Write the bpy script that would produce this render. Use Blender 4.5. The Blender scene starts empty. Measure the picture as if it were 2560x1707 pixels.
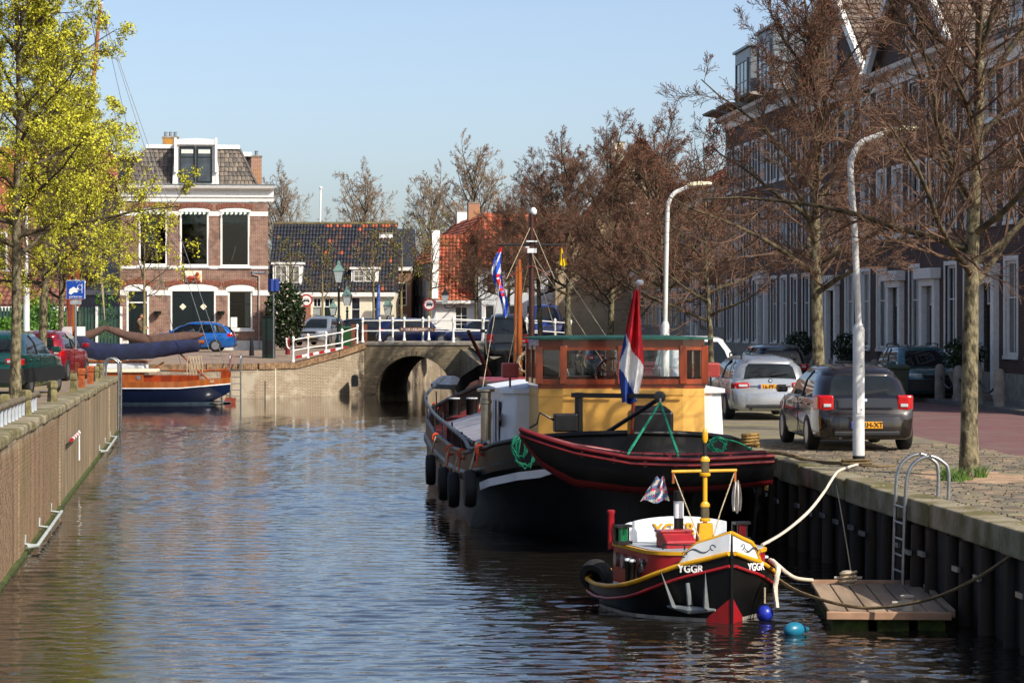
import bpy, bmesh, math, random
from mathutils import Vector, Matrix, Euler
R = math.radians
rnd = random.Random(7)
scene = bpy.context.scene
COL = scene.collection

# ---------------------------------------------------------------- camera, sky, sun, exposure
F = 6500.0          # focal length in photograph pixels (2560 wide)
CAMZ = 3.5          # camera height above the water
cam = bpy.data.cameras.new('camera'); camo = bpy.data.objects.new('camera', cam); COL.objects.link(camo)
camo.location = (0, 0, CAMZ); camo.rotation_euler = (R(90), 0, 0)
cam.sensor_width = 36; cam.lens = 36 * F / 2560; cam.shift_y = -63.5 / 2560
cam.clip_start = 0.5; cam.clip_end = 4000
scene.camera = camo
SUN_AZ, SUN_EL = R(50), R(41)      # azimuth to the right of straight behind the camera
sun_dir = Vector((math.sin(SUN_AZ) * math.cos(SUN_EL), -math.cos(SUN_AZ) * math.cos(SUN_EL), math.sin(SUN_EL)))
world = bpy.data.worlds.new('World'); scene.world = world; world.use_nodes = True
nt = world.node_tree; nt.nodes.clear()
sky = nt.nodes.new('ShaderNodeTexSky'); sky.sky_type = 'NISHITA'; sky.sun_disc = False
sky.sun_elevation = SUN_EL; sky.sun_rotation = math.atan2(sun_dir.x, sun_dir.y)
sky.air_density = 0.66; sky.dust_density = 2.0; sky.ozone_density = 0.0; sky.altitude = 0
bg = nt.nodes.new('ShaderNodeBackground'); bg.inputs['Strength'].default_value = 0.15
wo = nt.nodes.new('ShaderNodeOutputWorld')
nt.links.new(sky.outputs[0], bg.inputs[0]); nt.links.new(bg.outputs[0], wo.inputs[0])
sl = bpy.data.lights.new('sun', 'SUN'); sl.energy = 4.6; sl.angle = R(0.53); sl.color = (1.0, 0.93, 0.82)
so = bpy.data.objects.new('sun', sl); COL.objects.link(so); so.location = (40, -40, 60)
so.rotation_euler = sun_dir.to_track_quat('Z', 'Y').to_euler()
scene.view_settings.view_transform = 'Standard'; scene.view_settings.look = 'None'
scene.view_settings.exposure = 0.35; scene.view_settings.gamma = 1.0
scene.cycles.use_denoising = True
scene.cycles.max_bounces = 6; scene.cycles.glossy_bounces = 4; scene.cycles.transparent_max_bounces = 8
scene.cycles.caustics_reflective = False; scene.cycles.caustics_refractive = False

def P(px, py, Y):
    s = F / Y
    return Vector(((px - 1280) / s, Y, CAMZ - (py - 790) / s))

# ---------------------------------------------------------------- materials
MATS = {}
def lin(h):
    h = h.lstrip('#')
    o = []
    for i in (0, 2, 4):
        c = int(h[i:i + 2], 16) / 255
        o.append(c / 12.92 if c <= .04045 else ((c + .055) / 1.055) ** 2.4)
    return (*o, 1)
def mat(name, col='#808080', rough=.6, metal=0, var=.18, scale=6, bump=0, bscale=60, col2=None, spec=.5, coat=0,
        stretch=(1, 1, 1), mix=(.4, .65), alpha=1, detail=5):
    """noise-mottled principled material in object coordinates"""
    if name in MATS: return MATS[name]
    m = bpy.data.materials.new(name); m.use_nodes = True; MATS[name] = m
    t = m.node_tree; b = t.nodes['Principled BSDF']
    c = lin(col) if isinstance(col, str) else (*col, 1)
    b.inputs['Roughness'].default_value = rough; b.inputs['Metallic'].default_value = metal
    b.inputs['Specular IOR Level'].default_value = spec; b.inputs['Coat Weight'].default_value = coat
    b.inputs['Coat Roughness'].default_value = .04
    tc = t.nodes.new('ShaderNodeTexCoord'); mp = t.nodes.new('ShaderNodeMapping'); mp.inputs['Scale'].default_value = stretch
    t.links.new(tc.outputs['Object'], mp.inputs[0])
    n = t.nodes.new('ShaderNodeTexNoise'); n.inputs['Scale'].default_value = scale; n.inputs['Detail'].default_value = detail
    t.links.new(mp.outputs[0], n.inputs['Vector'])
    rp = t.nodes.new('ShaderNodeValToRGB')
    if col2: d = lin(col2) if isinstance(col2, str) else (*col2, 1)
    else: d = tuple(min(1, x * (1 + var)) for x in c[:3]) + (1,); c = tuple(x * (1 - var) for x in c[:3]) + (1,)
    rp.color_ramp.elements[0].color = c; rp.color_ramp.elements[1].color = d
    rp.color_ramp.elements[0].position = mix[0]; rp.color_ramp.elements[1].position = mix[1]
    t.links.new(n.outputs[0], rp.inputs[0]); t.links.new(rp.outputs[0], b.inputs['Base Color'])
    if bump:
        n2 = t.nodes.new('ShaderNodeTexNoise'); n2.inputs['Scale'].default_value = bscale; n2.inputs['Detail'].default_value = 4
        t.links.new(mp.outputs[0], n2.inputs['Vector'])
        bp = t.nodes.new('ShaderNodeBump'); bp.inputs['Strength'].default_value = bump; bp.inputs['Distance'].default_value = .02
        t.links.new(n2.outputs[0], bp.inputs['Height']); t.links.new(bp.outputs[0], b.inputs['Normal'])
    return m
def brick_mat(name, c1, c2, mortar, bw=.21, rh=.065, ms=.009, dirt=None, dirt_amt=.5, rot=(90, 0, 0), stain=None, lo=0., dscale=.6, dmix=(.45, .62)):
    """brick courses with uneven bricks, mortar relief and patches of dirt; in object coordinates, x along, z up"""
    if name in MATS: return MATS[name]
    m = bpy.data.materials.new(name); m.use_nodes = True; MATS[name] = m
    t = m.node_tree; b = t.nodes['Principled BSDF']; b.inputs['Roughness'].default_value = .85
    tc = t.nodes.new('ShaderNodeTexCoord'); mp = t.nodes.new('ShaderNodeMapping'); mp.vector_type = 'TEXTURE'
    mp.inputs['Rotation'].default_value = tuple(R(a) for a in rot)
    t.links.new(tc.outputs['Object'], mp.inputs[0])
    br = t.nodes.new('ShaderNodeTexBrick'); br.inputs['Scale'].default_value = 1
    br.inputs['Brick Width'].default_value = bw; br.inputs['Row Height'].default_value = rh; br.inputs['Mortar Size'].default_value = ms
    br.inputs['Color1'].default_value = lin(c1); br.inputs['Color2'].default_value = lin(c2); br.inputs['Mortar'].default_value = lin(mortar)
    br.inputs['Bias'].default_value = lo
    t.links.new(mp.outputs[0], br.inputs['Vector'])
    out = br.outputs['Color']
    n = t.nodes.new('ShaderNodeTexNoise'); n.inputs['Scale'].default_value = dscale; n.inputs['Detail'].default_value = 6; n.inputs['Roughness'].default_value = .65
    t.links.new(tc.outputs['Object'], n.inputs['Vector'])
    if dirt:
        rp = t.nodes.new('ShaderNodeValToRGB'); rp.color_ramp.elements[0].position = dmix[0]; rp.color_ramp.elements[1].position = dmix[1]
        rp.color_ramp.elements[1].color = (dirt_amt,) * 3 + (1,)
        t.links.new(n.outputs[0], rp.inputs[0])
        mx = t.nodes.new('ShaderNodeMix'); mx.data_type = 'RGBA'; mx.inputs['B'].default_value = lin(dirt)
        t.links.new(rp.outputs[0], mx.inputs['Factor']); t.links.new(out, mx.inputs['A']); out = mx.outputs['Result']
    if stain:     # vertical run-off streaks
        m2 = t.nodes.new('ShaderNodeMapping'); m2.inputs['Scale'].default_value = (1.1, 1.1, .06)
        t.links.new(tc.outputs['Object'], m2.inputs[0])
        n3 = t.nodes.new('ShaderNodeTexNoise'); n3.inputs['Scale'].default_value = 1.3; n3.inputs['Detail'].default_value = 5; n3.inputs['Roughness'].default_value = .7
        t.links.new(m2.outputs[0], n3.inputs['Vector'])
        r3 = t.nodes.new('ShaderNodeValToRGB'); r3.color_ramp.elements[0].position = .48; r3.color_ramp.elements[1].position = .62
        r3.color_ramp.elements[1].color = (.72, .72, .72, 1)
        t.links.new(n3.outputs[0], r3.inputs[0])
        mx = t.nodes.new('ShaderNodeMix'); mx.data_type = 'RGBA'; mx.inputs['B'].default_value = lin(stain)
        t.links.new(r3.outputs[0], mx.inputs['Factor']); t.links.new(out, mx.inputs['A']); out = mx.outputs['Result']
    t.links.new(out, b.inputs['Base Color'])
    bp = t.nodes.new('ShaderNodeBump'); bp.inputs['Strength'].default_value = .5; bp.inputs['Distance'].default_value = .01; bp.invert = True
    t.links.new(br.outputs['Fac'], bp.inputs['Height']); t.links.new(bp.outputs[0], b.inputs['Normal'])
    return m
def glass_mat(name, col=(.015, .02, .025), rough=.03):
    if name in MATS: return MATS[name]
    m = mat(name, col, rough, 0, .3, 1.5, spec=.45); return m
def clear_glass(name='clear_glass', tint=(.9, .93, .92)):
    """thin window glass: mostly see-through with a fresnel sheen"""
    if name in MATS: return MATS[name]
    m = bpy.data.materials.new(name); m.use_nodes = True; MATS[name] = m
    t = m.node_tree; t.nodes.clear()
    o = t.nodes.new('ShaderNodeOutputMaterial'); mx = t.nodes.new('ShaderNodeMixShader'); fr = t.nodes.new('ShaderNodeFresnel')
    fr.inputs[0].default_value = 1.45
    tr = t.nodes.new('ShaderNodeBsdfTransparent'); tr.inputs[0].default_value = (*tint, 1)
    gl = t.nodes.new('ShaderNodeBsdfGlossy'); gl.inputs['Roughness'].default_value = .02
    t.links.new(fr.outputs[0], mx.inputs[0]); t.links.new(tr.outputs[0], mx.inputs[1]); t.links.new(gl.outputs[0], mx.inputs[2])
    t.links.new(mx.outputs[0], o.inputs[0])
    return m

# ---------------------------------------------------------------- mesh builder
class MB:
    def __init__(s): s.v = []; s.f = []; s.m = []
    def add(s, vs, fs, mi=0):
        o = len(s.v); s.v += [tuple(v) for v in vs]
        for f in fs: s.f.append([i + o for i in f]); s.m.append(mi)
        return s
    def box(s, x0, x1, y0, y1, z0, z1, mi=0):
        return s.add([(x, y, z) for z in (z0, z1) for y in (y0, y1) for x in (x0, x1)],
                     [(0, 2, 3, 1), (4, 5, 7, 6), (0, 1, 5, 4), (2, 6, 7, 3), (0, 4, 6, 2), (1, 3, 7, 5)], mi)
    def obox(s, c, size, rot=(0, 0, 0), mi=0):
        M = Euler([R(a) for a in rot]).to_matrix(); c = Vector(c)
        hx, hy, hz = (q / 2 for q in size)
        vs = [c + M @ Vector((x, y, z)) for z in (-hz, hz) for y in (-hy, hy) for x in (-hx, hx)]
        return s.add(vs, [(0, 2, 3, 1), (4, 5, 7, 6), (0, 1, 5, 4), (2, 6, 7, 3), (0, 4, 6, 2), (1, 3, 7, 5)], mi)
    def bar(s, a, b, w, h, mi=0):
        """rectangular bar from a to b, w wide (horizontal), h high"""
        a, b = Vector(a), Vector(b); d = (b - a).normalized()
        up = Vector((0, 0, 1)) if abs(d.z) < .95 else Vector((0, 1, 0))
        x = d.cross(up).normalized(); u = x.cross(d).normalized()
        vs = [p + x * i * w / 2 + u * j * h / 2 for p in (a, b) for i, j in ((-1, -1), (1, -1), (1, 1), (-1, 1))]
        return s.add(vs, [(3, 2, 1, 0), (4, 5, 6, 7), (0, 1, 5, 4), (1, 2, 6, 5), (2, 3, 7, 6), (3, 0, 4, 7)], mi)
    def tube(s, pts, r, n=8, mi=0, cap=True, closed=False):
        pts = [Vector(p) for p in pts]; k = len(pts)
        rs = r if isinstance(r, (list, tuple)) else [r] * k
        vs = []; ref = None
        for i, p in enumerate(pts):
            if closed: d = pts[(i + 1) % k] - pts[i - 1]
            else: d = pts[min(i + 1, k - 1)] - pts[max(i - 1, 0)]
            d.normalize()
            if ref is None: ref = Vector((0, 0, 1)) if abs(d.z) < .9 else Vector((1, 0, 0))
            x = d.cross(ref)
            if x.length < 1e-4: x = d.orthogonal()
            x.normalize(); y = d.cross(x).normalized(); ref = y.cross(d) if False else ref
            for j in range(n):
                a = 2 * math.pi * j / n; vs.append(p + (x * math.cos(a) + y * math.sin(a)) * rs[i])
        fs = []
        for i in range(k if closed else k - 1):
            for j in range(n):
                a = i * n + j; b_ = i * n + (j + 1) % n; c = ((i + 1) % k) * n
                fs.append((a, b_, c + (j + 1) % n, c + j))
        if cap and not closed: fs += [tuple(range(n - 1, -1, -1)), tuple((k - 1) * n + j for j in range(n))]
        return s.add(vs, fs, mi)
    def lathe(s, prof, n=16, c=(0, 0, 0), axis='Z', mi=0):
        vs = []; c = Vector(c)
        for r, z in prof:
            for j in range(n):
                a = 2 * math.pi * j / n; x, y = r * math.cos(a), r * math.sin(a)
                vs.append(c + (Vector((x, y, z)) if axis == 'Z' else Vector((z, x, y)) if axis == 'X' else Vector((x, z, y))))
        fs = []
        for i in range(len(prof) - 1):
            for j in range(n): fs.append((i * n + j, i * n + (j + 1) % n, (i + 1) * n + (j + 1) % n, (i + 1) * n + j))
        fs += [tuple(range(n - 1, -1, -1)), tuple((len(prof) - 1) * n + j for j in range(n))]
        return s.add(vs, fs, mi)
    def prism(s, poly, a, b, axis='Y', mi=0):
        """2-D polygon (u,v) swept along an axis; Y: (u,a,v)  X: (a,u,v)  Z: (u,v,a)"""
        def q(u, v, t): return (u, t, v) if axis == 'Y' else (t, u, v) if axis == 'X' else (u, v, t)
        n = len(poly); vs = [q(u, v, a) for u, v in poly] + [q(u, v, b) for u, v in poly]
        fs = [tuple(range(n)), tuple(range(2 * n - 1, n - 1, -1))] + [(i, (i + 1) % n, n + (i + 1) % n, n + i) for i in range(n)]
        return s.add(vs, fs, mi)
    def loft(s, secs, cap=True, loop=True, mi=0):
        n = len(secs[0]); vs = [p for q in secs for p in q]; fs = []
        for i in range(len(secs) - 1):
            for j in range(n if loop else n - 1):
                fs.append((i * n + j, i * n + (j + 1) % n, (i + 1) * n + (j + 1) % n, (i + 1) * n + j))
        if cap: fs += [tuple(range(n - 1, -1, -1)), tuple((len(secs) - 1) * n + j for j in range(n))]
        return s.add(vs, fs, mi)
    def sph(s, c, r, n=10, sc=(1, 1, 1), mi=0):
        c = Vector(c); k = max(4, n // 2); vs = [c + Vector((0, 0, -r * sc[2]))]; fs = []
        for i in range(1, k):
            t = -math.pi / 2 + math.pi * i / k
            for j in range(n):
                a = 2 * math.pi * j / n
                vs.append(c + Vector((r * sc[0] * math.cos(t) * math.cos(a), r * sc[1] * math.cos(t) * math.sin(a), r * sc[2] * math.sin(t))))
        vs.append(c + Vector((0, 0, r * sc[2]))); L = len(vs) - 1
        for j in range(n): fs.append((0, 1 + (j + 1) % n, 1 + j)); fs.append((L, L - n + j, L - n + (j + 1) % n))
        for i in range(k - 2):
            for j in range(n): fs.append((1 + i * n + j, 1 + i * n + (j + 1) % n, 1 + (i + 1) * n + (j + 1) % n, 1 + (i + 1) * n + j))
        return s.add(vs, fs, mi)
    def mesh(s, name, mats, smooth=None, fix=True):
        me = bpy.data.meshes.new(name); me.from_pydata(s.v, [], s.f)
        for m in (mats if isinstance(mats, (list, tuple)) else [mats]): me.materials.append(m)
        if any(s.m): me.polygons.foreach_set('material_index', s.m)
        if fix:
            b = bmesh.new(); b.from_mesh(me); bmesh.ops.recalc_face_normals(b, faces=b.faces); b.to_mesh(me); b.free()
        if smooth:
            me.polygons.foreach_set('use_smooth', [True] * len(me.polygons))
            me.set_sharp_from_angle(angle=R(smooth))
        me.update(); return me
    def obj(s, name, mats, parent=None, smooth=None, bevel=0, loc=None, fix=True, label=None):
        return link(name, s.mesh(name, mats, smooth, fix), parent, bevel, loc, label)
def link(name, me, parent=None, bevel=0, loc=None, label=None, rot=None):
    o = bpy.data.objects.new(name, me); COL.objects.link(o)
    if parent: o.parent = parent
    if loc is not None: o.location = loc
    if rot is not None: o.rotation_euler = rot
    if bevel:
        b = o.modifiers.new('b', 'BEVEL'); b.width = bevel; b.segments = 2; b.limit_method = 'ANGLE'; b.angle_limit = R(40)
    if label: o['label'] = label
    return o
def thing(name, label, cat, loc=(0, 0, 0), rz=0, group=None):
    o = bpy.data.objects.new(name, None); COL.objects.link(o); o.empty_display_size = .2
    o.location = loc; o.rotation_euler = (0, 0, rz)
    return tag(o, label, cat, group)
def tag(o, label, cat, group=None):
    o['label'] = label; o['category'] = cat
    if group: o['group'] = group
    return o
def struct(o): o['kind'] = 'structure'; return o
def stuff(o): o['kind'] = 'stuff'; return o
def children(o): return [c for c in bpy.data.objects if c.parent == o]
def dup(o, parent=None, label=None, loc=None, rz=None, kids=None):
    if kids is None:
        kids = {}
        for c in bpy.data.objects:
            if c.parent: kids.setdefault(c.parent.name, []).append(c)
    c = o.copy(); COL.objects.link(c); c.parent = parent
    if label: c['label'] = label
    if loc is not None: c.location = loc
    if rz is not None: c.rotation_euler = (0, 0, rz)
    for k in kids.get(o.name, []): dup(k, c, kids=kids)
    return c
def text_mesh(s, size, mat_, name='lettering', extrude=.004, bold=0, align='CENTER'):
    cu = bpy.data.curves.new(name, 'FONT'); cu.body = s; cu.size = size; cu.extrude = extrude; cu.offset = bold
    cu.align_x = align; cu.align_y = 'CENTER'; cu.resolution_u = 3
    ob = bpy.data.objects.new(name, cu); COL.objects.link(ob)
    dg = bpy.context.evaluated_depsgraph_get(); me = bpy.data.meshes.new_from_object(ob.evaluated_get(dg)); me.name = name
    bpy.data.objects.remove(ob); bpy.data.curves.remove(cu)
    me.materials.clear(); me.materials.append(mat_)
    return me
def text(s, size, m, parent, loc, rot=(90, 0, 0), name='lettering', **k):
    me = text_mesh(s, size, m, name, **k)
    return link(name, me, parent, loc=loc, rot=tuple(R(a) for a in rot))
def arc(cx, cy, r, a0, a1, n): return [(cx + r * math.cos(R(a0 + (a1 - a0) * i / n)), cy + r * math.sin(R(a0 + (a1 - a0) * i / n))) for i in range(n + 1)]
def lerp(a, b, t): return a + (b - a) * t
def smoothpts(pts, n=8):
    """Catmull-Rom through points"""
    pts = [Vector(p) for p in pts]; out = []
    for i in range(len(pts) - 1):
        p0 = pts[max(i - 1, 0)]; p1 = pts[i]; p2 = pts[i + 1]; p3 = pts[min(i + 2, len(pts) - 1)]
        for k in range(n):
            t = k / n
            out.append(.5 * (2 * p1 + (p2 - p0) * t + (2 * p0 - 5 * p1 + 4 * p2 - p3) * t * t + (3 * p1 - p0 - 3 * p2 + p3) * t ** 3))
    out.append(pts[-1]); return out
def interp(tab, x):
    if x <= tab[0][0]: return tab[0][1]
    for (a, va), (b, vb) in zip(tab, tab[1:]):
        if x <= b: return va + (vb - va) * (x - a) / (b - a)
    return tab[-1][1]

WHITE = mat('white_paint', '#e8e6df', .45, var=.06, scale=9)
WHITE_R = mat('white_gloss', '#eceae4', .25, var=.04, scale=4)
CREAM = mat('cream_paint', '#e2d9bd', .5, var=.06)
BLACK = mat('black_paint', '#141414', .35, var=.3, scale=12)
DKGREEN = mat('dark_green_paint', '#12241d', .35, var=.2)
STEEL = mat('galvanised_steel', '#9a9c9c', .38, .85, var=.15, scale=14)
ROPE = mat('pale_rope', '#b9a98a', .9, var=.25, scale=40, bump=.6, bscale=120)
GLASS = glass_mat('dark_window_glass')
REDP = mat('red_paint', '#a3161c', .4, var=.12)
RUBBER = mat('black_rubber', '#0c0c0c', .75, var=.4, scale=20)
TIMBER = mat('weathered_timber', '#6b5b47', .85, var=.3, scale=4, bump=.4, bscale=30, stretch=(1, 1, .2))
LEAD = mat('grey_zinc', '#7f8589', .45, .3, var=.12, scale=3)
# ================================================================ ground, water, quays
QS = -.0836                              # the right quay runs away from the camera and slightly to the left
def qx(Y): return 5.34 + QS * (Y - 27.1)            # right quay edge
def fx(Y): return 18.05 + QS * Y                    # right house fronts
def lx(Y): return -6.94 - .118 * (Y - 36.2)         # left quay edge
QZ = 1.25
def lz(Y): return 1.65 + .0055 * (80 - Y)      # the left quay rises a little towards the camera

def water_mat():
    m = bpy.data.materials.new('canal_water'); m.use_nodes = True
    t = m.node_tree; b = t.nodes['Principled BSDF']
    b.inputs['Base Color'].default_value = (.013, .011, .008, 1); b.inputs['Roughness'].default_value = .04; b.inputs['IOR'].default_value = 1.6
    tc = t.nodes.new('ShaderNodeTexCoord')
    def noise(sx, sy, sc, det, rough=.5):
        mp = t.nodes.new('ShaderNodeMapping'); mp.inputs['Scale'].default_value = (sx, sy, 1); mp.inputs['Rotation'].default_value = (0, 0, R(8))
        n = t.nodes.new('ShaderNodeTexNoise'); n.inputs['Scale'].default_value = sc; n.inputs['Detail'].default_value = det; n.inputs['Roughness'].default_value = rough
        t.links.new(tc.outputs['Object'], mp.inputs[0]); t.links.new(mp.outputs[0], n.inputs['Vector']); return n.outputs[0]
    a = noise(.6, 1.0, 7, 2.5, .5); c = noise(.4, .6, .5, 2)
    # calmer towards the bridge: the wind dies in the lee of the quay walls
    sx = t.nodes.new('ShaderNodeSeparateXYZ'); t.links.new(tc.outputs['Object'], sx.inputs[0])
    mr = t.nodes.new('ShaderNodeMapRange'); mr.inputs['From Min'].default_value = 70; mr.inputs['From Max'].default_value = 100
    mr.inputs['To Min'].default_value = 1.0; mr.inputs['To Max'].default_value = .25
    t.links.new(sx.outputs['Y'], mr.inputs['Value'])
    ma = t.nodes.new('ShaderNodeMath'); ma.operation = 'MULTIPLY_ADD'; ma.inputs[1].default_value = .55
    t.links.new(c, ma.inputs[0]); t.links.new(a, ma.inputs[2])
    bp = t.nodes.new('ShaderNodeBump'); bp.inputs['Distance'].default_value = .006
    t.links.new(mr.outputs[0], bp.inputs['Strength']); t.links.new(ma.outputs[0], bp.inputs['Height']); t.links.new(bp.outputs[0], b.inputs['Normal'])
    return m
def water_sheet():
    """canal surface as real wavelets: crests lie roughly across the canal, calmer in the lee near the bridge"""
    import numpy as np
    r = np.random.RandomState(4); ys = [5.0, 24.0]; y = 25.0
    while y < 117: ys.append(y); y += .04 + .0011 * (y - 25)
    ys += [118, 170]; ys = np.array(ys); nx = 190
    u = np.linspace(0, 1, nx); X = np.zeros((len(ys), nx))
    for i, yy in enumerate(ys):
        a = lx(yy) - .3 if yy < 79 else -90; b = qx(yy) + .4
        if yy < 79: X[i] = a + (b - a) * u
        else: X[i] = np.concatenate([np.linspace(-90, -26, 12)[:-1], np.linspace(-26, b, nx - 11)])
    Y = ys[:, None] * np.ones((1, nx)); Z = np.zeros_like(X)
    gust = .75 + .35 * np.sin(X * .21 + Y * .13) * np.sin(Y * .17 - X * .08 + 1) + .2 * np.sin(Y * .45 + X * .3)
    calm = np.clip((93 - Y) / 10, .16, 1) * np.clip(gust, .5, 1.2)
    for k in range(46):
        lam = .15 * (.6 / .15) ** r.rand(); ang = r.normal(0, .45); ph = r.rand() * 6.28
        kk = 2 * np.pi / lam; slope = .0165 * (lam / .6) ** -.1
        Z += slope / kk * np.sin(kk * (np.cos(ang) * Y + np.sin(ang) * X) + ph + .6 * np.sin(X * .7 * r.rand() + Y * .3 * r.rand())) * np.clip((lam / (.04 + .0011 * (Y - 25))) / 3 - .4, 0, 1)
    Z *= calm; Z[Y < 25] = 0; Z[Y > 117] = 0
    n, m = X.shape; V = np.stack([X, Y, Z], -1).reshape(-1, 3)
    I = np.arange(n * m).reshape(n, m); Fa = np.stack([I[:-1, :-1], I[:-1, 1:], I[1:, 1:], I[1:, :-1]], -1).reshape(-1, 4)
    me = bpy.data.meshes.new('water'); me.vertices.add(len(V)); me.vertices.foreach_set('co', V.ravel())
    me.loops.add(Fa.size); me.loops.foreach_set('vertex_index', Fa.ravel()); me.polygons.add(len(Fa))
    me.polygons.foreach_set('loop_start', np.arange(0, Fa.size, 4)); me.polygons.foreach_set('loop_total', np.full(len(Fa), 4))
    me.polygons.foreach_set('use_smooth', np.ones(len(Fa), bool)); me.update(calc_edges=True); me.validate()
    me.materials.append(water_mat()); struct(link('water', me))
water_sheet()

def paving_mat(name, c1, c2, joint, bw, rh, moss=None, rotz=0, amt=.8, mix=(.5, .66), msc=.5):
    m = brick_mat(name, c1, c2, joint, bw, rh, .012, moss, amt, (0, 0, rotz), dscale=msc, dmix=mix)
    return m
EARTH = mat('far_ground', '#6e665b', .9, var=.2, scale=.3)
COBBLE = paving_mat('quay_cobbles', '#6b6356', '#8a7d69', '#55503a', .2, .1, '#7b7648', 4.8, .6, (.48, .62), .9)
ROADBRICK = paving_mat('red_road_bricks', '#7d4d49', '#6a4247', '#4b3a38', .2, .07, '#6a5a50', 4.8, .6, (.45, .62), .9)
PAVE = paving_mat('grey_pavement', '#5f5d5a', '#6c6963', '#45433f', .3, .3, '#4a493a', 4.8, .5)
LPAVE = paving_mat('left_quay_clinkers', '#7b6862', '#8a7468', '#5c5345', .2, .08, '#8a7d45', -6.7, .75, (.47, .6), .8)
CONC = mat('mossy_concrete', '#8a806a', .9, var=.3, scale=1.8, bump=.9, bscale=18, col2='#5b5530', mix=(.4, .6), detail=8)
STONE = mat('grey_stone', '#8b857a', .85, var=.2, scale=5, bump=.3)

def strip(name, left, right, z, y0, y1, m, n=2):
    b = MB(); vs = []
    for i in range(n + 1):
        Y = lerp(y0, y1, i / n); zz = z(Y) if callable(z) else z
        vs += [(left(Y), Y, zz), (right(Y), Y, zz)]
    b.add(vs, [(2 * i, 2 * i + 1, 2 * i + 3, 2 * i + 2) for i in range(n)])
    return struct(b.obj(name, m, fix=False))
# a base sheet that reaches the horizon beyond and beside the canal
g = MB()
g.add([(-1500, 172, 1.7), (1500, 172, 1.7), (1500, 3000, 1.7), (-1500, 3000, 1.7)], [(0, 1, 2, 3)])
g.add([(30, -30, 1.2), (1500, -30, 1.2), (1500, 172, 1.2), (30, 172, 1.2)], [(0, 1, 2, 3)])
g.add([(-1500, -30, 1.6), (-60, -30, 1.6), (-60, 172, 1.6), (-1500, 172, 1.6)], [(0, 1, 2, 3)])
struct(g.obj('ground', EARTH, fix=False))
def zr(Y): return QZ + max(0, min(1, (Y - 92) / 24)) * 1.0       # the street climbs to the bridge
strip('cobbled_quay', lambda Y: qx(Y) + .34, lambda Y: qx(Y) + 4.0, zr, -20, 118, COBBLE, 46)
strip('red_brick_road', lambda Y: qx(Y) + 4.0, lambda Y: fx(Y) - 1.5, lambda Y: zr(Y) - .004, -20, 230, ROADBRICK, 84)
pv = MB()
for i in range(100):
    Y0, Y1 = lerp(-20, 230, i / 100), lerp(-20, 230, (i + 1) / 100)
    a0, a1 = fx(Y0) - 1.5, fx(Y1) - 1.5
    pv.add([(a0, Y0, zr(Y0) - .02), (a0, Y0, zr(Y0) + .1), (a0 + 14, Y0, zr(Y0) + .1), (a1, Y1, zr(Y1) - .02), (a1, Y1, zr(Y1) + .1), (a1 + 14, Y1, zr(Y1) + .1)],
           [(0, 1, 4, 3), (1, 2, 5, 4)])
struct(pv.obj('pavement', PAVE, fix=False))
strip('left_quay_paving', lambda Y: -60, lambda Y: lx(Y) - .42, lz, -20, 79.6, LPAVE, 4)
# far quay in front of the corner house: rises from the water's edge to the street
FQ = MB()
ed = [(-60, 110.5, 1.43), (-13, 110.5, 1.43), (-10.9, 111, 1.43), (-9.4, 112.4, 1.45), (-7.7, 114, 1.9), (-6.6, 116, 2.28)]
mid = [(-60, 122, 1.8), (-13, 122, 1.8), (-10.3, 122, 1.82), (-8.6, 122, 1.84), (-6.8, 122, 2.05), (-5.6, 122.3, 2.3)]
bk = [(-60, 172, 1.9), (-13, 172, 1.9), (-10, 172, 2.0), (-8, 172, 2.05), (-5.5, 172, 2.15), (-4.4, 172, 2.2)]
n = len(ed); FQ.add([(x, y + .32, z) for x, y, z in ed] + mid + bk, [(i, i + 1, n + i + 1, n + i) for i in range(n - 1)] + [(n + i, n + i + 1, 2 * n + i + 1, 2 * n + i) for i in range(n - 1)])
struct(FQ.obj('far_quay_paving', paving_mat('far_quay_clinkers', '#85705f', '#94806c', '#6f6553', .2, .09, '#6f5560', 0, .6), fix=False))

# ---------------------------------------------------------------- right quay wall: timber sheeting, piles, coping
rw = thing('quay_wall', 'dark timber-piled quay wall with stone edge below the parked cars', 'quay wall', (qx(27), 27, 0), math.atan(-QS))
DKWOOD = mat('tarred_timber', '#1a1612', .85, var=.5, scale=3, bump=.5, bscale=20, stretch=(1, 1, .15))
PILEW = mat('pile_timber', '#33291f', .85, var=.55, scale=1.1, bump=.5, bscale=20, stretch=(1, 1, .15))
L0, L1 = -20, 66
b = MB()
i = L0
while i < 14:          # sheet planks, in local y along the wall
    o = MB().box(.05 + rnd.uniform(0, .02), .25, i + .006, i + .244, -.6, QZ - .28).obj('plank', DKWOOD, rw); i += .25
MB().box(.05, .25, 14, L1, -.6, QZ - .28).obj('sheeting', DKWOOD, rw)
i = -4.0
while i < 26:
    lean = rnd.uniform(-.03, .04)
    MB().tube([(-.02 + lean * .5, i, -.8), (.0 + lean, i, QZ - .30)], [.1, .085], 8).obj('pile', PILEW, rw, 50)
    if rnd.random() < .85:
        zz = .62 + rnd.uniform(-.03, .03)
        MB().box(-.135, -.1, i - .13, i + .13, zz, zz + .06).obj('bracket', STEEL, rw)
    i += .8 + rnd.uniform(-.22, .22)
b = MB(); i = L0; k = 0
while i < L1:           # coping stones
    ln = 1.6 if i < 30 else 8
    ox = rnd.uniform(-.02, .02); b = MB().box(-.06 + ox, .36, i + .004, min(i + ln, L1) - .004, QZ - .27 - rnd.uniform(0, .04), QZ + .008 + rnd.uniform(0, .022))
    b.obj('coping_stone', CONC, rw, bevel=.025); i += ln
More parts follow.
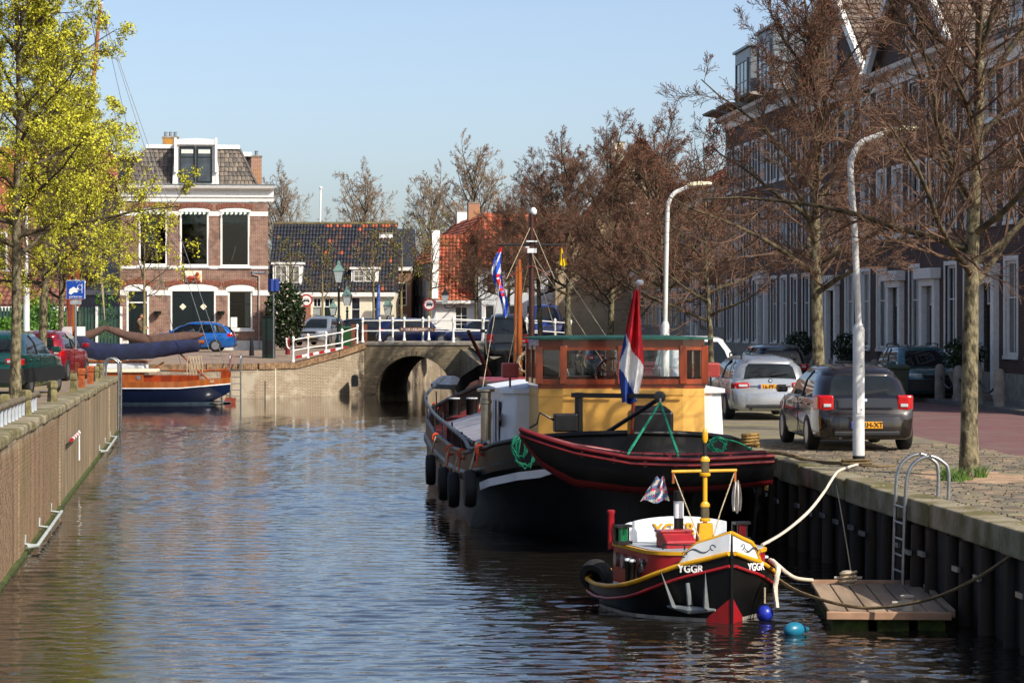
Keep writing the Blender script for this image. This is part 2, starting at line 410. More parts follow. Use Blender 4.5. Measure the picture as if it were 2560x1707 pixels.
# ---------------------------------------------------------------- left quay wall
LWA = math.atan(.118)
lw = thing('quay_wall', 'sunlit brown brick quay wall with run-off streaks and mossy foot, left bank', 'quay wall', (lx(36.2), 36.2, 0), LWA)
LBR = brick_mat('streaked_quay_brick', '#82684f', '#93785a', '#8f8670', .21, .065, .012, '#6f6140', .6, (90, 0, 90), '#3d3527')
LBR2 = brick_mat('quay_brick_single', '#82684f', '#93785a', '#8f8670', 9, 9, .0, '#6f6140', .6, (90, 0, 90), '#4c4130')
Lend = (79.6 - 36.2) / math.cos(LWA)
def ly(y): return lz(36.2 + y * math.cos(LWA))
MB().prism([(-16, -.8), (Lend, -.8), (Lend, ly(Lend) - .12), (-16, ly(-16) - .12)], -.5, 0, 'X').obj('wall_face', LBR, lw)
# the nearest courses as separate bricks
bm_ = MB().box(-.03, .012, -.1, .1, 0, .055).mesh('brick', LBR2)
cnt = 0; rest = MB()
for c in range(26):
    z0 = .03 + c * .0645
    if z0 > 1.62: break
    for j in range(66):
        y = -3.2 + (c % 2) * .105 + j * .21
        if cnt < 300 and j < 13:
            o = link('brick', bm_, lw, loc=(rnd.uniform(-.008, .004), y, z0)); cnt += 1
        else:
            dx = rnd.uniform(-.008, .004); rest.box(-.03 + dx, .012 + dx, y - .1, y + .1, z0, z0 + .055)
stuff(rest.obj('brickwork', LBR2, lw, fix=False))
i = -16
while i < Lend:
    ln = 1.5 if i < 30 else 3
    ox = rnd.uniform(-.035, .015); MB().box(-.42, .05 + ox, i + .004, min(i + ln, Lend) - .004, ly(i + ln / 2) - .13, ly(i + ln / 2) + .012 + rnd.uniform(0, .02)).obj('coping_stone', CONC, lw, bevel=.04); i += ln
i = .8
while i < Lend - .5:    # shallow buttress ribs that catch the light
    MB().box(-.1, .02 + rnd.uniform(0, .02), i, i + rnd.uniform(.18, .3), -.5, ly(i) - .14).obj('rib', LBR, lw, bevel=.02); i += rnd.uniform(7, 13)
MOSS = mat('green_algae', '#3f4a17', .9, var=.4, scale=9, bump=.5)
MB().box(-.1, .06, -16, Lend + .03, -.5, .055).obj('algae_line', MOSS, lw)
MB().box(-46, -.5, Lend - .4, Lend, -.8, ly(Lend) - .01).obj('return_wall', LBR, lw)
# ---------------------------------------------------------------- far quay wall and the ramp up to the bridge
fw_ = thing('quay_wall', 'pale brown brick quay wall under the corner house, ramping up to the bridge', 'quay wall')
FBR = brick_mat('far_quay_brick', '#7d6650', '#917a62', '#a59c88', .21, .065, .012, '#b8ac96', .85, (90, 0, 0), None, dscale=.8, dmix=(.5, .62))
b = MB()
pts = [(-60, 110.5, 1.43), (-13, 110.5, 1.43), (-10.9, 111, 1.43), (-9.4, 112.4, 1.45), (-7.7, 114, 1.9), (-6.6, 116, 2.28)]
for (x0, y0, z0), (x1, y1, z1) in zip(pts, pts[1:]):
    b.add([(x0, y0, -.8), (x1, y1, -.8), (x1, y1, z1 - .2), (x0, y0, z0 - .2)], [(0, 1, 2, 3)])
b.obj('wall_face', FBR, fw_)
SOLD = mat('rowlock_brick', '#8c6f52', .85, var=.35, scale=6, bump=.3)
cap = MB(); tot = 0
for (x0, y0, z0), (x1, y1, z1) in zip(pts[1:], pts[2:]):
    a = Vector((x0, y0, z0)); e = Vector((x1, y1, z1)); k = int((e - a).length / .085)
    for i in range(k):
        p = a.lerp(e, (i + .5) / k); d = (e - a).normalized()
        ang = math.degrees(math.atan2(d.y, d.x))
        MB().obox((p.x, p.y + .13, p.z - .08), (.076, .32, .26), (0, 0, ang)).obj('brick', SOLD, fw_)
MB().box(-40, -13, 110.46, 110.8, 1.2, 1.45).obj('rowlock_edge', SOLD, fw_)
MB().box(-60, -9.4, 110.2, 112.2, -.5, .04).obj('algae_line', MOSS, fw_) if False else None
# little drain arch in the ramp wall
dr = MB(); q = P(887, 960, 114.2)
dr.prism([(q.x - .13, .42), (q.x + .13, .42)] + arc(q.x, .8, .13, 0, 180, 8), 113.75, 114.6, 'Y')
dr.obj('drain_opening', BLACK, fw_)

# ---------------------------------------------------------------- bridge
BR0 = Vector((-6.6, 116, 0))
bdg = thing('arch_bridge', 'low brick arch bridge with white railings over the narrow canal end', 'bridge', BR0, R(-6))
BBR = brick_mat('bridge_brick', '#6f5f48', '#8d7a5b', '#8f866e', .21, .065, .012, '#4d4638', .7, (90, 0, 0), None, dscale=.5)
W_, top, rr, cx = 6.4, 2.3, 1.72, 2.25; BTOP = top
b = MB(); ap = arc(cx, 0, rr, 180, 0, 20)
poly = [(0, -.8), (cx - rr, -.8)] + ap + [(cx + rr, -.8), (W_, -.8), (W_, top - .1), (0, top - .1)]
b.prism(poly, 0, 9.5, 'Y'); b.obj('arch_body', BBR, bdg)
vo = MB()
for i in range(25):
    a = 180 * (i + .5) / 25
    MB().obox((cx + (rr + .12) * math.cos(R(a)), .02, (rr + .12) * math.sin(R(a))), (.2, .1, .2), (0, 90 - a + 90, 0)).obj('voussoir', BBR, bdg)
MB().box(-.05, W_ + .6, -.05, .35, top - .1, top + .03).obj('edge_stone', STONE, bdg, bevel=.02)
MB().box(-.05, W_ + .6, 6.2, 6.6, top - .1, top + .03).obj('edge_stone', STONE, bdg, bevel=.02)
dk = MB().box(-.4, W_ + 2, .35, 6.2, top - .3, top - .012).obj('deck', LPAVE, bdg)
# inner canal sides beyond the arch
MB().box(cx + rr + .3, cx + rr + .8, 9.5, 40, -.8, 2.1).obj('canal_side_wall', FBR, bdg)
MB().box(cx - rr - 1.2, cx - rr - .5, 9.5, 40, -.8, 2.1).obj('canal_side_wall', FBR, bdg)
# wing wall falling from the bridge to the right quay
wg = thing('wing_wall', 'dark sloping brick wing wall beside the bridge arch', 'wall', (0, 0, 0))
a0 = P(1152, 885, 115.7); 
b = MB(); A = Vector((a0.x, 115.7, 0)); B_ = Vector((qx(101) + .1, 101, 0))
b.add([(A.x, A.y, -.8), (B_.x, B_.y, -.8), (B_.x, B_.y, 1.2), (A.x, A.y, 2.05), (A.x + .4, A.y, -.8), (B_.x + .4, B_.y, -.8), (B_.x + .4, B_.y, 1.2), (A.x + .4, A.y, 2.05)],
      [(0, 1, 2, 3), (4, 7, 6, 5), (3, 2, 6, 7), (0, 3, 7, 4), (1, 5, 6, 2)])
b.obj('wall_face', BBR, wg)
sb = MB().add([(A.x + .35, 116, 2.2), (qx(100) + .4, 100, 1.32), (qx(100) + 6, 100, 1.38), (A.x + 6, 116, 2.25)], [(0, 1, 2, 3)])
struct(sb.obj('grassy_bank', mat('trodden_grass_bank', '#8d8465', .95, var=.2, scale=1.6, col2='#59632f', mix=(.45, .62), bump=.6, bscale=9), fix=False))

# worn setts proud of their joints on the near stretch of the right quay, with litter of twigs and buds
sr = random.Random(12); sm = MB(); Y = 26.0
while Y < 46:
    x = qx(Y) + .36 + sr.uniform(0, .1)
    while x < qx(Y) + 3.9:
        w_, d_ = sr.uniform(.17, .26), sr.uniform(.11, .13); h_ = QZ + sr.uniform(.003, .016); t_ = sr.uniform(-.006, .006)
        if ((x - 6.42) / .78) ** 2 + ((Y - 36.4) / 1.4) ** 2 > 1 + .3 * sr.random(): sm.add([(x, Y, QZ - .01), (x + w_, Y, QZ - .01), (x + w_, Y + d_, QZ - .01), (x, Y + d_, QZ - .01), (x + .012, Y + .01, h_ + t_), (x + w_ - .012, Y + .01, h_), (x + w_ - .012, Y + d_ - .01, h_ - t_), (x + .012, Y + d_ - .01, h_)],
               [(4, 5, 6, 7), (0, 1, 5, 4), (1, 2, 6, 5), (2, 3, 7, 6), (3, 0, 4, 7)], sr.randrange(3))
        x += w_ + .015
    Y += .14
so_ = stuff(sm.obj('quay_setts', [mat('sett_grey', '#6f6656', .9, var=.3, scale=2.5, col2='#7d7752', mix=(.5, .7)), mat('sett_brown', '#7a6a57', .9, var=.3, scale=2.5), mat('sett_dark', '#5d564a', .9, var=.3, scale=2.5)], fix=False)); so_['label'] = 'worn grey-brown setts of the right quay'; so_['category'] = 'paving'
lt = MB()
for k in range(700):
    Y = 26.5 + 20 * sr.random() ** 1.3; x = qx(Y) + .1 + 3.6 * sr.random() ** 1.6; a = sr.random() * 6.28; l_ = sr.uniform(.01, .045)
    c_ = Vector((x, Y, QZ + .026)); u_ = Vector((math.cos(a), math.sin(a), sr.uniform(-.1, .25))) * l_; v_ = Vector((-math.sin(a), math.cos(a), sr.uniform(-.2, .2))) * l_ * sr.uniform(.15, .6)
    lt.add([c_ - u_, c_ + v_, c_ + u_, c_ - v_], [(0, 1, 2, 3)], sr.randrange(2))
lo_ = stuff(lt.obj('leaf_litter', [mat('dry_leaf', '#8a7448', .9, var=.3), mat('pale_bit', '#a39b80', .9, var=.3)], fix=False)); lo_['label'] = 'scattered dry leaves and buds on the right quay'; lo_['category'] = 'leaf litter'
# ================================================================ houses
def wall_holes(mb, x0, x1, z0, z1, holes, y=0, depth=.22, mi=0):
    xs = sorted({x0, x1, *[h[0] for h in holes], *[h[1] for h in holes]}); zs = sorted({z0, z1, *[h[2] for h in holes], *[h[3] for h in holes]})
    for a, b in zip(xs, xs[1:]):
        for c, d in zip(zs, zs[1:]):
            mx, mz = (a + b) / 2, (c + d) / 2
            if any(h[0] < mx < h[1] and h[2] < mz < h[3] for h in holes): continue
            mb.add([(a, y, c), (b, y, c), (b, y, d), (a, y, d)], [(0, 1, 2, 3)], mi)
    for a, b, c, d in holes:
        mb.add([(a, y, c), (b, y, c), (b, y, d), (a, y, d), (a, y + depth, c), (b, y + depth, c), (b, y + depth, d), (a, y + depth, d)],
               [(0, 4, 5, 1), (1, 5, 6, 2), (2, 6, 7, 3), (3, 7, 4, 0)], mi)
CACHE = {}
def win(house, xa, xb, za, zb, y, nc=1, nr=1, fw=.07, mf=WHITE, mp=GLASS, casing=0, name='window', rows=None, mm=None, sill=False):
    """window: frame with muntins, one pane object for each light; set in an opening whose wall face is at y"""
    w, h = xb - xa, zb - za
    key = (round(w, 2), round(h, 2), nc, nr, fw, mf.name, mp.name, casing, str(rows), mm.name if mm else '', sill)
    if key not in CACHE:
        b = MB()
        b.box(0, fw, -.02, .06, 0, h); b.box(w - fw, w, -.02, .06, 0, h); b.box(fw, w - fw, -.02, .06, 0, fw); b.box(fw, w - fw, -.02, .06, h - fw, h)
        mw = .035
        zs = [fw + (h - 2 * fw) * r for r in (rows or [i / nr for i in range(nr + 1)])]
        k = 1 if mm else 0
        for i in range(1, nc):
            xx = fw + (w - 2 * fw) * i / nc; b.box(xx - mw / 2, xx + mw / 2, .0, .05, fw, h - fw, k)
        for z in zs[1:-1]: b.box(fw, w - fw, -.004, .054, z - mw / 2, z + mw / 2, k)
        if casing:
            b.box(-casing, 0, -.1, .0, 0, h); b.box(w, w + casing, -.1, .0, 0, h); b.box(-casing, w + casing, -.1, .0, h, h + casing)
        if sill: b.box(-.08, w + .08, -.14, .0, -.09, 0)
        me = b.mesh('window', [mf, mm] if mm else mf)
        pw = (w - 2 * fw) / nc
        ps = []
        for z0, z1 in zip(zs, zs[1:]):
            for i in range(nc): ps.append((fw + pw * i, z0, pw, z1 - z0))
        pm = []
        for x, z, a, c in ps: pm.append(MB().box(x, x + a, .02, .03, z, z + c).mesh('pane', mp))
        CACHE[key] = (me, pm)
    me, pm = CACHE[key]
    o = link(name, me, house, loc=(xa, y, za))
    for p in pm: link('pane', p, o)
    return o
def tiles(parent, o, u, v, nu, nv, mats, pick=None, lift=.03, kindname='roof_tile', prof=.02, limit=300):
    """lapped roof tiles: o = lower left corner, u = whole width vector, v = whole slope vector"""
    o, u, v = Vector(o), Vector(u), Vector(v); nn = u.cross(v).normalized(); du, dv = u / nu, v / nv
    b = []
    for k, m in enumerate(mats):
        t = MB(); g = .94
        L = dv * 1.18
        c = [(-.5 * g, 0), (-.25 * g, prof), (0, prof * 1.5), (.25 * g, prof), (.5 * g, 0)]
        vs = [du * a + nn * (h + lift * 1.2) - dv * .5 for a, h in c] + [du * a + nn * h - dv * .5 + L for a, h in c] + [du * a + nn * (h - .02) - dv * .5 for a, h in c]
        t.add(vs, [(i, i + 1, 6 + i, 5 + i) for i in range(4)] + [(i, 10 + i, 11 + i, i + 1) for i in range(4)])
        b.append(t.mesh(kindname, m, fix=False))
    rest = [MB() for _ in mats]; cnt = 0; tot = nu * nv
    for j in range(nv):
        for i in range(nu):
            p = o + du * (i + .5) + dv * (j + .5) + nn * rnd.uniform(0, .012)
            k = pick(i / nu, j / nv) if pick else rnd.randrange(len(mats))
            if tot <= limit or ((j * nu + i) % tot) * limit // tot != ((j * nu + i - 1) % tot) * limit // tot and cnt < limit:
                link(kindname, b[k], parent, loc=p); cnt += 1
            else:
                me = b[k]; rest[k].add([Vector(q.co) + p for q in me.vertices], [tuple(f.vertices) for f in me.polygons])
    allr = MB()
    for k, q in enumerate(rest):
        if q.v: allr.add(q.v, q.f, k)
    if allr.v: stuff(allr.obj('roof_tiling', mats, parent, fix=False))

# ---------------------------------------------------------------- corner house with the red lion stone
HY = 130.0; hs = F / HY
def hx(px): return (px - 1280) / hs
def hz(py): return CAMZ - (py - 790) / hs
HX0, HX1 = hx(309), hx(673); HB = 1.84
hb = brick_mat('red_brown_brick', '#7a4a39', '#8d5b45', '#a59b8b', .21, .065, .011, '#4c3430', .55, (90, 0, 0), dscale=2.2)
HA = R(6); ho = thing('corner_house', 'brown brick corner house with white cornice, dormer and red lion plaque', 'house', (HX1 - HX1 * math.cos(HA), HY - HX1 * math.sin(HA) - .7, 0), HA)
W1 = [(hx(a), hx(b), hz(c), hz(d)) for a, b, c, d in ((355, 425, 665, 532), (456, 527, 666, 532), (556, 628, 667, 532))]
G1 = [(hx(325), hx(380), HB, hz(725)), (hx(433), hx(544), HB, hz(726)), (hx(574), hx(635), hz(824), hz(726))]
b = MB(); wall_holes(b, HX0, HX1, HB - .3, hz(508), W1 + G1)
b.add([(HX1, 0, HB - .3), (HX1, 9, HB - .3), (HX1, 9, hz(508)), (HX1, 0, hz(508))], [(0, 1, 2, 3)])
b.obj('brick_wall', hb, ho)
GREYR = mat('grey_render', '#8f9298', .85, var=.08, scale=2)
MB().add([(HX0, 0, HB - .3), (HX0, 0, hz(508)), (HX0, 9, hz(508)), (HX0, 9, HB - .3)], [(0, 1, 2, 3)]).obj('side_wall', GREYR, ho)
# plinth, white bands, cornice
pl = MB(); wall_holes(pl, HX0 - .01, HX1 + .01, HB - .3, hz(852), [(hx(325) - .02, hx(380) + .02, HB - .31, hz(851)), (hx(433) - .02, hx(544) + .02, HB - .31, hz(851))], y=-.03, depth=.1)
pl.obj('plinth', mat('grey_plinth', '#c9c9c4', .8, var=.1), ho)
for pa, pb in ((309, 325), (380, 433), (544, 574), (635, 673)):
    MB().box(hx(pa), hx(pb), -.02, .1, hz(739), hz(726)).obj('white_band', WHITE, ho)
for pa, pb in ((309, 355), (425, 456), (527, 556), (628, 673)):
    MB().box(hx(pa), hx(pb), -.02, .1, hz(542), hz(531)).obj('white_band', WHITE, ho)
MB().box(HX0, HX1, -.05, .1, hz(673), hz(666)).obj('white_band', WHITE, ho)
cn = MB()
prof = [(0, 506), (-.06, 506), (-.08, 497), (-.14, 495), (-.14, 489), (-.1, 488), (-.1, 479), (-.3, 477), (-.42, 474), (-.46, 469), (-.46, 466), (0, 466)]
cn.prism([(y, hz(p)) for y, p in prof], HX0 - .1, HX1 + .28, 'X'); cn.obj('cornice', WHITE, ho)
MB().box(HX0 - .12, HX1 + .34, -.5, .3, hz(466) + .003, hz(464)).obj('gutter', LEAD, ho)
# windows
AWN = mat('striped_awning', '#dfe5df', .8, var=.05); AWG = mat('awning_green', '#23463a', .8)
DARKF = mat('dark_sash', '#0e1a19', .3, var=.1)
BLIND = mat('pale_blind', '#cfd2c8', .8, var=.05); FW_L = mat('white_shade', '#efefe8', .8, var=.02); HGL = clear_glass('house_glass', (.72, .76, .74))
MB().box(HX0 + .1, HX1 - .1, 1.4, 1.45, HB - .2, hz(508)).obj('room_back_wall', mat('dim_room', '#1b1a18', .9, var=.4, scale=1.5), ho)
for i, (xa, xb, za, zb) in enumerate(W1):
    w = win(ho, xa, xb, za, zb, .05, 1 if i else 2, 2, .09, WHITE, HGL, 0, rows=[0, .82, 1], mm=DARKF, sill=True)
    ar = MB(); c = (xa + xb) / 2; hw = (xb - xa) / 2 + .06
    ar.prism([(c - hw, zb)] + [(c + hw, zb)] + [(c + hw * math.cos(R(t)), zb + .05 + .13 * math.sin(R(t))) for t in range(0, 181, 15)], -.05, .06, 'Y')
    ar.obj('arch_panel', WHITE, ho)
    aw = MB(); n = 12
    for k in range(n):      # scalloped rolled awning strip
        x0 = xa + .06 + (xb - xa - .12) * k / n; x1 = xa + .06 + (xb - xa - .12) * (k + 1) / n
        aw.add([(x0, -.1, zb - .02), (x1, -.1, zb - .02), (x1, -.13, zb - .1 - .05 * (k % 2)), (x0, -.13, zb - .1 - .05 * ((k + 1) % 2))], [(0, 1, 2, 3)], k % 2)
    aw.obj('awning', [AWN, AWG], ho, fix=False)
    MB().box(xa + .1, xb - .1, .16, .17, zb - .62, zb - .06).obj('roller_blind', mat('teal_blind', '#7f9490', .8), ho)
    if i == 0: MB().lathe([(.1, 0), (.22, .05), (.2, .4), (.1, .45)], 12, (xa + .52, .5, za + 1.1)).obj('lamp_shade', FW_L, ho)
    if i == 2: MB().tube([(xa + .55, .4, za + .3), (xa + .75, .45, za + 1.0)], .04, 6).obj('easel', BLIND, ho)
    for x in (xa + .03, xb - .03): MB().tube([(x, -.1, zb - .04), (x + .03, -.13, zb - .7), (x, -.06, zb - 1.35)], .016, 6).obj('awning_arm', WHITE, ho)
    for k in range(15):     # segmental arch of upright bricks
        t = (k + .5) / 15 - .5
        MB().obox((c + t * (2 * hw + .3), -.01, zb + .36 - .5 * t * t), (.075, .05, .24), (0, t * 26, 0)).obj('arch_brick', SOLD2 if False else mat('arch_brick', '#8a5340', .85, var=.3, scale=9), ho)
for i, (xa, xb, za, zb) in enumerate(G1):
    c = (xa + xb) / 2; hw = (xb - xa) / 2 + (.1 if i != 1 else .12)
    ar = MB(); ar.prism([(c - hw, zb - .05), (c + hw, zb - .05)] + [(c + hw * math.cos(R(t)), zb + .06 + (.2 if i != 1 else .24) * math.sin(R(t))) for t in range(0, 181, 12)], -.04, .09, 'Y')
    ar.obj('arch_panel', WHITE, ho)
    nn = 17 if i != 1 else 29
    for k in range(nn):
        t = (k + .5) / nn - .5
        MB().obox((c + t * (2 * hw + .3), -.01, zb + .42 - (.62 if i != 1 else .5) * t * t), (.075, .05, .25), (0, t * 30, 0)).obj('arch_brick', MATS['arch_brick'], ho)
xa, xb, za, zb = G1[2]
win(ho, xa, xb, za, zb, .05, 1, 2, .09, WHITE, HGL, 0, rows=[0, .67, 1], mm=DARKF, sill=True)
ct = MB()
for k in range(5): ct.tube([(xb - .34 + .045 * k, .14, za + .15), (xb - .36 + .05 * k, .14, zb - .1)], .025, 6)
stuff(ct.obj('curtain', BLIND, ho))
MB().box(xa + .14, xa + .46, .06, .07, za + .12, za + .62).obj('notice', WHITE, ho)
xa, xb, za, zb = G1[0]
MB().box(xa, xa + .1, -.02, .1, za, zb).box(xb - .1, xb, -.02, .1, za, zb).box(xa + .1, xb - .1, -.02, .1, zb - .08, zb).box(xa + .1, xb - .1, -.02, .1, hz(758), hz(755)).obj('door_frame', WHITE, ho)
MB().box(xa + .1, xb - .1, .05, .06, hz(755), zb - .08).obj('fanlight', GLASS, ho)
d = MB().box(xa + .1, xb - .1, .05, .1, za, hz(758)); d.obj('front_door', DARKF, ho, bevel=.01)
dd = [c for c in children(ho) if c.name.startswith('front_door')][0]
for z0, z1 in ((za + .2, za + .85), (za + 1.0, hz(758) - .2)): MB().box(xa + .28, xb - .28, .035, .05, z0, z1).obj('door_panel', DARKF, dd, bevel=.015)
xa, xb, za, zb = G1[1]
MB().box(xa, xa + .08, -.02, .1, za, zb).box(xb - .08, xb, -.02, .1, za, zb).obj('door_frame', WHITE, ho)
n = 14
for k in range(2):
    gd = MB().box(lerp(xa + .08, xb - .08, k * .5) + .006, lerp(xa + .08, xb - .08, k * .5 + .5) - .006, .06, .1, za, zb - .05).obj('garage_door', DARKF, ho)
    x0 = lerp(xa + .08, xb - .08, k * .5) + .01; pw = (xb - xa - .2) / 2 / 8
    for q in range(8): MB().box(x0 + q * pw + .004, x0 + (q + 1) * pw - .004, .035, .06, za + .03, zb - .08).obj('board', DARKF, gd)
    cxx = hx(463 if k == 0 else 514); czz = hz(767)
    MB().prism([(cxx - .17, czz), (cxx, czz - .17), (cxx + .17, czz), (cxx, czz + .17)], .012, .034, 'Y').obj('diamond_plate', CREAM, gd, bevel=.02)
    for hz_ in (hz(742), hz(800)): MB().box(x0 if k == 0 else x0 + pw * 8 - .5, x0 + .5 if k == 0 else x0 + pw * 8, .02, .035, hz_, hz_ + .05).obj('hinge', BLACK, gd)
for px in (401, 557):       # dark flower baskets on the wall
    c = hx(px); MB().lathe([(.05, -.2), (.17, -.14), (.2, 0), (.22, .02), (.2, .03)], 14, (c, -.18, hz(779))).obj('wall_basket', DKGREEN, ho, 50)
# red lion plaque
la, lb, lc, ld = hx(468), hx(510), hz(706), hz(678)
MB().box(la, lb, -.06, .05, lc, ld).obj('lion_plaque', mat('plaque_white', '#e7dcc2', .8, var=.1), ho, bevel=.01)
pq = [c for c in children(ho) if c.name.startswith('lion_plaque')][0]
LION = mat('red_lion', '#9c3b22', .7, var=.2, scale=8); MANE = mat('tan_mane', '#c98c52', .8, var=.3, scale=14)
y = -.1; mx = (la + lb) / 2
body = MB()
body.tube([(la + .1, y, lc + .17), (la + .22, y, lc + .2), (la + .42, y, lc + .2), (lb - .28, y, lc + .25)], [.08, .125, .11, .12], 10)
body.obj('lion_body', LION, pq, 60)
MB().sph((lb - .2, y - .02, lc + .27), .14, 12, (1, .6, 1.25)).obj('mane', MANE, pq, 60)
MB().sph((lb - .22, y - .08, lc + .4), .1, 12, (.9, .7, 1.05)).obj('lion_head', LION, pq, 60)
MB().tube([(lb - .3, y - .03, lc + .07), (lb - .06, y - .03, lc + .06)], [.05, .04], 8).obj('forepaw', LION, pq, 60)
MB().tube([(la + .16, y - .03, lc + .1), (la + .36, y - .03, lc + .05)], [.07, .045], 8).obj('hind_leg', LION, pq, 60)
MB().tube(smoothpts([(la + .06, y, lc + .2), (la + .03, y, lc + .28), (la + .1, y, lc + .33)]), .022, 6).obj('tail', LION, pq, 60)
# street name plate and drain pipe
MB().box(hx(632), hx(667), -.03, 0, hz(684), hz(679)).obj('street_name_plate', mat('name_plate_blue', '#2b3e5c', .4), ho)
text('RODE LEEUW', .085, WHITE, ho, (hx(649.5), -.036, hz(681.5))) if False else text('SUMMELHAVEN', .085, WHITE, ho, (hx(649.5), -.036, hz(681.5)))
MB().tube([(hx(651), -.06, HB), (hx(651), -.06, hz(690)), (hx(635), -.06, hz(686))], .03, 8).obj('drain_pipe', mat('pale_pipe', '#b7aa9c', .6), ho)
# roof: mansard with tiles, dormer, chimneys
z0, z1 = hz(465), hz(372); rx0, rx1 = hx(318), hx(645); tx0, tx1 = hx(374), hx(601); by = 1.15
TILE = [mat('grey_tile', '#6a6259', .85, var=.25, scale=7, bump=.3), mat('grey_tile_b', '#756b5f', .85, var=.25, scale=5), mat('grey_tile_c', '#5b544e', .85, var=.25)]
b = MB(); b.add([(rx0, .1, z0), (rx1, .1, z0), (tx1, by, z1), (tx0, by, z1), (rx0, 9, z0), (rx1, 9, z0), (tx1, 8, z1), (tx0, 8, z1)],
                [(0, 1, 2, 3), (1, 5, 6, 2), (5, 4, 7, 6), (4, 0, 3, 7), (3, 2, 6, 7)]); b.obj('roof', TILE[2], ho)
dl, dr_ = hx(446), hx(544)
for side, xa0, xa1, xb0, xb1 in ((0, rx0, dl, tx0, dl), (1, dr_, rx1, dr_, tx1)):
    rows = 8
    for j in range(rows):
        t0, t1 = j / rows, (j + 1) / rows
        xl = lerp(xa0, xb0, t0); xr = lerp(xa1, xb1, t0); k = max(3, int((xr - xl) / .2))
        for i in range(k):
            xa_ = lerp(xl, xr, i / k); xb_ = lerp(xl, xr, (i + 1) / k); ya, yb = lerp(.1, by, t0), lerp(.1, by, t1 + .03)
            za_, zb_ = lerp(z0, z1, t0), lerp(z0, z1, min(1, t1 + .03)); u = rnd.uniform(0, .012)
            t = MB(); e = .012; c3 = (xa_ + xb_) / 2
            t.add([(xa_ + e, ya - .055 - u, za_ + .01), (c3, ya - .085 - u, za_ + .01), (xb_ - e, ya - .055 - u, za_ + .01), (xa_ + e, yb - .02, zb_), (c3, yb - .045, zb_), (xb_ - e, yb - .02, zb_),
                   (xa_ + e, ya - .0, za_ - .01), (xb_ - e, ya - .0, za_ - .01)], [(0, 1, 4, 3), (1, 2, 5, 4), (0, 6, 7, 2, 1)])
            t.obj('roof_tile', rnd.choice(TILE), ho, fix=False)
MB().tube([(rx1 + .02, .05, z0 + .03), (tx1 + .02, by - .02, z1 + .02)], .07, 8).obj('hip_ridge', TILE[2], ho)
MB().tube([(rx0 - .02, .05, z0 + .03), (tx0 - .02, by - .02, z1 + .02)], .07, 8).obj('hip_ridge', TILE[2], ho)
MB().box(tx0 - .06, dl, by - .14, 8.1, z1, z1 + .2).box(dr_, tx1 + .06, by - .14, 8.1, z1 - .01, z1 + .19).obj('roof_edge_board', WHITE, ho)
MB().box(hx(300), tx0 - .3, 2.2, 8, z1 - .35, z1 - .1).obj('roof_edge_board', WHITE, ho)
MB().box(hx(298), tx0 + .5, 2.4, 8, z0, z1 - .34).obj('side_roof', mat('dark_slate', '#2b2c2f', .7), ho)
MB().box(tx1 - .3, hx(634), 2.2, 8, z1 - .3, z1 - .08).obj('roof_edge_board', WHITE, ho)
MB().box(tx1 - .3, hx(632), 2.4, 8, z0, z1 - .3).obj('side_roof', MATS['dark_slate'], ho)
dz1 = hz(352)
dm = MB().box(dl, dr_, -.08, 2.2, z0 + .04, dz1 - .28)
dm.obj('dormer', WHITE, ho)
do = [c for c in children(ho) if c.name.startswith('dormer')][0]
b = MB().prism([(dl - .05, dz1 - .28), (dr_ + .05, dz1 - .28), (dr_ + .05, dz1 - .03), ((dl + dr_) / 2, dz1 + .04), (dl - .05, dz1 - .03)], -.2, 2.3, 'Y'); b.obj('dormer_cornice', WHITE, do)
for x in (dl - .02, dr_ + .02): MB().box(x - .06, x + .06, -.23, 0, z0 + .6, dz1 + .05).obj('dormer_post', WHITE, do, bevel=.01)
for s_, x in ((-1, dl), (1, dr_)): MB().prism([(x, z0 + .04), (x + s_ * .16, z0 + .04), (x + s_ * .13, z0 + .9), (x + s_ * .07, z0 + 1.2), (x, z0 + 1.25)], -.1, 0, 'Y').obj('dormer_scroll', WHITE, do)
DG = glass_mat('blue_grey_glass', (.05, .065, .08), .06)
for k in range(2):
    xa = lerp(dl + .14, dr_ - .14, k * .5) + .03; xb = lerp(dl + .14, dr_ - .14, k * .5 + .5) - .03
    w = win(do, xa, xb, z0 + .1, dz1 - .36, -.14, 1, 2, .07, DARKF, DG, rows=[0, .72, 1])
    MB().box(xa + .1, xb - .1, -.155, -.145, dz1 - .62, dz1 - .46).obj('blind', BLIND, w) if False else MB().box(.1, xb - xa - .1, -.02, -.01, (dz1 - .36 - z0 - .1) - .36, (dz1 - .36 - z0 - .1) - .16).obj('blind', BLIND, w)
CHB = brick_mat('chimney_brick', '#8f5038', '#9c5c42', '#b0a390', .2, .065, .012, '#b5822c', .3, (90, 0, 0))
def chimney(par, x, y, z0, z1, w, d, pots=0, m=CHB, name='chimney'):
    o = MB().box(x - w / 2, x + w / 2, y, y + d, z0, z1).obj(name, m, par)
    MB().box(x - w / 2 - .03, x + w / 2 + .03, y - .03, y + d + .03, z1, z1 + .07).obj('chimney_cap', STONE, o)
    for i in range(pots): MB().lathe([(.09, 0), (.08, .2), (.1, .24)], 10, (x + (i - (pots - 1) / 2) * .24, y + d / 2, z1 + .07)).obj('chimney_pot', LEAD, o)
chimney(ho, hx(428), 3.5, z1, hz(337), .8, .6, 3, mat('lichen_brick', '#7c6a4d', .9, var=.3, scale=5, col2='#a8741e', mix=(.5, .6)))
chimney(ho, hx(645), .9, z0, hz(392), .52, .6, 1)
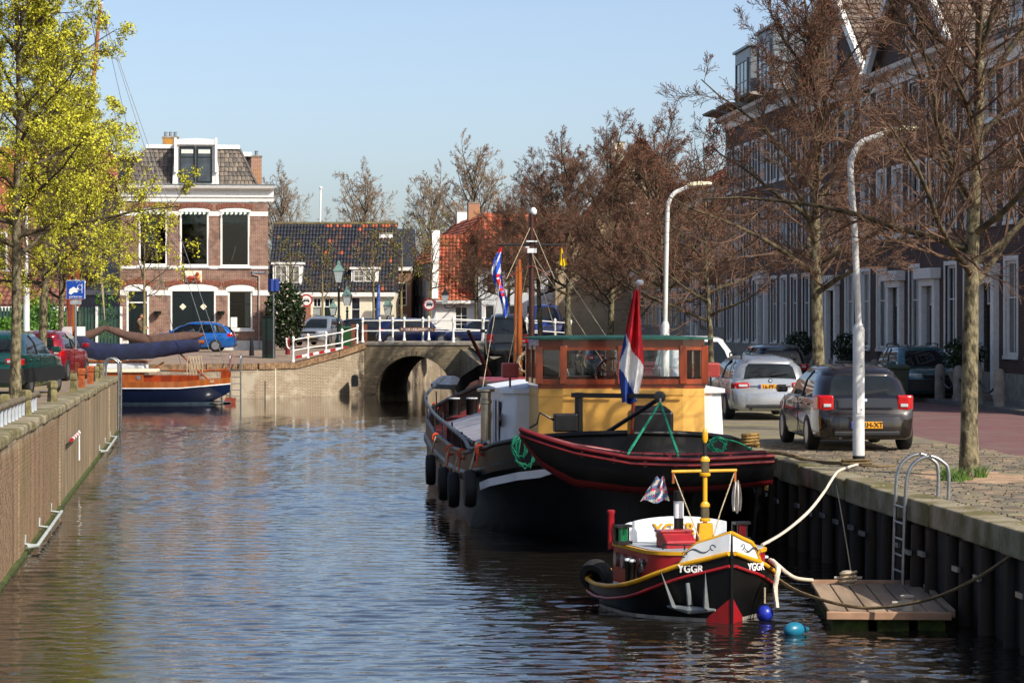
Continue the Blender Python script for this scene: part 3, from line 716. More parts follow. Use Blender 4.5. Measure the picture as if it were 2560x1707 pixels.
# lean-to at the back left and the grey side house
gr = thing('grey_house', 'grey rendered house end standing left of the corner house', 'house', (0, 136, 0))
MB().box(-24.2, -19.9, 0, 8, 1.5, 9.6).obj('rendered_wall', GREYR, gr)
MB().prism([(-24.4, 9.6), (-20.1, 9.6), (-22.2, 12.6)], -.2, 8.2, 'Y').obj('roof', mat('red_brown_tiles', '#8a4a31', .85, var=.3, scale=8, bump=.4), gr)
win(gr, -23.6, -22.7, 5.2, 6.9, -.03, 2, 3, .07); win(gr, -22.2, -21.3, 5.2, 6.9, -.03, 2, 3, .07)
MB().box(-24.2, -20.2, -.1, 0, 4.6, 4.85).obj('white_band', WHITE, gr)

# ---------------------------------------------------------------- long low house with the dark patched roof
KY = 171.0; ks = F / KY
def kx(px): return (px - 1280) / ks
def kz(py): return CAMZ - (py - 790) / ks
lh = thing('long_house', 'low white-fronted house with dark pantile roof patched in orange', 'house', (0, KY, 0))
x0, x1, ze, zr_ = kx(668), kx(985), kz(731), kz(556); gz = 2.0
hol = [(kx(a), kx(b), c, kz(d)) for a, b, c, d in ((756, 776, 2.75, 745), (783, 803, gz, 745), (811, 836, gz, 745), (877, 902, 2.75, 742), (928, 950, 2.75, 742))]
b = MB(); wall_holes(b, x0, x1, gz - .3, ze, hol); b.box(x0, x1, .6, 8, gz - .3, ze - .02); b.obj('white_wall', CREAM, lh)
MB().box(x0 - .1, x1 + .1, -.25, .05, ze - .28, ze).obj('eaves_board', WHITE, lh)
for i, (xa, xb, za, zb) in enumerate(hol):
    if i in (1, 2):
        MB().box(xa + .03, xb - .03, .06, .12, za, zb - .6).obj('front_door', DKGREEN if i == 2 else mat('grey_door', '#8f9694', .5), lh)
        win(lh, xa, xb, zb - .6, zb, .03, 2, 1, .05)
    else: win(lh, xa, xb, za, zb, .03, 1, 2, .08, WHITE, GLASS, rows=[0, .6, 1])
MB().box(kx(757), kx(777), -.02, .0, gz, kz(747)).obj('brick_panel', mat('orange_brick', '#9a5c40', .85, var=.25, scale=12), lh)
dp = 5.0
b = MB(); b.add([(x0, -.2, ze), (x1, -.2, ze), (x1, dp, zr_), (x0, dp, zr_), (x0, 10.2, ze), (x1, 10.2, ze)], [(0, 1, 2, 3), (3, 2, 5, 4), (0, 3, 4), (1, 5, 2)]); b.obj('roof', mat('roof_under', '#1d1d20', .9), lh)
PT = [mat('dark_pantile', '#2d2f36', .5, var=.3, scale=3), mat('brown_pantile', '#4a352f', .8, var=.3, scale=3), mat('orange_pantile', '#9a4c30', .8, var=.25, scale=3)]
def pk(u, v):
    k = rnd.random()
    if u > .42:
        if v > .9 and rnd.random() < .75: return 2
        if k < .008: return 2
        if k < .3: return 1
        if .42 < u < .47 and .4 < v < .55 and k < .5: return 2
    return 0 if k > .05 else 1
tiles(lh, (x0, -.2, ze + .05), (x1 - x0, 0, 0), (0, dp + .2, zr_ - ze), 38, 17, PT, pk, .05, 'pantile', .045)
MB().tube([(x0 - .05, dp, zr_ + .08), (x1 + .05, dp, zr_ + .08)], .13, 8).obj('ridge', mat('mossy_ridge', '#5f563a', .9, var=.3), lh)
def dormer(par, xa, xb, za, zb, y0, y1, nc):
    o = MB().box(xa, xb, y0 + .05, y1, za, zb - .02).obj('dormer', WHITE, par)
    MB().box(xa - .1, xb + .1, y0 - .1, y1 + .2, zb - .02, zb + .12).obj('dormer_roof', WHITE, o)
    for k in range(nc):
        a = lerp(xa + .12, xb - .12, k / nc) + .04; c = lerp(xa + .12, xb - .12, (k + 1) / nc) - .04
        win(o, a, c, za + .18, zb - .12, y0, 2, 2, .05, WHITE, glass_mat('curtained_glass', (.2, .2, .17), .1))
dormer(lh, kx(681), kx(754), kz(714), kz(660), .25, 2.6, 2); dormer(lh, kx(877), kx(945), kz(711), kz(672), .4, 2.6, 2)
sk = MB().obox((kx(815), 2.0, kz(678)), (.8, .12, 1.0), (-45, 0, 0)).obj('skylight', WHITE, lh)
MB().box(-.28, .28, -.09, -.07, -.35, .35).obj('pane', BLIND, sk, loc=(kx(815), 2.0, kz(678))) if False else None
chimney(lh, kx(962), dp, zr_ - .4, kz(546), .8, .7)
chimney(lh, kx(958), dp - 1.2, zr_ - 1.3, kz(580), .9, .5, 0, WHITE)

# ---------------------------------------------------------------- row beyond the bridge: narrow brick house, white house, orange-roofed cottage
nb = thing('narrow_house', 'narrow red brick house squeezed beside the long low house', 'house', (0, 178, 0))
NB = brick_mat('plain_red_brick', '#8d5340', '#9d624c', '#a59684', .21, .065, .01, '#5b3a33', .4)
MB().box(-8.3, -6.9, 0, 8, 1.6, 6.6).obj('brick_wall', NB, nb)
MB().box(-8.4, -6.8, -.15, .1, 6.6, 6.85).obj('eaves_board', WHITE, nb)
MB().prism([(-.1, 6.85), (8, 6.85), (4, 9.6)], -8.4, -6.8, 'X').obj('roof', PT[0], nb)
win(nb, -8.0, -7.2, 4.2, 5.8, -.03, 2, 3, .07); win(nb, -8.0, -7.2, 2.2, 3.6, -.03, 2, 2, .07)
ORT = [mat('orange_tile', '#9e4e31', .85, var=.25, scale=5), mat('orange_tile_b', '#8c4129', .85, var=.25, scale=5), mat('orange_tile_c', '#a85f40', .8, var=.2)]
WR = mat('white_render', '#c9ccce', .8, var=.07, scale=2)
wh = thing('white_house', 'two-storey pale rendered house with steep orange tile roof beyond the bridge', 'house', (-5.2, 172, 0), R(-90 + 7.5))
# local x runs towards the camera, local y to the right; the front faces the canal on the left
Lh = 19
hol = [(-Lh + 1.2 + 2.6 * i, -Lh + 2.2 + 2.6 * i, z, z + h) for i in range(7) for z, h in ((2.6, 1.7), (4.9, 1.4))]
b = MB(); wall_holes(b, -Lh, 0, 1.6, 6.85, hol); b.box(-Lh, 0, .5, 7, 1.6, 6.8); b.obj('rendered_wall', WR, wh)
for h in hol: win(wh, *h, .08, 2, 3, .07)
MB().box(-Lh - .1, .1, -.2, .05, 6.7, 6.95).obj('eaves_board', LEAD, wh)
b = MB(); b.add([(-Lh, -.15, 6.95), (0, -.15, 6.95), (0, 3.5, 10.2), (-Lh, 3.5, 10.2), (0, 7.1, 6.95), (-Lh, 7.1, 6.95)], [(0, 1, 2, 3), (3, 2, 4, 5), (1, 4, 2), (0, 3, 5)]); b.obj('roof', ORT[1], wh)
tiles(wh, (-Lh, -.15, 7.0), (Lh, 0, 0), (0, 3.65, 3.25), 36, 12, ORT, None, .05, 'roof_tile', .03)
chimney(wh, -8, 3.2, 9.6, 11.3, .9, .8); chimney(wh, -15, 3.2, 9.6, 11.0, .8, .7, 0, WHITE)
ct_ = thing('cottage', 'orange-roofed cottage with white gable edge and low lit front past the bridge', 'cottage', (0, 164, 0))
c0, c1 = -5.1, -2.2
hol = [(-3.6, -2.8, 2.4, 4.1)]
b = MB(); wall_holes(b, c0 + .3, c1, 1.7, 4.5, hol); b.box(c0 + .3, c1, .4, 6, 1.7, 4.4); b.obj('white_wall', WHITE, ct_)
win(ct_, -3.6, -2.8, 2.4, 4.1, .05, 2, 3, .06)
MB().prism([(-.1, 1.7), (6, 1.7), (6, 4.6), (3.2, 8.8), (-.1, 4.6)], c0, c0 + .3, 'X').obj('gable_wall', WR, ct_)
MB().bar((c0 + .2, -.4, 4.55), (c0 + .2, 3.2, 8.95), .5, .18).obj('gable_board', WHITE, ct_)
b = MB(); b.add([(c0 + .3, -.3, 4.4), (c1, -.3, 4.4), (c1, 3.2, 8.6), (c0 + .3, 3.2, 8.6), (c1, 6.2, 4.5), (c0 + .3, 6.2, 4.5)], [(0, 1, 2, 3), (3, 2, 4, 5), (1, 4, 2)]); b.obj('roof', ORT[1], ct_)
tiles(ct_, (c0 + .35, -.3, 4.45), (c1 - c0 - .35, 0, 0), (0, 3.5, 4.2), 11, 18, ORT, None, .05, 'roof_tile', .035)
MB().box(c0 + .3, c1, -.4, -.25, 4.28, 4.48).obj('eaves_board', WHITE, ct_)
c2 = thing('white_house', 'plain pale house front with slim windows right of the orange-roofed cottage', 'house', (0, 163, 0))
hol = [(-1.7, -1.1, 2.5, 4.2), (-.4, .2, 2.5, 4.2), (.9, 1.5, 2.5, 4.2), (2.2, 2.8, 2.5, 4.2), (-1.6, -1, 4.9, 6.2), (.4, 1, 4.9, 6.2), (2.2, 2.8, 4.9, 6.2)]
b = MB(); wall_holes(b, -1.9, 4, 1.7, 6.6, hol); b.box(-1.9, 4, .4, 8, 1.7, 6.55); b.obj('rendered_wall', WR, c2)
for h in hol: win(c2, *h, .06, 1, 2, .06)
MB().prism([(-.2, 6.6), (8, 6.6), (4, 10)], -1.95, 4.1, 'X').obj('roof', ORT[1], c2)
tiles(c2, (-1.95, -.2, 6.65), (6, 0, 0), (0, 4.2, 3.4), 18, 12, ORT, None, .05, 'roof_tile', .035)

# ---------------------------------------------------------------- the tall row along the right street
DKB = brick_mat('dark_row_brick', '#432a21', '#523227', '#5d534b', .21, .065, .01, '#35211c', .5)
GRB = brick_mat('grey_row_wall', '#523e34', '#5f493d', '#6a625a', .21, .065, .01, '#4a3c38', .5)
BGB = brick_mat('beige_brick', '#a08a6a', '#b09a78', '#b5aa92', .21, .065, .01, '#8a7350', .4)
OCH = mat('ochre_render', '#b79a6a', .85, var=.1, scale=2)
RANG = math.atan(-QS) - R(90)
RTILE = [mat('buff_tile', '#7a6c60', .85, var=.25, scale=4), mat('buff_tile_b', '#857567', .85, var=.25, scale=4), mat('buff_tile_c', '#6d6259', .85, var=.25, scale=4)]
def row_house(name, label, Y0, Y1, zc, wallm, floors, bays, roof='flat', apex=None, mf=WHITE, door=None, cat='house', stone=True, tilecols=(14, 20), roofm=None):
    """terrace house, front facing the canal; Y0 is the far end, Y1 the near end"""
    L = (Y0 - Y1) * math.sqrt(1 + QS * QS); gz = zr((Y0 + Y1) / 2) + .1
    h = thing(name, label, cat, (fx(Y0), Y0, 0), RANG)
    hol = []; bw = L / bays
    for f, (za, zb) in enumerate(floors):
        for i in range(bays):
            c = bw * (i + .5); ww = min(1.15, bw * .55)
            if door is not None and f == 0 and i in (door if isinstance(door, (list, tuple)) else [door]): hol.append((c - .6, c + .6, gz, gz + 3.0, 'd'))
            else: hol.append((c - ww / 2, c + ww / 2, za, zb, 'w'))
    b = MB(); wall_holes(b, 0, L, gz - .4, zc, [q[:4] for q in hol]); b.box(0, L, .5, 9, gz - .4, zc - .02); b.obj('brick_wall', wallm, h)
    for xa, xb, za, zb, k in hol:
        if k == 'w': win(h, xa, xb, za, zb, .08, 2, 2, .08, mf, rnd.choice([GLASS, GLASS, glass_mat('curtained_dark', (.09, .09, .08), .08), glass_mat('blind_glass', (.16, .15, .13), .12)]), .12, rows=[0, .62, 1], sill=True)
        else:
            fr = MB().box(xa - .28, xa, -.16, .1, za, zb).box(xb, xb + .28, -.16, .1, za, zb).box(xa - .4, xb + .4, -.3, .05, zb + .2, zb + .5).box(xa - .28, xb + .28, -.18, .08, zb, zb + .2)
            fr.obj('door_surround', mf, h, bevel=.01)
            MB().box(xa + .04, xb - .04, .1, .16, za + .15, zb - .6).obj('front_door', DKGREEN, h, bevel=.01)
            win(h, xa + .04, xb - .04, zb - .55, zb - .02, .1, 2, 1, .05, mf)
            MB().box(xa - .3, xb + .3, -.7, -.19, za - .12, za + .14).obj('doorstep', STONE, h, bevel=.02)
    MB().box(-.02, L + .02, -.06, .02, gz - .3, gz + .7).obj('plinth', STONE, h)
    MB().prism([(0, zc - .5), (-.12, zc - .5), (-.15, zc - .2), (-.45, zc - .12), (-.5, zc), (0, zc)], -.02, L + .02, 'X').obj('cornice', WHITE, h)
    rm = roofm or RTILE
    if roof == 'gable':
        ap = apex or (zc + 3.4); mx = L / 2
        MB().prism([(0, zc), (L, zc), (mx, ap)], .02, 9, 'Y').obj('gable_wall', wallm, h)
        b = MB(); b.add([(-.1, -.2, zc), (mx, -.2, ap + .1), (mx, 9, ap + .1), (-.1, 9, zc), (L + .1, -.2, zc), (L + .1, 9, zc)], [(0, 1, 2, 3), (1, 4, 5, 2)]); b.obj('roof', rm[2], h)
        tiles(h, (L + .1, -.15, zc + .05), (0, 9, 0), (mx - L - .1, 0, ap - zc), tilecols[0], tilecols[1], rm, None, .05, 'roof_tile', .03)
        for e in (0, L): MB().bar((e, -.3, zc - .05), (mx, -.3, ap + .1), .16, .3).obj('gable_board', WHITE, h)
        win(h, mx - .5, mx + .5, zc + .3, zc + 1.6, -.02, 2, 2, .08, mf, GLASS, .1)
    elif roof == 'side':
        ap = apex or zc + 3
        b = MB(); b.prism([(-.3, zc), (9, zc), (4.3, ap)], 0, L, 'X'); b.obj('roof', rm[1], h)
        tiles(h, (0, -.3, zc + .03), (L, 0, 0), (0, 4.6, ap - zc), tilecols[0], tilecols[1], rm, None, .05, 'roof_tile', .03)
    else:
        MB().box(0, L, .3, 9, zc, zc + .1).obj('flat_roof', LEAD, h)
    return h, L
FL3 = [(2.5, 4.9), (5.9, 7.9), (8.6, 10.3)]
rA, LA = row_house('tall_house', 'tall grey-brown house with two zinc dormers and stepped cornices', 108.9, 93, 11.7, GRB, FL3, 8, 'flat', door=4)
for xa, dz in ((1.2, 0), (6.2, .25)):       # zinc dormers on the roof edge
    o = MB().box(xa, xa + 3.6, .2, 5, 11.82, 14.3 + dz).obj('zinc_dormer', LEAD, rA, bevel=.02)
    for k in range(9): MB().box(xa + 3.6, xa + 3.63, .55 + .5 * k, .58 + .5 * k, 11.85, 14.28 + dz).obj('seam', LEAD, o)
    win(o, xa + .4, xa + 3.2, 12.1, 13.9 + dz, .15, 3, 2, .1, LEAD)
    MB().box(xa - .08, xa + 3.7, .1, 5.1, 14.3 + dz, 14.4 + dz).obj('dormer_roof', LEAD, o)
for k, (xa, xb, zz) in enumerate(((-.3, 2.4, 11.75), (3.2, 6.0, 11.75), (7.5, 11, 11.75))):
    MB().prism([(-.1, zz), (-.9, zz + .12), (-.95, zz + .2), (0, zz + .22)], xa, xb, 'X').obj('cornice_canopy', STONE, rA)
rB, LB = row_house('gabled_house', 'steep gabled brick house with buff tiles beside the zinc dormers', 93, 81, 11.1, DKB, FL3, 5, 'gable', 14.9, door=2, tilecols=(22, 20))
rC, LC = row_house('gabled_house', 'broad gabled brick house with wide white verge boards behind the rightmost lamp', 81, 70.5, 10.9, DKB, FL3, 5, 'gable', 14.4, door=[1, 3], tilecols=(20, 15))
rD, LD = row_house('dormer_house', 'dark brick house with white roof dormer at the right edge', 70.5, 58.5, 10.4, DKB, FL3, 6, 'side', 13.6, door=[1, 4], tilecols=(24, 12))
o = MB().box(4.5, 8.2, .1, 4, 10.5, 13.1).obj('dormer', CREAM, rD)
win(o, 5.0, 7.7, 10.9, 12.7, .02, 3, 2, .09); MB().box(4.3, 8.4, -.2, 4.1, 13.1, 13.3).obj('dormer_roof', WHITE, o)
FL2 = [(2.9, 4.7), (5.7, 7.3)]
rE, LE = row_house('terrace_house', 'dark brick terrace house under a red tile roof past the tall row', 122.5, 108.9, 8.9, DKB, FL2, 6, 'side', 11.6, door=2, roofm=[mat('red_tile', '#8e4329', .85, var=.25, scale=4), mat('red_tile_b', '#9c4e30', .85, var=.25, scale=4), mat('red_tile_c', '#7a3a26', .85)], tilecols=(26, 11))
chimney(rE, 2.6, 3.2, 10.6, 12.6, 1.0, .8); chimney(rE, 6.5, 3.2, 10.6, 12.4, .7, .6); chimney(rE, 12.9, 2.2, 9.2, 13.0, .8, .8, 0, CREAM)
rF, LF = row_house('ochre_house', 'ochre rendered house front glimpsed between the tree trunks', 141, 122.5, 8.2, OCH, FL2, 7, 'side', 10.6, door=[1, 5], roofm=[MATS['red_tile'], MATS['red_tile_b'], MATS['red_tile_c']], tilecols=(20, 10))
rG, LG = row_house('brick_house', 'red brick house with pale window frames beyond the ochre front', 160, 141, 8.4, NB, FL2, 7, 'side', 11, door=3, roofm=[MATS['red_tile'], MATS['red_tile_b'], MATS['red_tile_c']], tilecols=(20, 10))
rH, LH = row_house('terrace_house', 'farthest beige house of the right row behind the bare trees', 185, 160, 7.6, BGB, FL2, 8, 'side', 10.2, door=3, roofm=ORT, tilecols=(20, 10))
gb = thing('gable_end', 'tall beige brick gable end with red-brown roof rising above the trees', 'house', (0, 140, 0))
gx = (1602 - 1280) / (F / 140); apz = CAMZ + (790 - 345) * 140 / F
MB().prism([(gx - 4.6, 1.8), (gx + 3.8, 1.8), (gx + 3.8, 7.6), (gx, apz - .15), (gx - 4.6, 6.6)], 0, 9, 'Y').obj('gable_wall', BGB, gb)
for s_, e in ((-1, gx - 4.9), (1, gx + 4.0)):
    MB().add([(gx, -.3, apz), (e, -.3, 6.3 if s_ < 0 else 7.4), (e, 9, 6.3 if s_ < 0 else 7.4), (gx, 9, apz)], [(0, 1, 2, 3)]).obj('roof', MATS['red_tile_c'], gb)
    MB().bar((gx, -.3, apz - .1), (e, -.3, 6.2 if s_ < 0 else 7.3), .3, .35).obj('verge', mat('red_brown_verge', '#6e3a2c', .85, var=.3), gb)
chimney(gb, gx - .9, 6, apz - 1.6, apz + .15, .6, .5, 0, CREAM)
win(gb, gx - .6, gx + .4, 8.0, 9.6, -.03, 2, 3, .08)
# left-hand houses behind the trees
lb_ = thing('balcony_house', 'house with white balcony and dark lower front behind the left trees', 'house', (0, 133, 0))
MB().box(-45, -24.6, 0, 8, 1.6, 8.8).obj('brick_wall', NB, lb_)
MB().box(-45, -24.4, -1.2, 0, 4.55, 4.8).obj('balcony_floor', WHITE, lb_)
for i in range(12): MB().tube([(-44 + i * 1.7, -1.15, 4.8), (-44 + i * 1.7, -1.15, 5.75)], .03, 6).obj('baluster', WHITE, lb_)
MB().bar((-45, -1.15, 5.8), (-24.4, -1.15, 5.8), .07, .07).obj('balcony_rail', WHITE, lb_)
for i in range(7): win(lb_, -43 + 2.6 * i, -41.4 + 2.6 * i, 5.4, 7.8, -.04, 2, 2, .09)
MB().prism([(-.4, 8.8), (8.2, 8.8), (4, 12.4)], -45.2, -24.4, 'X').obj('roof', MATS['red_brown_tiles'], lb_)
sh = thing('shed', 'low shed with red-brown pantile roof behind the picket fence', 'shed', (0, 128.5, 0))
MB().box(-30, -21.6, .4, 3.5, 1.6, 3.9).obj('boarded_wall', DKGREEN, sh)
MB().prism([(-.1, 3.85), (4, 5.6), (4, 5.7), (-.15, 3.98)], -30.2, -21.4, 'X').obj('roof', MATS['red_brown_tiles'], sh)
SHT = [mat('brown_tile', '#7d5040', .85, var=.25), mat('brown_tile_b', '#6c4438', .85, var=.25)]
tiles(sh, (-30.2, -.15, 4.0), (8.8, 0, 0), (0, 4.1, 1.72), 30, 8, SHT, None, .05, 'roof_tile', .04)
MB().box(-30.2, -21.4, -.25, -.12, 3.75, 3.97).obj('gutter', WHITE, sh)
# ================================================================ trees
BARK = mat('grey_green_bark', '#7d7458', .9, var=.35, scale=13, bump=1.0, bscale=30, stretch=(1, 1, .55), col2='#38311f', mix=(.4, .62))
LIMB = mat('dark_limb_bark', '#5d5238', .9, var=.35, scale=7, bump=.6, bscale=30, col2='#2f281c', mix=(.4, .62))
TWIG = mat('brown_twig', '#4a3a2b', .9, var=.3, scale=3)
TWIGR = mat('red_brown_twig', '#624a39', .9, var=.3, scale=3)
BUD = mat('red_brown_bud', '#744229', .8, var=.3, scale=3)
BLOSSOM = mat('yellow_green_blossom', '#b4b22c', .8, var=.25, scale=3)
PALEW = mat('pale_twig', '#7d6a55', .9, var=.2, scale=3)
def rv(r): return Vector((r.uniform(-1, 1), r.uniform(-1, 1), r.uniform(-1, 1)))
class Tree:
    def __init__(s, seed): s.r = random.Random(seed); s.segs = []; s.tips = []
    def branch(s, p, d, L, r0, lev, cfg):
        r = s.r; c = cfg[lev]; n = c['n']; step = L / n; p = p.copy(); d = d.copy(); nodes = []
        for i in range(n):
            d = (d + rv(r) * c['wig'] + Vector((0, 0, c['up']))).normalized()
            q = p + d * step; ra = r0 * (1 - i / n * c['tap']); rb = r0 * (1 - (i + 1) / n * c['tap'])
            s.segs.append((p, q, ra, rb, lev)); p = q; nodes.append((q, d.copy(), rb, (i + 1) / n))
        if lev + 1 < len(cfg):
            k = c['kids']
            if isinstance(k, tuple): k = r.randint(*k)
            for j in range(k):
                t = c['from'] + (1 - c['from']) * (j + r.random()) / k
                f = t * n - 1e-6; i = min(n - 1, int(f)); a = nodes[i - 1][0] if i else nodes[0][0] - nodes[0][1] * step
                pos = a.lerp(nodes[i][0], f - i); dd = nodes[i][1]
                side = rv(r); side -= dd * side.dot(dd); side.normalize()
                ang = R(r.uniform(*c['ang'])); nd = dd * math.cos(ang) + side * math.sin(ang)
                nd.z += c.get('flat', 0) * r.random()
                s.branch(pos, nd.normalized(), c['cl'] * L * r.uniform(.6, 1.1) * (1 - .45 * t), max(nodes[i][2] * c['cr'], .0035), lev + 1, cfg)
        if lev + 1 >= len(cfg) - 0:
            s.tips.append((p, d))
    def street(s, H, h0, spread, trunk_r, limbs, dens, leader=.9, elev=(14, 66), top=.55):
        """street tree: leader trunk, spreading limbs from h0 upward"""
        r = s.r; p = Vector((0, 0, 0)); d = Vector((r.uniform(-.03, .03), r.uniform(-.03, .03), 1)).normalized(); n = 14; pts = []
        for i in range(n):
            q = p + d * H * leader / n; d = (d + rv(r) * (.05 if i * H * leader / n > h0 else .02) + Vector((0, 0, .05))).normalized()
            t0, t1 = i / n, (i + 1) / n
            s.segs.append((p, q, trunk_r * (1.25 if i == 0 else 1) * (1 - .85 * t0 ** 1.3), trunk_r * (1 - .85 * t1 ** 1.3), 0)); pts.append((p, q)); p = q
        cfg = [None,
               dict(n=7, wig=.17, up=.04, tap=.78, kids=dens[0], ang=(30, 75), cl=.52, cr=.6, **{'from': .1}, flat=.2),
               dict(n=5, wig=.13, up=.05, tap=.7, kids=dens[1], ang=(25, 65), cl=.5, cr=.62, **{'from': .15}, flat=.2),
               dict(n=4, wig=.13, up=.05, tap=.6, kids=dens[2], ang=(25, 65), cl=.75, cr=.6, **{'from': .1}, flat=.15),
               dict(n=2, wig=.1, up=.06, tap=.5, kids=0, ang=(20, 50), cl=.5, cr=.6, **{'from': .1})]
        a = r.random() * 6
        for j in range(limbs):
            t = (j + .3 * r.random()) / limbs; h = h0 + (H * leader - h0) * t ** 1.1
            i = min(n - 1, int(h / (H * leader) * n)); pa, pb = pts[i]; pos = pa.lerp(pb, h / (H * leader) * n - i)
            a += 2.4 + r.uniform(-.4, .4); el = R(lerp(elev[0], elev[1], t) + r.uniform(-8, 8))
            L = spread * lerp(1.0, top, t) * r.uniform(.85, 1.12)
            s.branch(pos, Vector((math.cos(a) * math.cos(el), math.sin(a) * math.cos(el), math.sin(el))), L, trunk_r * lerp(.45, .26, t), 1, cfg)
        return s
    def build(s, woodm, twigm, tipm=None, tip=.03, tipn=1, minr=0.0, tipkind='bud'):
        wood, crown = MB(), MB()
        by = {}
        for p, q, ra, rb, lev in s.segs:
            n = 10 if lev == 0 else 6 if lev == 1 else 4 if lev == 2 else 3
            b = wood if lev <= 1 else crown
            d = (q - p).normalized(); x = d.orthogonal().normalized(); y = d.cross(x); o = len(b.v)
            ra, rb = max(ra, minr), max(rb, minr * .8)
            for c, rad in ((p, ra), (q, rb)):
                for j in range(n):
                    a = 2 * math.pi * j / n; b.v.append(tuple(c + (x * math.cos(a) + y * math.sin(a)) * rad))
            for j in range(n):
                b.f.append((o + j, o + (j + 1) % n, o + n + (j + 1) % n, o + n + j)); b.m.append(1 if lev == 1 else 0)
        if tipm:
            r = s.r
            for p, d in s.tips:
                if tipkind != 'bud' and (r.random() > .9 or (p.x * 12.9 + p.z * 7.7) % 3 < .5): continue
                for k in range(tipn):
                    if tipkind == 'bud':
                        c = p - d * (.06 * k + .02 * r.random()); sz = tip * r.uniform(.6, 1.2)
                        a = rv(r).normalized() * sz * .45; e = d * sz
                        o = len(crown.v); w = a.cross(d)
                        crown.v += [tuple(c - e * .4), tuple(c + a), tuple(c + w), tuple(c - a * .7 - w * .7), tuple(c + e)]
                        crown.f += [(0, 1, 2), (0, 2, 3), (0, 3, 1), (4, 2, 1), (4, 3, 2), (4, 1, 3)]; crown.m += [1] * 6
                    else:
                        c = p + rv(r) * tip * 2.6; sz = tip * r.uniform(.5, 1.1); a = rv(r).normalized() * sz; w = rv(r).normalized() * sz
                        o = len(crown.v); crown.v += [tuple(c - a), tuple(c + w), tuple(c + a), tuple(c - w)]
                        crown.f += [(o, o + 1, o + 2, o + 3)]; crown.m += [1]
                        continue
                    for i in range(-6, 0): crown.f[i] = tuple(o + j for j in crown.f[i])
        me1 = wood.mesh('trunk', [woodm, LIMB], 60, fix=False); me2 = crown.mesh('crown', [twigm, tipm] if tipm else twigm, None, fix=False)
        return me1, me2
def plant(name, label, meshes, loc, rz=0, group=None, sc=1, cat='tree'):
    t = thing(name, label, cat, loc, rz, group)
    a = link('trunk', meshes[0], t); b = link('crown', meshes[1], t); stuff(b)
    if sc != 1: t.scale = (sc, sc, sc)
    return t
T_A = Tree(11).street(9.6, 2.6, 4.0, .125, 26, ((11, 13), (8, 9), 8), elev=(24, 72), top=.5).build(BARK, TWIGR, BUD, .02, 1, .0036)
T_B = Tree(5).street(8.6, 2.7, 3.7, .135, 24, ((10, 12), (8, 9), 9), elev=(16, 74), top=.5).build(BARK, TWIGR, BUD, .026, 1, .0046)
T_C = Tree(23).street(8.2, 2.8, 3.8, .135, 24, ((10, 12), (8, 9), 9), elev=(14, 66), top=.48).build(BARK, TWIGR, BUD, .03, 1, .0056)
T_Y = Tree(31).street(6.2, 2.1, 2.8, .085, 18, ((7, 9), (6, 8), 5)).build(BARK, TWIGR, BUD, .035, 1, .005)
def qt(Y, off=2.3): return (qx(Y) + off, Y, zr(Y))
GT = 'bare street trees along the right quay'
plant('street_tree', 'bare tree with knotted lichened trunk nearest on the right quay edge', T_A, (6.42, 36.5, QZ), R(20), GT)
plant('street_tree', 'bare tree whose trunk rises behind the dark brown hatchback', T_B, (6.05, 51, QZ), R(110), GT)
plant('street_tree', 'slender young bare tree in front of the white people carrier', T_Y, (4.8, 62.5, QZ), R(40), GT)
plant('street_tree', 'bare tree behind the wheelhouse, right next to the white lamp', T_C, (qt(73.6)[0] + .6, 73.6, zr(73.6)), R(200), GT, .88)
plant('street_tree', 'bare tree seen through the wheelhouse glass, left of the flag', T_B, (qt(86)[0] + .5, 86, zr(86)), R(290), GT, .93)
plant('street_tree', 'bare tree standing behind the left end of the green wheelhouse roof', T_C, (qt(99)[0] + .5, 99, zr(99)), R(70), GT, .98)
plant('street_tree', 'bare tree standing behind the barge mast near the bridge', T_B, (qt(110)[0] + .5, 110, zr(110)), R(160), GT, .88)
plant('street_tree', 'red-twigged bare tree with pale trunk before the white houses past the bridge', T_C, ((1190 - 1280) * 140 / F, 140, 2.2), R(250), GT, .72)
plant('street_tree', 'bare tree right of the blue flag beyond the bridge end', T_B, ((1268 - 1280) * 128 / F, 128, 2.2), R(330), GT, .8)
# left bank, breaking into yellow-green flower
T_L = Tree(41).street(10.4, 2.9, 4.0, .12, 24, ((8, 10), (7, 8), 5), elev=(14, 74), top=.4).build(BARK, TWIG, BLOSSOM, .03, 11, .005, 'leaf')
T_M = Tree(47).street(10.6, 2.9, 4.1, .13, 24, ((8, 10), (7, 8), 5), elev=(14, 74), top=.4).build(BARK, TWIG, BLOSSOM, .031, 10, .006, 'leaf')
GL = 'flowering maples on the left quay'
plant('maple_tree', 'maple in yellow-green flower whose trunk stands in front of the green hatchback', T_L, ((38 - 1280) * 54 / F, 54, lz(54)), R(165), GL)
plant('maple_tree', 'maple in yellow-green flower rising between the green and the red car', T_M, ((106 - 1280) * 70 / F, 70, lz(70)), R(120), GL, .92)
plant('maple_tree', 'maple in yellow-green flower rising just left of the blue sign', T_L, ((152 - 1280) * 77.5 / F, 77.5, lz(77.5)), R(230), GL, .8)
T_S = Tree(61).street(6.2, 2.6, 2.0, .085, 12, ((5, 7), (4, 6), 3)).build(mat('olive_bark', '#7d7350', .9, var=.25, scale=5, bump=.5), TWIG, mat('young_leaf', '#8c8a35', .8, var=.2), .035, 1, .005, 'leaf')
plant('young_tree', 'slim young tree on the far quay in front of the corner house', T_S, (P(360, 0, 121).x, 121, 1.8), R(70))
GY = 'young trees beyond the bridge'
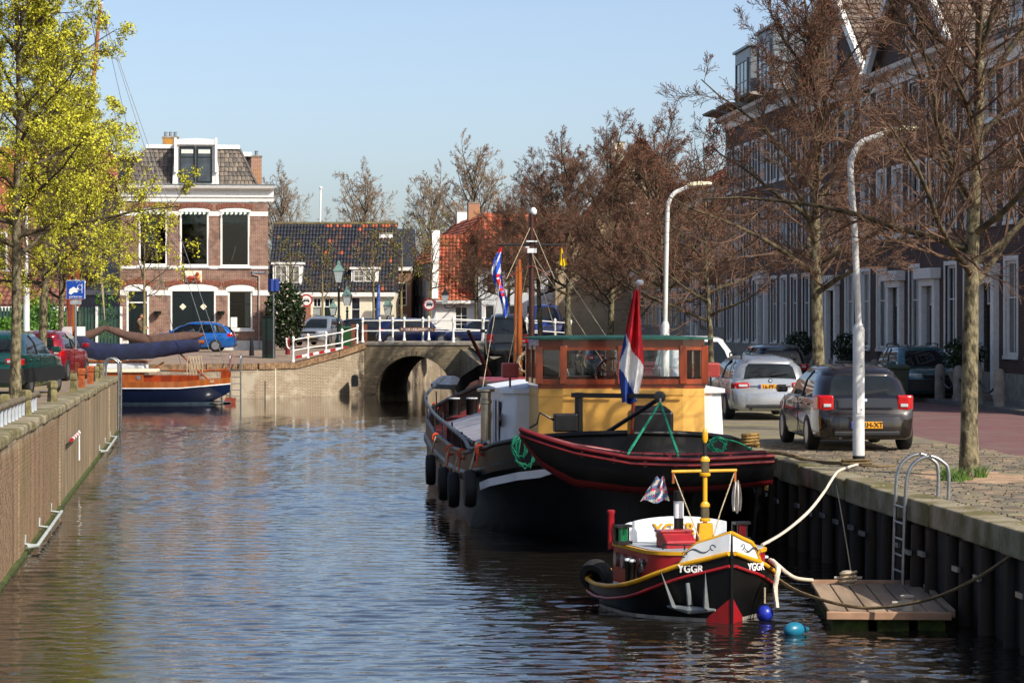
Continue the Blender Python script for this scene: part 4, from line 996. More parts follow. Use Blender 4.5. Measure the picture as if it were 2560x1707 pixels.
for px, Y, lab, sc in ((722, 152, 'young tree behind the leafy evergreen bush', 1.0), (806, 150, 'young tree between the street lamp and the no-cars sign', .95), (935, 146, 'slender young tree left of the narrow brick house', 1.05),
                       (1003, 148, 'forked young tree in front of the narrow brick house', 1.1), (1076, 150, 'young tree before the pale house beyond the bridge', 1.15)):
    plant('young_tree', lab, T_S, ((px - 1280) * Y / F, Y, 2.1), R(px), GY, sc)
T_D = Tree(71).street(13, 2.5, 5.8, .2, 26, ((8, 10), (7, 8), 5), elev=(30, 70)).build(BARK, PALEW, None, minr=.013)
GD = 'tall bare trees behind the houses'
for px, Y, ytop, lab in ((690, 214, 452, 'tall pale bare tree just right of the corner house chimney'), (900, 220, 445, 'tall wide bare tree above the middle of the dark roof'),
                        (1082, 205, 452, 'tall bare tree above the orange-roofed houses'), (1180, 190, 385, 'tall bare tree behind the red-twigged street trees, left of the gable end')):
    hgt = CAMZ + (790 - ytop) * Y / F - 2
    plant('bare_tree', lab, T_D, ((px - 1280) * Y / F, Y, 1.9), R(px * 1.7), GD, hgt / 13.4)

# hedges and bushes: leaf clumps on a hidden stem
def bush(name, label, loc, size, n, m, leaf=.07, cat='bush', seed=1, berries=None, dense=.35):
    r = random.Random(seed); t = thing(name, label, cat, loc); b = MB()
    for i in range(n):
        while True:
            v = rv(r)
            if dense < v.length < 1: break
        c = Vector((v.x * size[0], v.y * size[1], size[2] * (1 + v.z) * .5 + .03)) + rv(r) * .05
        a = rv(r).normalized() * leaf * r.uniform(.6, 1.3); w = rv(r).normalized() * leaf * r.uniform(.5, 1)
        b.add([c - a, c + w, c + a, c - w], [(0, 1, 2, 3)], 1 if berries and r.random() < .06 else 0)
    stuff(b.obj('foliage', [m, berries] if berries else m, t, fix=False))
    st = MB()
    for k in range(5): st.tube([(0, 0, 0), (r.uniform(-.4, .4) * size[0], r.uniform(-.4, .4) * size[1], size[2] * .7)], [.03, .012], 5)
    stuff(st.obj('stems', TWIG, t)); return t
EVG = mat('glossy_evergreen', '#2a3a1b', .35, var=.5, scale=6)
bush('evergreen_bush', 'big glossy evergreen bush beside the corner house', (P(712, 0, 128).x, 128, 1.85), (1.0, .9, 3.3), 7000, EVG, .085, seed=3, berries=mat('pale_flower', '#c8b9a4', .7))
HG = mat('bright_hedge', '#4f7a1c', .6, var=.35, scale=5)
bush('hedge_bush', 'bright green clipped shrub behind the left maples', (P(95, 0, 118).x, 118, 1.7), (1.4, .8, 2.7), 3200, HG, .08, seed=5)
bush('hedge_bush', 'low bright green hedge at the far left edge', (P(15, 0, 116).x, 116, 1.7), (2.0, .8, 1.75), 3200, HG, .08, seed=6)
bush('wall_shrub', 'thin leafy shrub growing above the picket fence', (P(262, 0, 127).x, 127, 1.8), (.5, .3, 3.6), 350, HG, .08, seed=8)
# ================================================================ cars
def rrect(x0, x1, hw, z, rx, ry, n=4, rear=None):
    """rounded rectangle outline in plan"""
    pts = []
    qx_, qy_ = rear or (rx, ry)
    for (cx, cy, a0, ax_, ay_) in ((x1 - rx, hw - ry, 0, rx, ry), (x0 + qx_, hw - qy_, 90, qx_, qy_), (x0 + qx_, -hw + qy_, 180, qx_, qy_), (x1 - rx, -hw + ry, 270, rx, ry)):
        for i in range(n + 1):
            a = R(a0 + 90 * i / n); pts.append((cx + ax_ * math.cos(a), cy + ay_ * math.sin(a), z))
    return pts
TYRE = mat('tyre', '#141414', .8, var=.3, scale=20); RIM = mat('alloy_rim', '#a7a9ab', .3, .8, var=.1)
CGLASS = glass_mat('car_glass', (.012, .016, .018), .02); CLAMP = mat('clear_lamp', '#c9ced2', .1, .3, var=.1, coat=.5)
RLAMP = mat('red_lamp', '#b00c10', .12, var=.15, scale=30, coat=.6); PLATE = mat('yellow_plate', '#d9960f', .45, var=.05); PBLUE = mat('plate_blue', '#1c3a9a', .5)
TRIM = mat('black_trim', '#17181a', .6, var=.2)
def paint(name, col, metal=.35): return mat(name, col, .22, metal, var=.05, scale=30, coat=.9)
WH = {}
def wheel(car, x, y, r, side):
    k = round(r, 3)
    if k not in WH:
        w = .1
        t = MB().lathe([(r * .62, -w), (r * .9, -w), (r * .98, -w * .75), (r, 0), (r * .98, w * .75), (r * .9, w), (r * .62, w), (r * .6, 0)], 24, axis='Y').mesh('tyre', TYRE, 50)
        m = MB().lathe([(r * .3, -.03), (r * .64, -.02), (r * .66, .09), (r * .58, .085), (r * .55, .02), (r * .1, .03), (.001, .03)], 24, axis='Y')
        rm = MB().lathe([(r * .58, -.06), (r * .64, -.06), (r * .64, .095), (r * .58, .095)], 24, axis='Y')
        rm.lathe([(.001, -.02), (r * .6, -.02), (r * .6, .0), (.001, .0)], 20, axis='Y', mi=1)
        for i in range(5):
            a = R(72 * i); rm.bar((0, .05, 0), (r * .6 * math.cos(a), .07, r * .6 * math.sin(a)), r * .2, .03) if False else rm.add(
                [(r * .1 * math.cos(a + d) if q == 0 else r * .6 * math.cos(a + d), yy, r * .1 * math.sin(a + d) if q == 0 else r * .6 * math.sin(a + d)) for q in (0, 1) for d in ((-1.0, 1.0) if q == 0 else (-.24, .24)) for yy in (.03, .085)],
                [(1, 3, 7, 5), (0, 4, 6, 2), (0, 1, 5, 4), (2, 6, 7, 3)])
        rm.lathe([(.001, .02), (r * .16, .02), (r * .16, .09), (.001, .095)], 12, axis='Y')
        WH[k] = (t, rm.mesh('rim', [RIM, TRIM]))
    t, m = WH[k]
    o = link('wheel', t, car, loc=(x, y, r), rot=(0, 0, 0 if side > 0 else math.pi)); link('rim', m, o)
def car(name, label, loc, heading, pm, L=4.2, W=1.74, H=1.43, style='hatch', plate=None, plate_front=False, belt=.92, hood=.9, rails=False, dark_bumper=False, group=None,
        xr=(-.02, .25), xf=(1.05, .45), wheel_r=.31, wb=2.62, tail='corner', badge=False, grille='bar', cat='car', sub=None, hood_drop=.1, glass=None):
    """heading: direction the car points, degrees clockwise from +Y (away from the camera). Local x forward."""
    c = thing(name, label, cat, loc, R(90 - heading), group)
    h = L / 2; hw = W / 2
    # lower body: (x, half-width factor, bottom, bumper line, top)
    bt = belt; rb = .62
    wsx = h - xf[0]                           # base of the windscreen
    st = [(-h, .70, .30, .5, .58), (-h + .02, .80, .25, .5, .65), (-h + .07, .885, .22, .5, .70), (-h + .09, .895, .21, .55, bt - .05), (-h + .17, .925, .2, .55, bt), (-h + .45, .98, .19, .55, bt + .0),
          (-.3, 1.0, .18, .55, bt - .01), (wsx, 1.0, .18, .55, bt - .03), (wsx + .3, .99, .18, .55, bt - .05), (h - .45, .97, .19, .55, bt - .06 - hood_drop * .5), (h - .2, .93, .2, .52, bt - .1 - hood_drop), (h - .08, .87, .22, .5, bt - .2 - hood_drop), (h - .02, .8, .26, .46, .56), (h, .72, .32, .45, .5)]
    secs = []
    for x, f, z0, zm, zt in st:
        w = hw * f; zt = max(zt, zm + .06)
        half = [(w * .86, z0), (w * .955, z0 + .05), (w * .985, z0 + .16), (w * 1.0, zm + .04), (w * .99, lerp(zm, zt, .65)), (w * .955, zt - .035), (w * .89, zt - .004), (w * .5, zt + .018), ]
        ring = [(x, y, z) for y, z in half] + [(x, 0, zt + .025)] + [(x, -y, z) for y, z in reversed(half)]
        secs.append(ring)
    b = MB().loft(secs); body = b.obj('body', [pm, TRIM], c, 35)
    cut = MB(); ax = (-wb / 2 - .03, wb / 2 - .03)
    for a in ax: cut.lathe([(wheel_r + .055, -W), (wheel_r + .055, W)], 28, (a, 0, wheel_r), 'Y')
    tmp = cut.obj('cut', TRIM)
    md = body.modifiers.new('arches', 'BOOLEAN'); md.object = tmp; md.operation = 'DIFFERENCE'; md.solver = 'EXACT'
    dg = bpy.context.evaluated_depsgraph_get(); me = bpy.data.meshes.new_from_object(body.evaluated_get(dg)); body.modifiers.clear(); body.data = me
    bpy.data.objects.remove(tmp)
    MB().box(-h + .3, h - .3, -hw * .8, hw * .8, .22, .5).obj('underbody', TRIM, c)
    for a in ax:
        for s_ in (-1, 1): wheel(c, a, s_ * (hw - .1), wheel_r, s_)
    # glasshouse
    rx0, rx1 = -h + .1 + xr[0], -h + .1 + xr[1]; fx0, fx1 = wsx + .05, wsx - xf[1]
    rt = H - .03; xm = (rx1 + fx1) / 2; xh = (fx1 - rx1) / 2
    def arch(ring, k=.075): return [(x, y, z - k * min(1.6, abs((x - xm - .1) / xh)) ** 2 - .03 * (y / hw) ** 2) for x, y, z in ring]
    cp = .22 if style == 'wagon' else .52; nq = 5
    g = MB().loft([rrect(rx0, fx0, hw * .905, bt - .05, .16, .17, nq, (cp, .2)), rrect(lerp(rx0, rx1, .42), lerp(fx0, fx1, .5), hw * .82, lerp(bt, rt, .5), .16, .18, nq, (cp * .92, .2)), arch(rrect(rx1, fx1, hw * .69, rt - .03, .18, .18, nq, (cp * .85, .2)))], cap=False)
    keep = []
    for k in range(len(g.f)):
        j = k % ((nq + 1) * 4); g.m[k] = 0 if j % (nq + 1) == nq else 1
    for cn_ in range(4):
        ff = [f for k, (f, m) in enumerate(zip(g.f, g.m)) if m and (k % ((nq + 1) * 4)) // (nq + 1) == cn_]; idx = sorted({i for f in ff for i in f}); mp_ = {i: n for n, i in enumerate(idx)}
        MB().add([g.v[i] for i in idx], [[mp_[i] for i in f] for f in ff]).obj('pillar', pm, c, 40)
    g2 = MB(); g2.v = g.v; g2.f = [f for f, m in zip(g.f, g.m) if not m]; g2.m = [0] * len(g2.f); gl = g2.obj('window_glass', glass or CGLASS, c, 40)
    ro = MB().loft([arch(rrect(rx1 - .05, fx1 + .05, hw * .715, rt - .055, .2, .2, 4, (.3, .22))), arch(rrect(rx1 - .04, fx1 + .01, hw * .70, rt - .012, .2, .2, 4, (.3, .22))), arch(rrect(rx1 + .06, fx1 - .12, hw * .6, rt + .022, .28, .24)), arch(rrect(rx1 + .4, fx1 - .5, hw * .34, rt + .038, .28, .22))])
    ro.obj('roof', pm, c, 50)
    for s_ in (-1, 1):
        def pil(x0, x1, wd, dz=0, nm='pillar', mm=pm):
            b0, b1, e_ = s_ * hw * .905, s_ * hw * .695, s_ * .012; MB().loft([[(x0 - wd / 2, b0 + e_, bt - .04), (x0 + wd / 2, b0 + e_, bt - .04), (x0 + wd / 2, b0 - e_, bt - .04), (x0 - wd / 2, b0 - e_, bt - .04)], [(lerp(x0, x1, .5) + k, s_ * hw * .82 + y_, lerp(bt, rt, .5)) for k, y_ in ((-wd / 2, e_), (wd / 2, e_), (wd / 2, -e_), (-wd / 2, -e_))], [(x1 + k, b1 + y_, rt - .07) for k, y_ in ((-wd / 2, e_), (wd / 2, e_), (wd / 2, -e_), (-wd / 2, -e_))]]).obj(nm, mm, c)
        pil(lerp(rx0, fx0, .52), lerp(rx1, fx1, .5), .09, mm=TRIM)
        if style == 'wagon': pil(lerp(rx0, fx0, .25), lerp(rx1, fx1, .26), .06)
        # mirror
        mo = MB().obox((wsx - .12, s_ * (hw + .06), bt + .06), (.09, .2, .13), (0, 0, 0)).obj('mirror', pm, c, bevel=.03)
        # door seams and handles
        for xx in (wsx - .02, lerp(rx0, fx0, .5), ):
            MB().obox((xx, s_ * (hw * .997), .56), (.012, .01, .62)).obj('door_seam', TRIM, c)
        for xx in (lerp(rx0, fx0, .44), lerp(rx0, fx0, .2)): MB().obox((xx - .06, s_ * (hw * .995), bt - .14), (.16, .03, .03)).obj('door_handle', pm, c, bevel=.008)
        if rails: MB().tube(smoothpts([(rx1 + .15, s_ * hw * .63, rt - .05), (rx1 + .28, s_ * hw * .64, rt + .045), (fx1 - .5, s_ * hw * .64, rt + .06), (fx1 - .35, s_ * hw * .63, rt - .02)], 4), .018, 6).obj('roof_rail', TRIM, c)
        # tail lamp wraps the corner
        if tail == 'corner': za, zb, yi = .70, bt - .04, .60
        elif tail == 'tall': za, zb, yi = .68, bt + .02, .6
        else: za, zb, yi = .66, bt - .1, .52
        q = [(-h + .06, yi * hw), (-h + .06, .80 * hw), (-h + .085, .90 * hw), (-h + .3, .965 * hw), (-h + .33, .88 * hw), (-h + .2, yi * hw)]
        lo = MB(); lo.prism([(x, s_ * y) for x, y in q], za, zb, 'Z'); tl = lo.obj('tail_lamp', RLAMP, c, bevel=.035)
        MB().box(-h + .04, -h + .06, min(s_ * (yi + .06) * hw, s_ * .8 * hw), max(s_ * (yi + .06) * hw, s_ * .8 * hw), za + .07, za + .12).obj('reversing_lamp', CLAMP, tl)
        # headlamp
        q = [(h - .1, .45 * hw), (h - .09, .6 * hw), (h - .16, .84 * hw), (h - .42, .955 * hw), (h - .45, .8 * hw), (h - .25, .45 * hw)]
        lo = MB(); lo.prism([(x, s_ * y) for x, y in q], .6, .74, 'Z'); lo.obj('headlamp', CLAMP, c, bevel=.02)
    if dark_bumper:
        MB().loft([rrect(-h - .03, h + .03, hw * 1.005, z, .35, .3) for z in (.3, .34, .56, .6)]).obj('bumper', TRIM, c, 40)
    else:
        MB().loft([rrect(-h - a_, h - .05 + a_, hw * b_, z_, .42, .4, 5) for z_, a_, b_ in ((.25, -.03, .9), (.29, .025, .945), (.50, .035, .955), (.585, .02, .945), (.61, -.04, .92))]).obj('bumper', pm, c, 40)
        MB().obox((-h - .01, 0, .31), (.07, W * .62, .08)).obj('rear_valance', TRIM, c, bevel=.02)
        MB().obox((h - .01, 0, .33), (.06, W * .6, .1)).obj('lower_grille', TRIM, c, bevel=.02)
    MB().obox((-h + .055, 0, .74), (.02, .9, .012)).obj('tailgate_seam', TRIM, c)
    # grille at the nose
    if grille: MB().obox((h - .085, 0, .66), (.08, W * .42, .1)).obj('grille', TRIM, c, bevel=.02); MB().obox((h - .04, 0, .72), (.03, W * .4, .018)).obj('grille_bar', RIM, c)
    # rear wiper
    MB().bar((rx0 - .0, -.02, bt + .06), (rx0 + .02, -.42, bt + .12), .02, .02).obj('wiper', TRIM, c)
    MB().lathe([(.03, 0), (.03, .08)], 10, (-h - .02, hw * .5, .24), 'X').obj('exhaust', TRIM, c) if not dark_bumper else None
    # plates
    for end in (-1, 1):
        if plate is None: break
        x = end * (h + .012) if end > 0 else -h - .012
        z = .56 if end < 0 and tail != 'tall' else .44
        if sub and end < 0: x, z = sub
        po = MB().obox((x, 0, z), (.016, .52, .115)).obj('number_plate', PLATE, c, bevel=.006)
        MB().box(x - .003 if end > 0 else x - .012, x + .012 if end > 0 else x + .003, min(end * -.26, end * -.215), max(end * -.26, end * -.215), z - .055, z + .055).obj('plate_band', PBLUE, po)
        text(plate, .115, BLACK, po, (x + end * .011, end * .02, z), (90, 0, 90 * end), extrude=.002, bold=.002)
    if badge:
        o = MB().lathe([(.001, -.01), (.042, -.01), (.042, .01), (.001, .012)], 16, (-h + .075, 0, .86), 'X').obj('badge', mat('badge_dark', '#0e0f12', .2), c)
        MB().lathe([(.001, -.016), (.028, -.016), (.028, -.01), (.001, -.01)], 12, (-h + .075, 0, .86), 'X').obj('badge_centre', mat('badge_blue', '#b7c6dc', .2), o)
    return c
HEADQ = -4.78            # along the right quay
car('hatchback_car', 'dark brown hatchback parked behind the white lamp post on the right quay', (5.75, 45.1, QZ), -3.0, paint('brown_paint', '#150f0c', .2), 4.23, 1.76, 1.43, 'hatch', '21-RH-XT', badge=True, sub=(-2.16, .45), xr=(.06, .5), xf=(1.15, .75), tail='tall')
car('estate_car', 'silver estate car with roof rails parked beside the barge wheelhouse', (5.4, 58.3, QZ), HEADQ, paint('silver_paint', '#a9adb0', .6), 4.48, 1.74, 1.40, 'wagon', '16-PF-SV', rails=True, badge=True, sub=(-2.2, .72), xr=(.0, .3), xf=(1.35, .7), tail='low')
car('people_carrier', 'white people carrier parked behind the silver estate car', (4.75, 66.6, QZ), 180 + HEADQ, paint('white_car_paint', '#d8d9d6', .0), 4.4, 1.85, 1.75, 'wagon', None, belt=1.02, xr=(.0, .2), xf=(1.0, .9))
car('estate_car', 'teal estate car with roof rails parked facing us against the shaded house fronts', (11.0, 70.2, QZ), 180 + HEADQ + 1, paint('teal_paint', '#1f5a60', .35), 4.28, 1.7, 1.47, 'wagon', 'HP-XD-54', rails=True, dark_bumper=True, xf=(1.25, .7))
car('hatchback_car', 'black hatchback standing in the shade right of the white people carrier', (7.6, 76.5, QZ), HEADQ, paint('black_car_paint', '#0d0e10', .3), 4.0, 1.7, 1.45, 'hatch', None)
car('hatchback_car', 'green hatchback with dark bumper parked at the left quay, seen from behind', (-11.2, 57.7, lz(57.7)), 3.0, paint('green_paint', '#0f4a41', .45), 4.19, 1.74, 1.41, 'hatch', '55-XZ-96', dark_bumper=True, sub=(-2.14, .5), xr=(.05, .55), xf=(1.2, .7), tail='low')
car('hatchback_car', 'red car parked beyond the green hatchback on the left quay', (P(122, 0, 74).x, 74, lz(74)), 2.0, paint('red_car_paint', '#8f1220', .2), 3.9, 1.68, 1.42, 'hatch', None)
kia = car('estate_car', 'bright blue estate car driving past the corner house', (P(478, 0, 123.5).x, 123.5, 1.81), -90, paint('blue_paint', '#0e5fae', .45), 4.2, 1.68, 1.44, 'wagon', None, xr=(-.02, .55), xf=(1.1, .85), wheel_r=.3, wb=2.42, glass=clear_glass('tinted_glass', (.5, .56, .56)))
car('estate_car', 'silver estate car facing us behind the white railing before the bridge', (P(793, 0, 131).x, 133.5, 2.0), 180 + 12, paint('silver_paint_b', '#9aa0a6', .6), 4.5, 1.73, 1.5, 'wagon', '38-TD-XB', rails=True, xf=(1.25, .7))
car('hatchback_car', 'dark blue hatchback parked right of the bridge railing', (P(1215, 0, 126).x, 127, 1.98), -75, paint('navy_car_paint', '#15224f', .3), 4.0, 1.7, 1.42, 'hatch', None)
car('hatchback_car', 'dark blue car half hidden behind the bridge name board', (P(1040, 0, 134).x, 134, 1.98), 85, MATS['navy_car_paint'], 4.1, 1.7, 1.42, 'hatch', None)
car('hatchback_car', 'small dark car left of the bridge name board behind the rails', (P(930, 0, 138).x, 139, 1.98), 90, MATS['black_car_paint'], 3.9, 1.65, 1.4, 'hatch', None)
car('off_road_car', 'black boxy off-road car on the slope behind the barge masts', (P(1266, 0, 100).x, 102, 1.75), HEADQ + 4, MATS['black_car_paint'], 4.1, 1.75, 1.85, 'wagon', None, belt=1.1, xr=(-.02, .08), xf=(1.1, .35), wheel_r=.36)
car('van', 'blue van parked between the far tree trunks right of the barge mast', (P(1362, 0, 140).x, 140, 2.2), 180 + HEADQ, paint('van_blue', '#213a78', .2), 4.6, 1.8, 1.95, 'wagon', None, belt=1.1, xr=(.0, .1), xf=(.9, .8), cat='van')
car('hatchback_car', 'red car glimpsed through the wheelhouse windows', (P(1590, 0, 79).x, 81, QZ), HEADQ, paint('bright_red_paint', '#a11318', .15), 3.9, 1.68, 1.42, 'hatch', None)
car('hatchback_car', 'dark grey car glimpsed through the left wheelhouse window', (P(1508, 0, 92).x, 93, QZ), HEADQ, paint('grey_car_paint', '#3d4448', .4), 4.0, 1.7, 1.42, 'hatch', None)
# ================================================================ boats
HBLACK = mat('black_hull_paint', '#0a0a0b', .42, scale=1.6, spec=.3, col2='#1c1a18', mix=(.52, .75), bump=.15, bscale=3)
VARN = mat('varnished_teak', '#86330f', .22, var=.25, scale=5, stretch=(1, 1, .3), coat=.6)
VARN2 = mat('varnished_pine', '#94501f', .25, var=.2, scale=5, stretch=(1, 1, .2), coat=.5)
YEL = mat('yellow_ochre_paint', '#d3a04a', .4, var=.05, scale=3)
YEL2 = mat('chrome_yellow', '#cf9a14', .4, scale=7, col2='#a8780f', mix=(.5, .8))
BWHITE = mat('boat_white', '#d9dde0', .4, scale=3, col2='#c2c3bf', mix=(.5, .8))
GREYDK = mat('grey_deck', '#8f969c', .6, var=.12, scale=4)
HATCH = mat('hatch_board', '#8d8b92', .6, var=.14, scale=3)
DKRED = mat('dark_red_paint', '#6f1a1c', .4, var=.15)
BRED = mat('boat_red', '#981a21', .35, var=.1, scale=5, col2='#7a1d20', mix=(.45, .8), coat=.15)
GREENC = mat('green_canvas', '#0d4a3c', .7, var=.15)
GROPE = mat('green_rope', '#0f7a5b', .8, var=.3, scale=30)
OROPE = mat('orange_rope', '#c8431b', .8, var=.2)
INOX = mat('stainless', '#a4a39e', .22, .95, var=.12, scale=9)
CLEAR = clear_glass()
def hull(secs_fn, ys, half):
    """loft of mirrored half sections; half(y) -> [(x,z)...] from gunwale down to keel"""
    S = []
    for y in ys:
        h = half(y); S.append([(-x, y, z) for x, z in h] + [(x, y, z) for x, z in reversed(h)])
    return S
def rope(name, pts, r, m, parent=None, n=6, sm=8): return MB().tube(smoothpts(pts, sm), r, n).obj(name, m, parent, 60)
def coil(b, c, r, n, tr, squash=1, ax='XZ', wob=.2, seed=1):
    q = random.Random(seed); pts = []
    for i in range(n * 12 + 1):
        a = 2 * math.pi * i / 12; rr = r * (1 + wob * (q.random() - .5))
        d = Vector((math.cos(a) * rr, 0, math.sin(a) * rr * squash)) if ax == 'XZ' else Vector((math.cos(a) * rr, math.sin(a) * rr * squash, .012 * i / 3))
        pts.append(Vector(c) + d + Vector((0, .01 * math.sin(i), 0)))
    b.tube(pts, tr, 5); return b
RUBBER2 = mat('worn_rubber', '#242321', .85, var=.35, scale=9, bump=.6)
def tyre_mesh(R0=.3, w=.09, name='tyre_fender', axis='X'):
    return MB().lathe([(R0 * .58, -w), (R0 * .92, -w), (R0, -w * .5), (R0 * 1.02, 0), (R0, w * .5), (R0 * .92, w), (R0 * .58, w), (R0 * .62, 0), (R0 * .58, -w)], 22, axis=axis)
# ---------------------------------------------------------------- the barge
BX, BY = 1.85, 39.4; BRZ = R(4.78)
bg_ = thing('barge', 'big black barge with varnished wheelhouse and yellow panel, moored on the right', 'barge', (BX, BY, 0), BRZ)
WT = [(0, .12), (.12, .7), (.35, 1.15), (.8, 1.62), (1.5, 2.0), (2.5, 2.22), (4, 2.3), (17, 2.3), (19, 2.1), (20.5, 1.6), (21.5, .95), (21.9, .4), (22, .06)]
ZT = [(0, 1.72), (.8, 1.6), (2, 1.4), (4, 1.22), (8, 1.1), (14, 1.1), (18, 1.3), (20.5, 1.6), (22, 1.95)]
def bw(y): return interp(WT, y)
def bz(y): return interp(ZT, y)
def bhalf(y):
    w, z = bw(y), bz(y); k = max(.25, min(1, y / 4, (22.2 - y) / 3))
    return [(w, z), (w * 1.0, z - .28), (w + .05, z - .32), (w + .05, z - .42), (w * .995, z - .46), (w * lerp(.8, .99, k), .45), (w * lerp(.45, .97, k), .05), (w * lerp(.3, .9, k), -.3), (.0, -.5)]
ys = [0, .05, .12, .22, .35, .55, .8, 1.15, 1.5, 2, 2.5, 3.2, 4, 6, 8, 11, 14, 17, 18, 19, 19.8, 20.5, 21, 21.5, 21.8, 22]
S = hull(None, ys, bhalf)
MB().loft(S, loop=False).obj('hull', HBLACK, bg_, 40)
# deck below the bulwark
dk = MB(); vs = []
for y in ys: vs += [(-bw(y) + .03, y, bz(y) - .42), (bw(y) - .03, y, bz(y) - .42)]
dk.add(vs, [(2 * i, 2 * i + 1, 2 * i + 3, 2 * i + 2) for i in range(len(ys) - 1)]); dk.obj('deck', mat('red_oxide_deck', '#5b1d1e', .6, var=.15), bg_, fix=False)
for s_ in (-1, 1):
    MB().tube([(s_ * (bw(y) - .02), y, bz(y) + .01) for y in ys], .045, 8).obj('bulwark_rail', HBLACK, bg_, 60)
# white band on the stern quarters
for s_ in (-1, 1):
    yy = [.2, .32, .5, .8, 1.15, 1.5, 2.0]
    v = []
    for i, y in enumerate(yy):
        w = bw(y) + .085; z = bz(y) - .47 - .06 * (i / 6); t = .02 + .1 * min(1, i / 2)
        v += [(s_ * w, y - .06, z), (s_ * (w - .01), y - .06, z - t)]
    b = MB().add(v, [(2 * i, 2 * i + 1, 2 * i + 3, 2 * i + 2) for i in range(6)])
    o = b.obj('white_band', BWHITE, bg_, fix=False); m_ = o.modifiers.new('s', 'SOLIDIFY'); m_.thickness = .02
# deckhouse
dx = .24; dw = 1.92; y0, y1 = 4.4, 7.6; zt = 2.3
pl = [(-dw, y0 + .25), (-dw + .2, y0), (dw - .2, y0), (dw, y0 + .25), (dw, y1), (-dw, y1)]
secs = [[(x * f + dx, y, z) for x, y in pl] for z, f in ((.85, 1), (1.6, .985), (2.22, .965))]
MB().loft(secs).obj('deckhouse', BWHITE, bg_, 30, bevel=.02)
dh = [c for c in children(bg_) if c.name.startswith('deckhouse')][0]
MB().loft([[(x * f + dx, y + (.0 if y > 6 else dy), z) for x, y in pl] for z, f, dy in ((2.2, 1.0, -.04), (2.27, 1.0, -.04), (2.36, .7, .1))]).obj('deckhouse_roof', BWHITE, dh, 30)
for yy in (4.85, 5.55):
    MB().box(-dw - .005 + dx, -dw + .03 + dx, yy, yy + .42, 1.05, 2.05).obj('side_door', mat('dark_red_door', '#3a0f10', .4), dh)
    MB().box(-dw - .03 + dx, -dw - .006 + dx, yy - .05, yy, 1.0, 2.1).obj('door_post', BWHITE, dh)
MB().lathe([(.12, -.02), (.12, .02), (.09, .025)], 16, (-dw + dx - .0, 4.62, 1.75), 'X').obj('porthole', BLACK, dh)
MB().lathe([(.09, -.02), (.09, .02), (.07, .025)], 16, (-dw + dx - .0, 6.9, 1.75), 'X').obj('porthole', BLACK, dh)
# wheelhouse: yellow lower panels, varnished window band with see-through panes, green canvas roof
wx = .16; hw, wy0, wy1 = 1.37, 2.6, 4.5; c_ = .38
wp = [(-hw, wy0 + c_ * .4), (-hw + c_, wy0), (hw - c_, wy0), (hw, wy0 + c_ * .4), (hw, wy1), (-hw, wy1)]
def ring(z, f=1): return [(x * f + wx, y, z) for x, y in wp]
wh_ = MB().loft([ring(1.0), ring(2.33, .985)]).obj('wheelhouse_base', YEL, bg_, 20)
MB().loft([ring(2.33, 1.0), ring(2.40, 1.0)]).obj('moulding', VARN, wh_)
MB().loft([ring(2.2, .998), ring(2.23, .998)]).obj('bead', YEL, wh_)
MB().loft([ring(3.02, .99), ring(3.12, .99)]).obj('top_rail', VARN, wh_)
pts2 = [(x * .985 + wx, y) for x, y in wp]
segs = []
def post(x, y, w=.11): MB().box(x - w / 2, x + w / 2, y - w / 2, y + w / 2, 2.4, 3.02).obj('window_post', VARN, wh_, bevel=.01)
for x, y in pts2: post(x, y, .12)
post(wx - .02, wy0, .16)
def pane_between(a, b):
    ax_, ay = a; bx_, by = b
    MB().bar((ax_, ay, 2.44), (bx_, by, 2.44), .07, .08).obj('sash', VARN, wh_); MB().bar((ax_, ay, 2.985), (bx_, by, 2.985), .07, .07).obj('sash', VARN, wh_)
    MB().add([(ax_, ay, 2.47), (bx_, by, 2.47), (bx_, by, 2.96), (ax_, ay, 2.96)], [(0, 1, 2, 3)]).obj('window_pane', CLEAR, wh_, fix=False)
fr = [pts2[1], (wx - .02, wy0), pts2[2]]
for a, b in ((pts2[0], pts2[1]), (fr[0], fr[1]), (fr[1], fr[2]), (pts2[2], pts2[3]), (pts2[3], (pts2[3][0], (wy0 + wy1) / 2)), ((pts2[3][0], (wy0 + wy1) / 2), pts2[4]), (pts2[5], (pts2[5][0], 3.6)), ((pts2[5][0], 3.6), pts2[0]), (pts2[4], (wx, wy1)), ((wx, wy1), pts2[5])): pane_between(a, b)
for x, y in ((pts2[3][0], 3.55), (pts2[5][0], 3.6), (wx, wy1)): post(x, y, .1)
MB().loft([[(x * 1.06 + wx, y + (-.14 if y < 3.5 else .14), z) for x, y in wp] for z in (3.12, 3.15)] + [[(x * .7 + wx, lerp(3.5, y, .7), 3.18) for x, y in wp]]).obj('canopy_roof', GREENC, wh_, 30)
# inside: wheel and console
MB().box(wx - .75, wx + .75, 4.0, 4.35, 1.9, 2.5).obj('console', VARN, wh_)
b = MB(); b.tube([(wx + .3 * math.cos(R(a)), 3.85, 2.5 + .3 * math.sin(R(a))) for a in range(0, 360, 18)], .02, 6, closed=True)
for a in range(0, 180, 30): b.tube([(wx - .38 * math.cos(R(a)), 3.85, 2.5 - .38 * math.sin(R(a))), (wx + .38 * math.cos(R(a)), 3.85, 2.5 + .38 * math.sin(R(a)))], .014, 5)
stuff(b.obj('steering_wheel', VARN, wh_))
for xx in (wx - .95, wx + .2): MB().bar((xx, wy0 - .035, 2.17), (xx + .75, wy0 - .035, 2.17), .02, .02).obj('grab_rail', YEL, wh_)
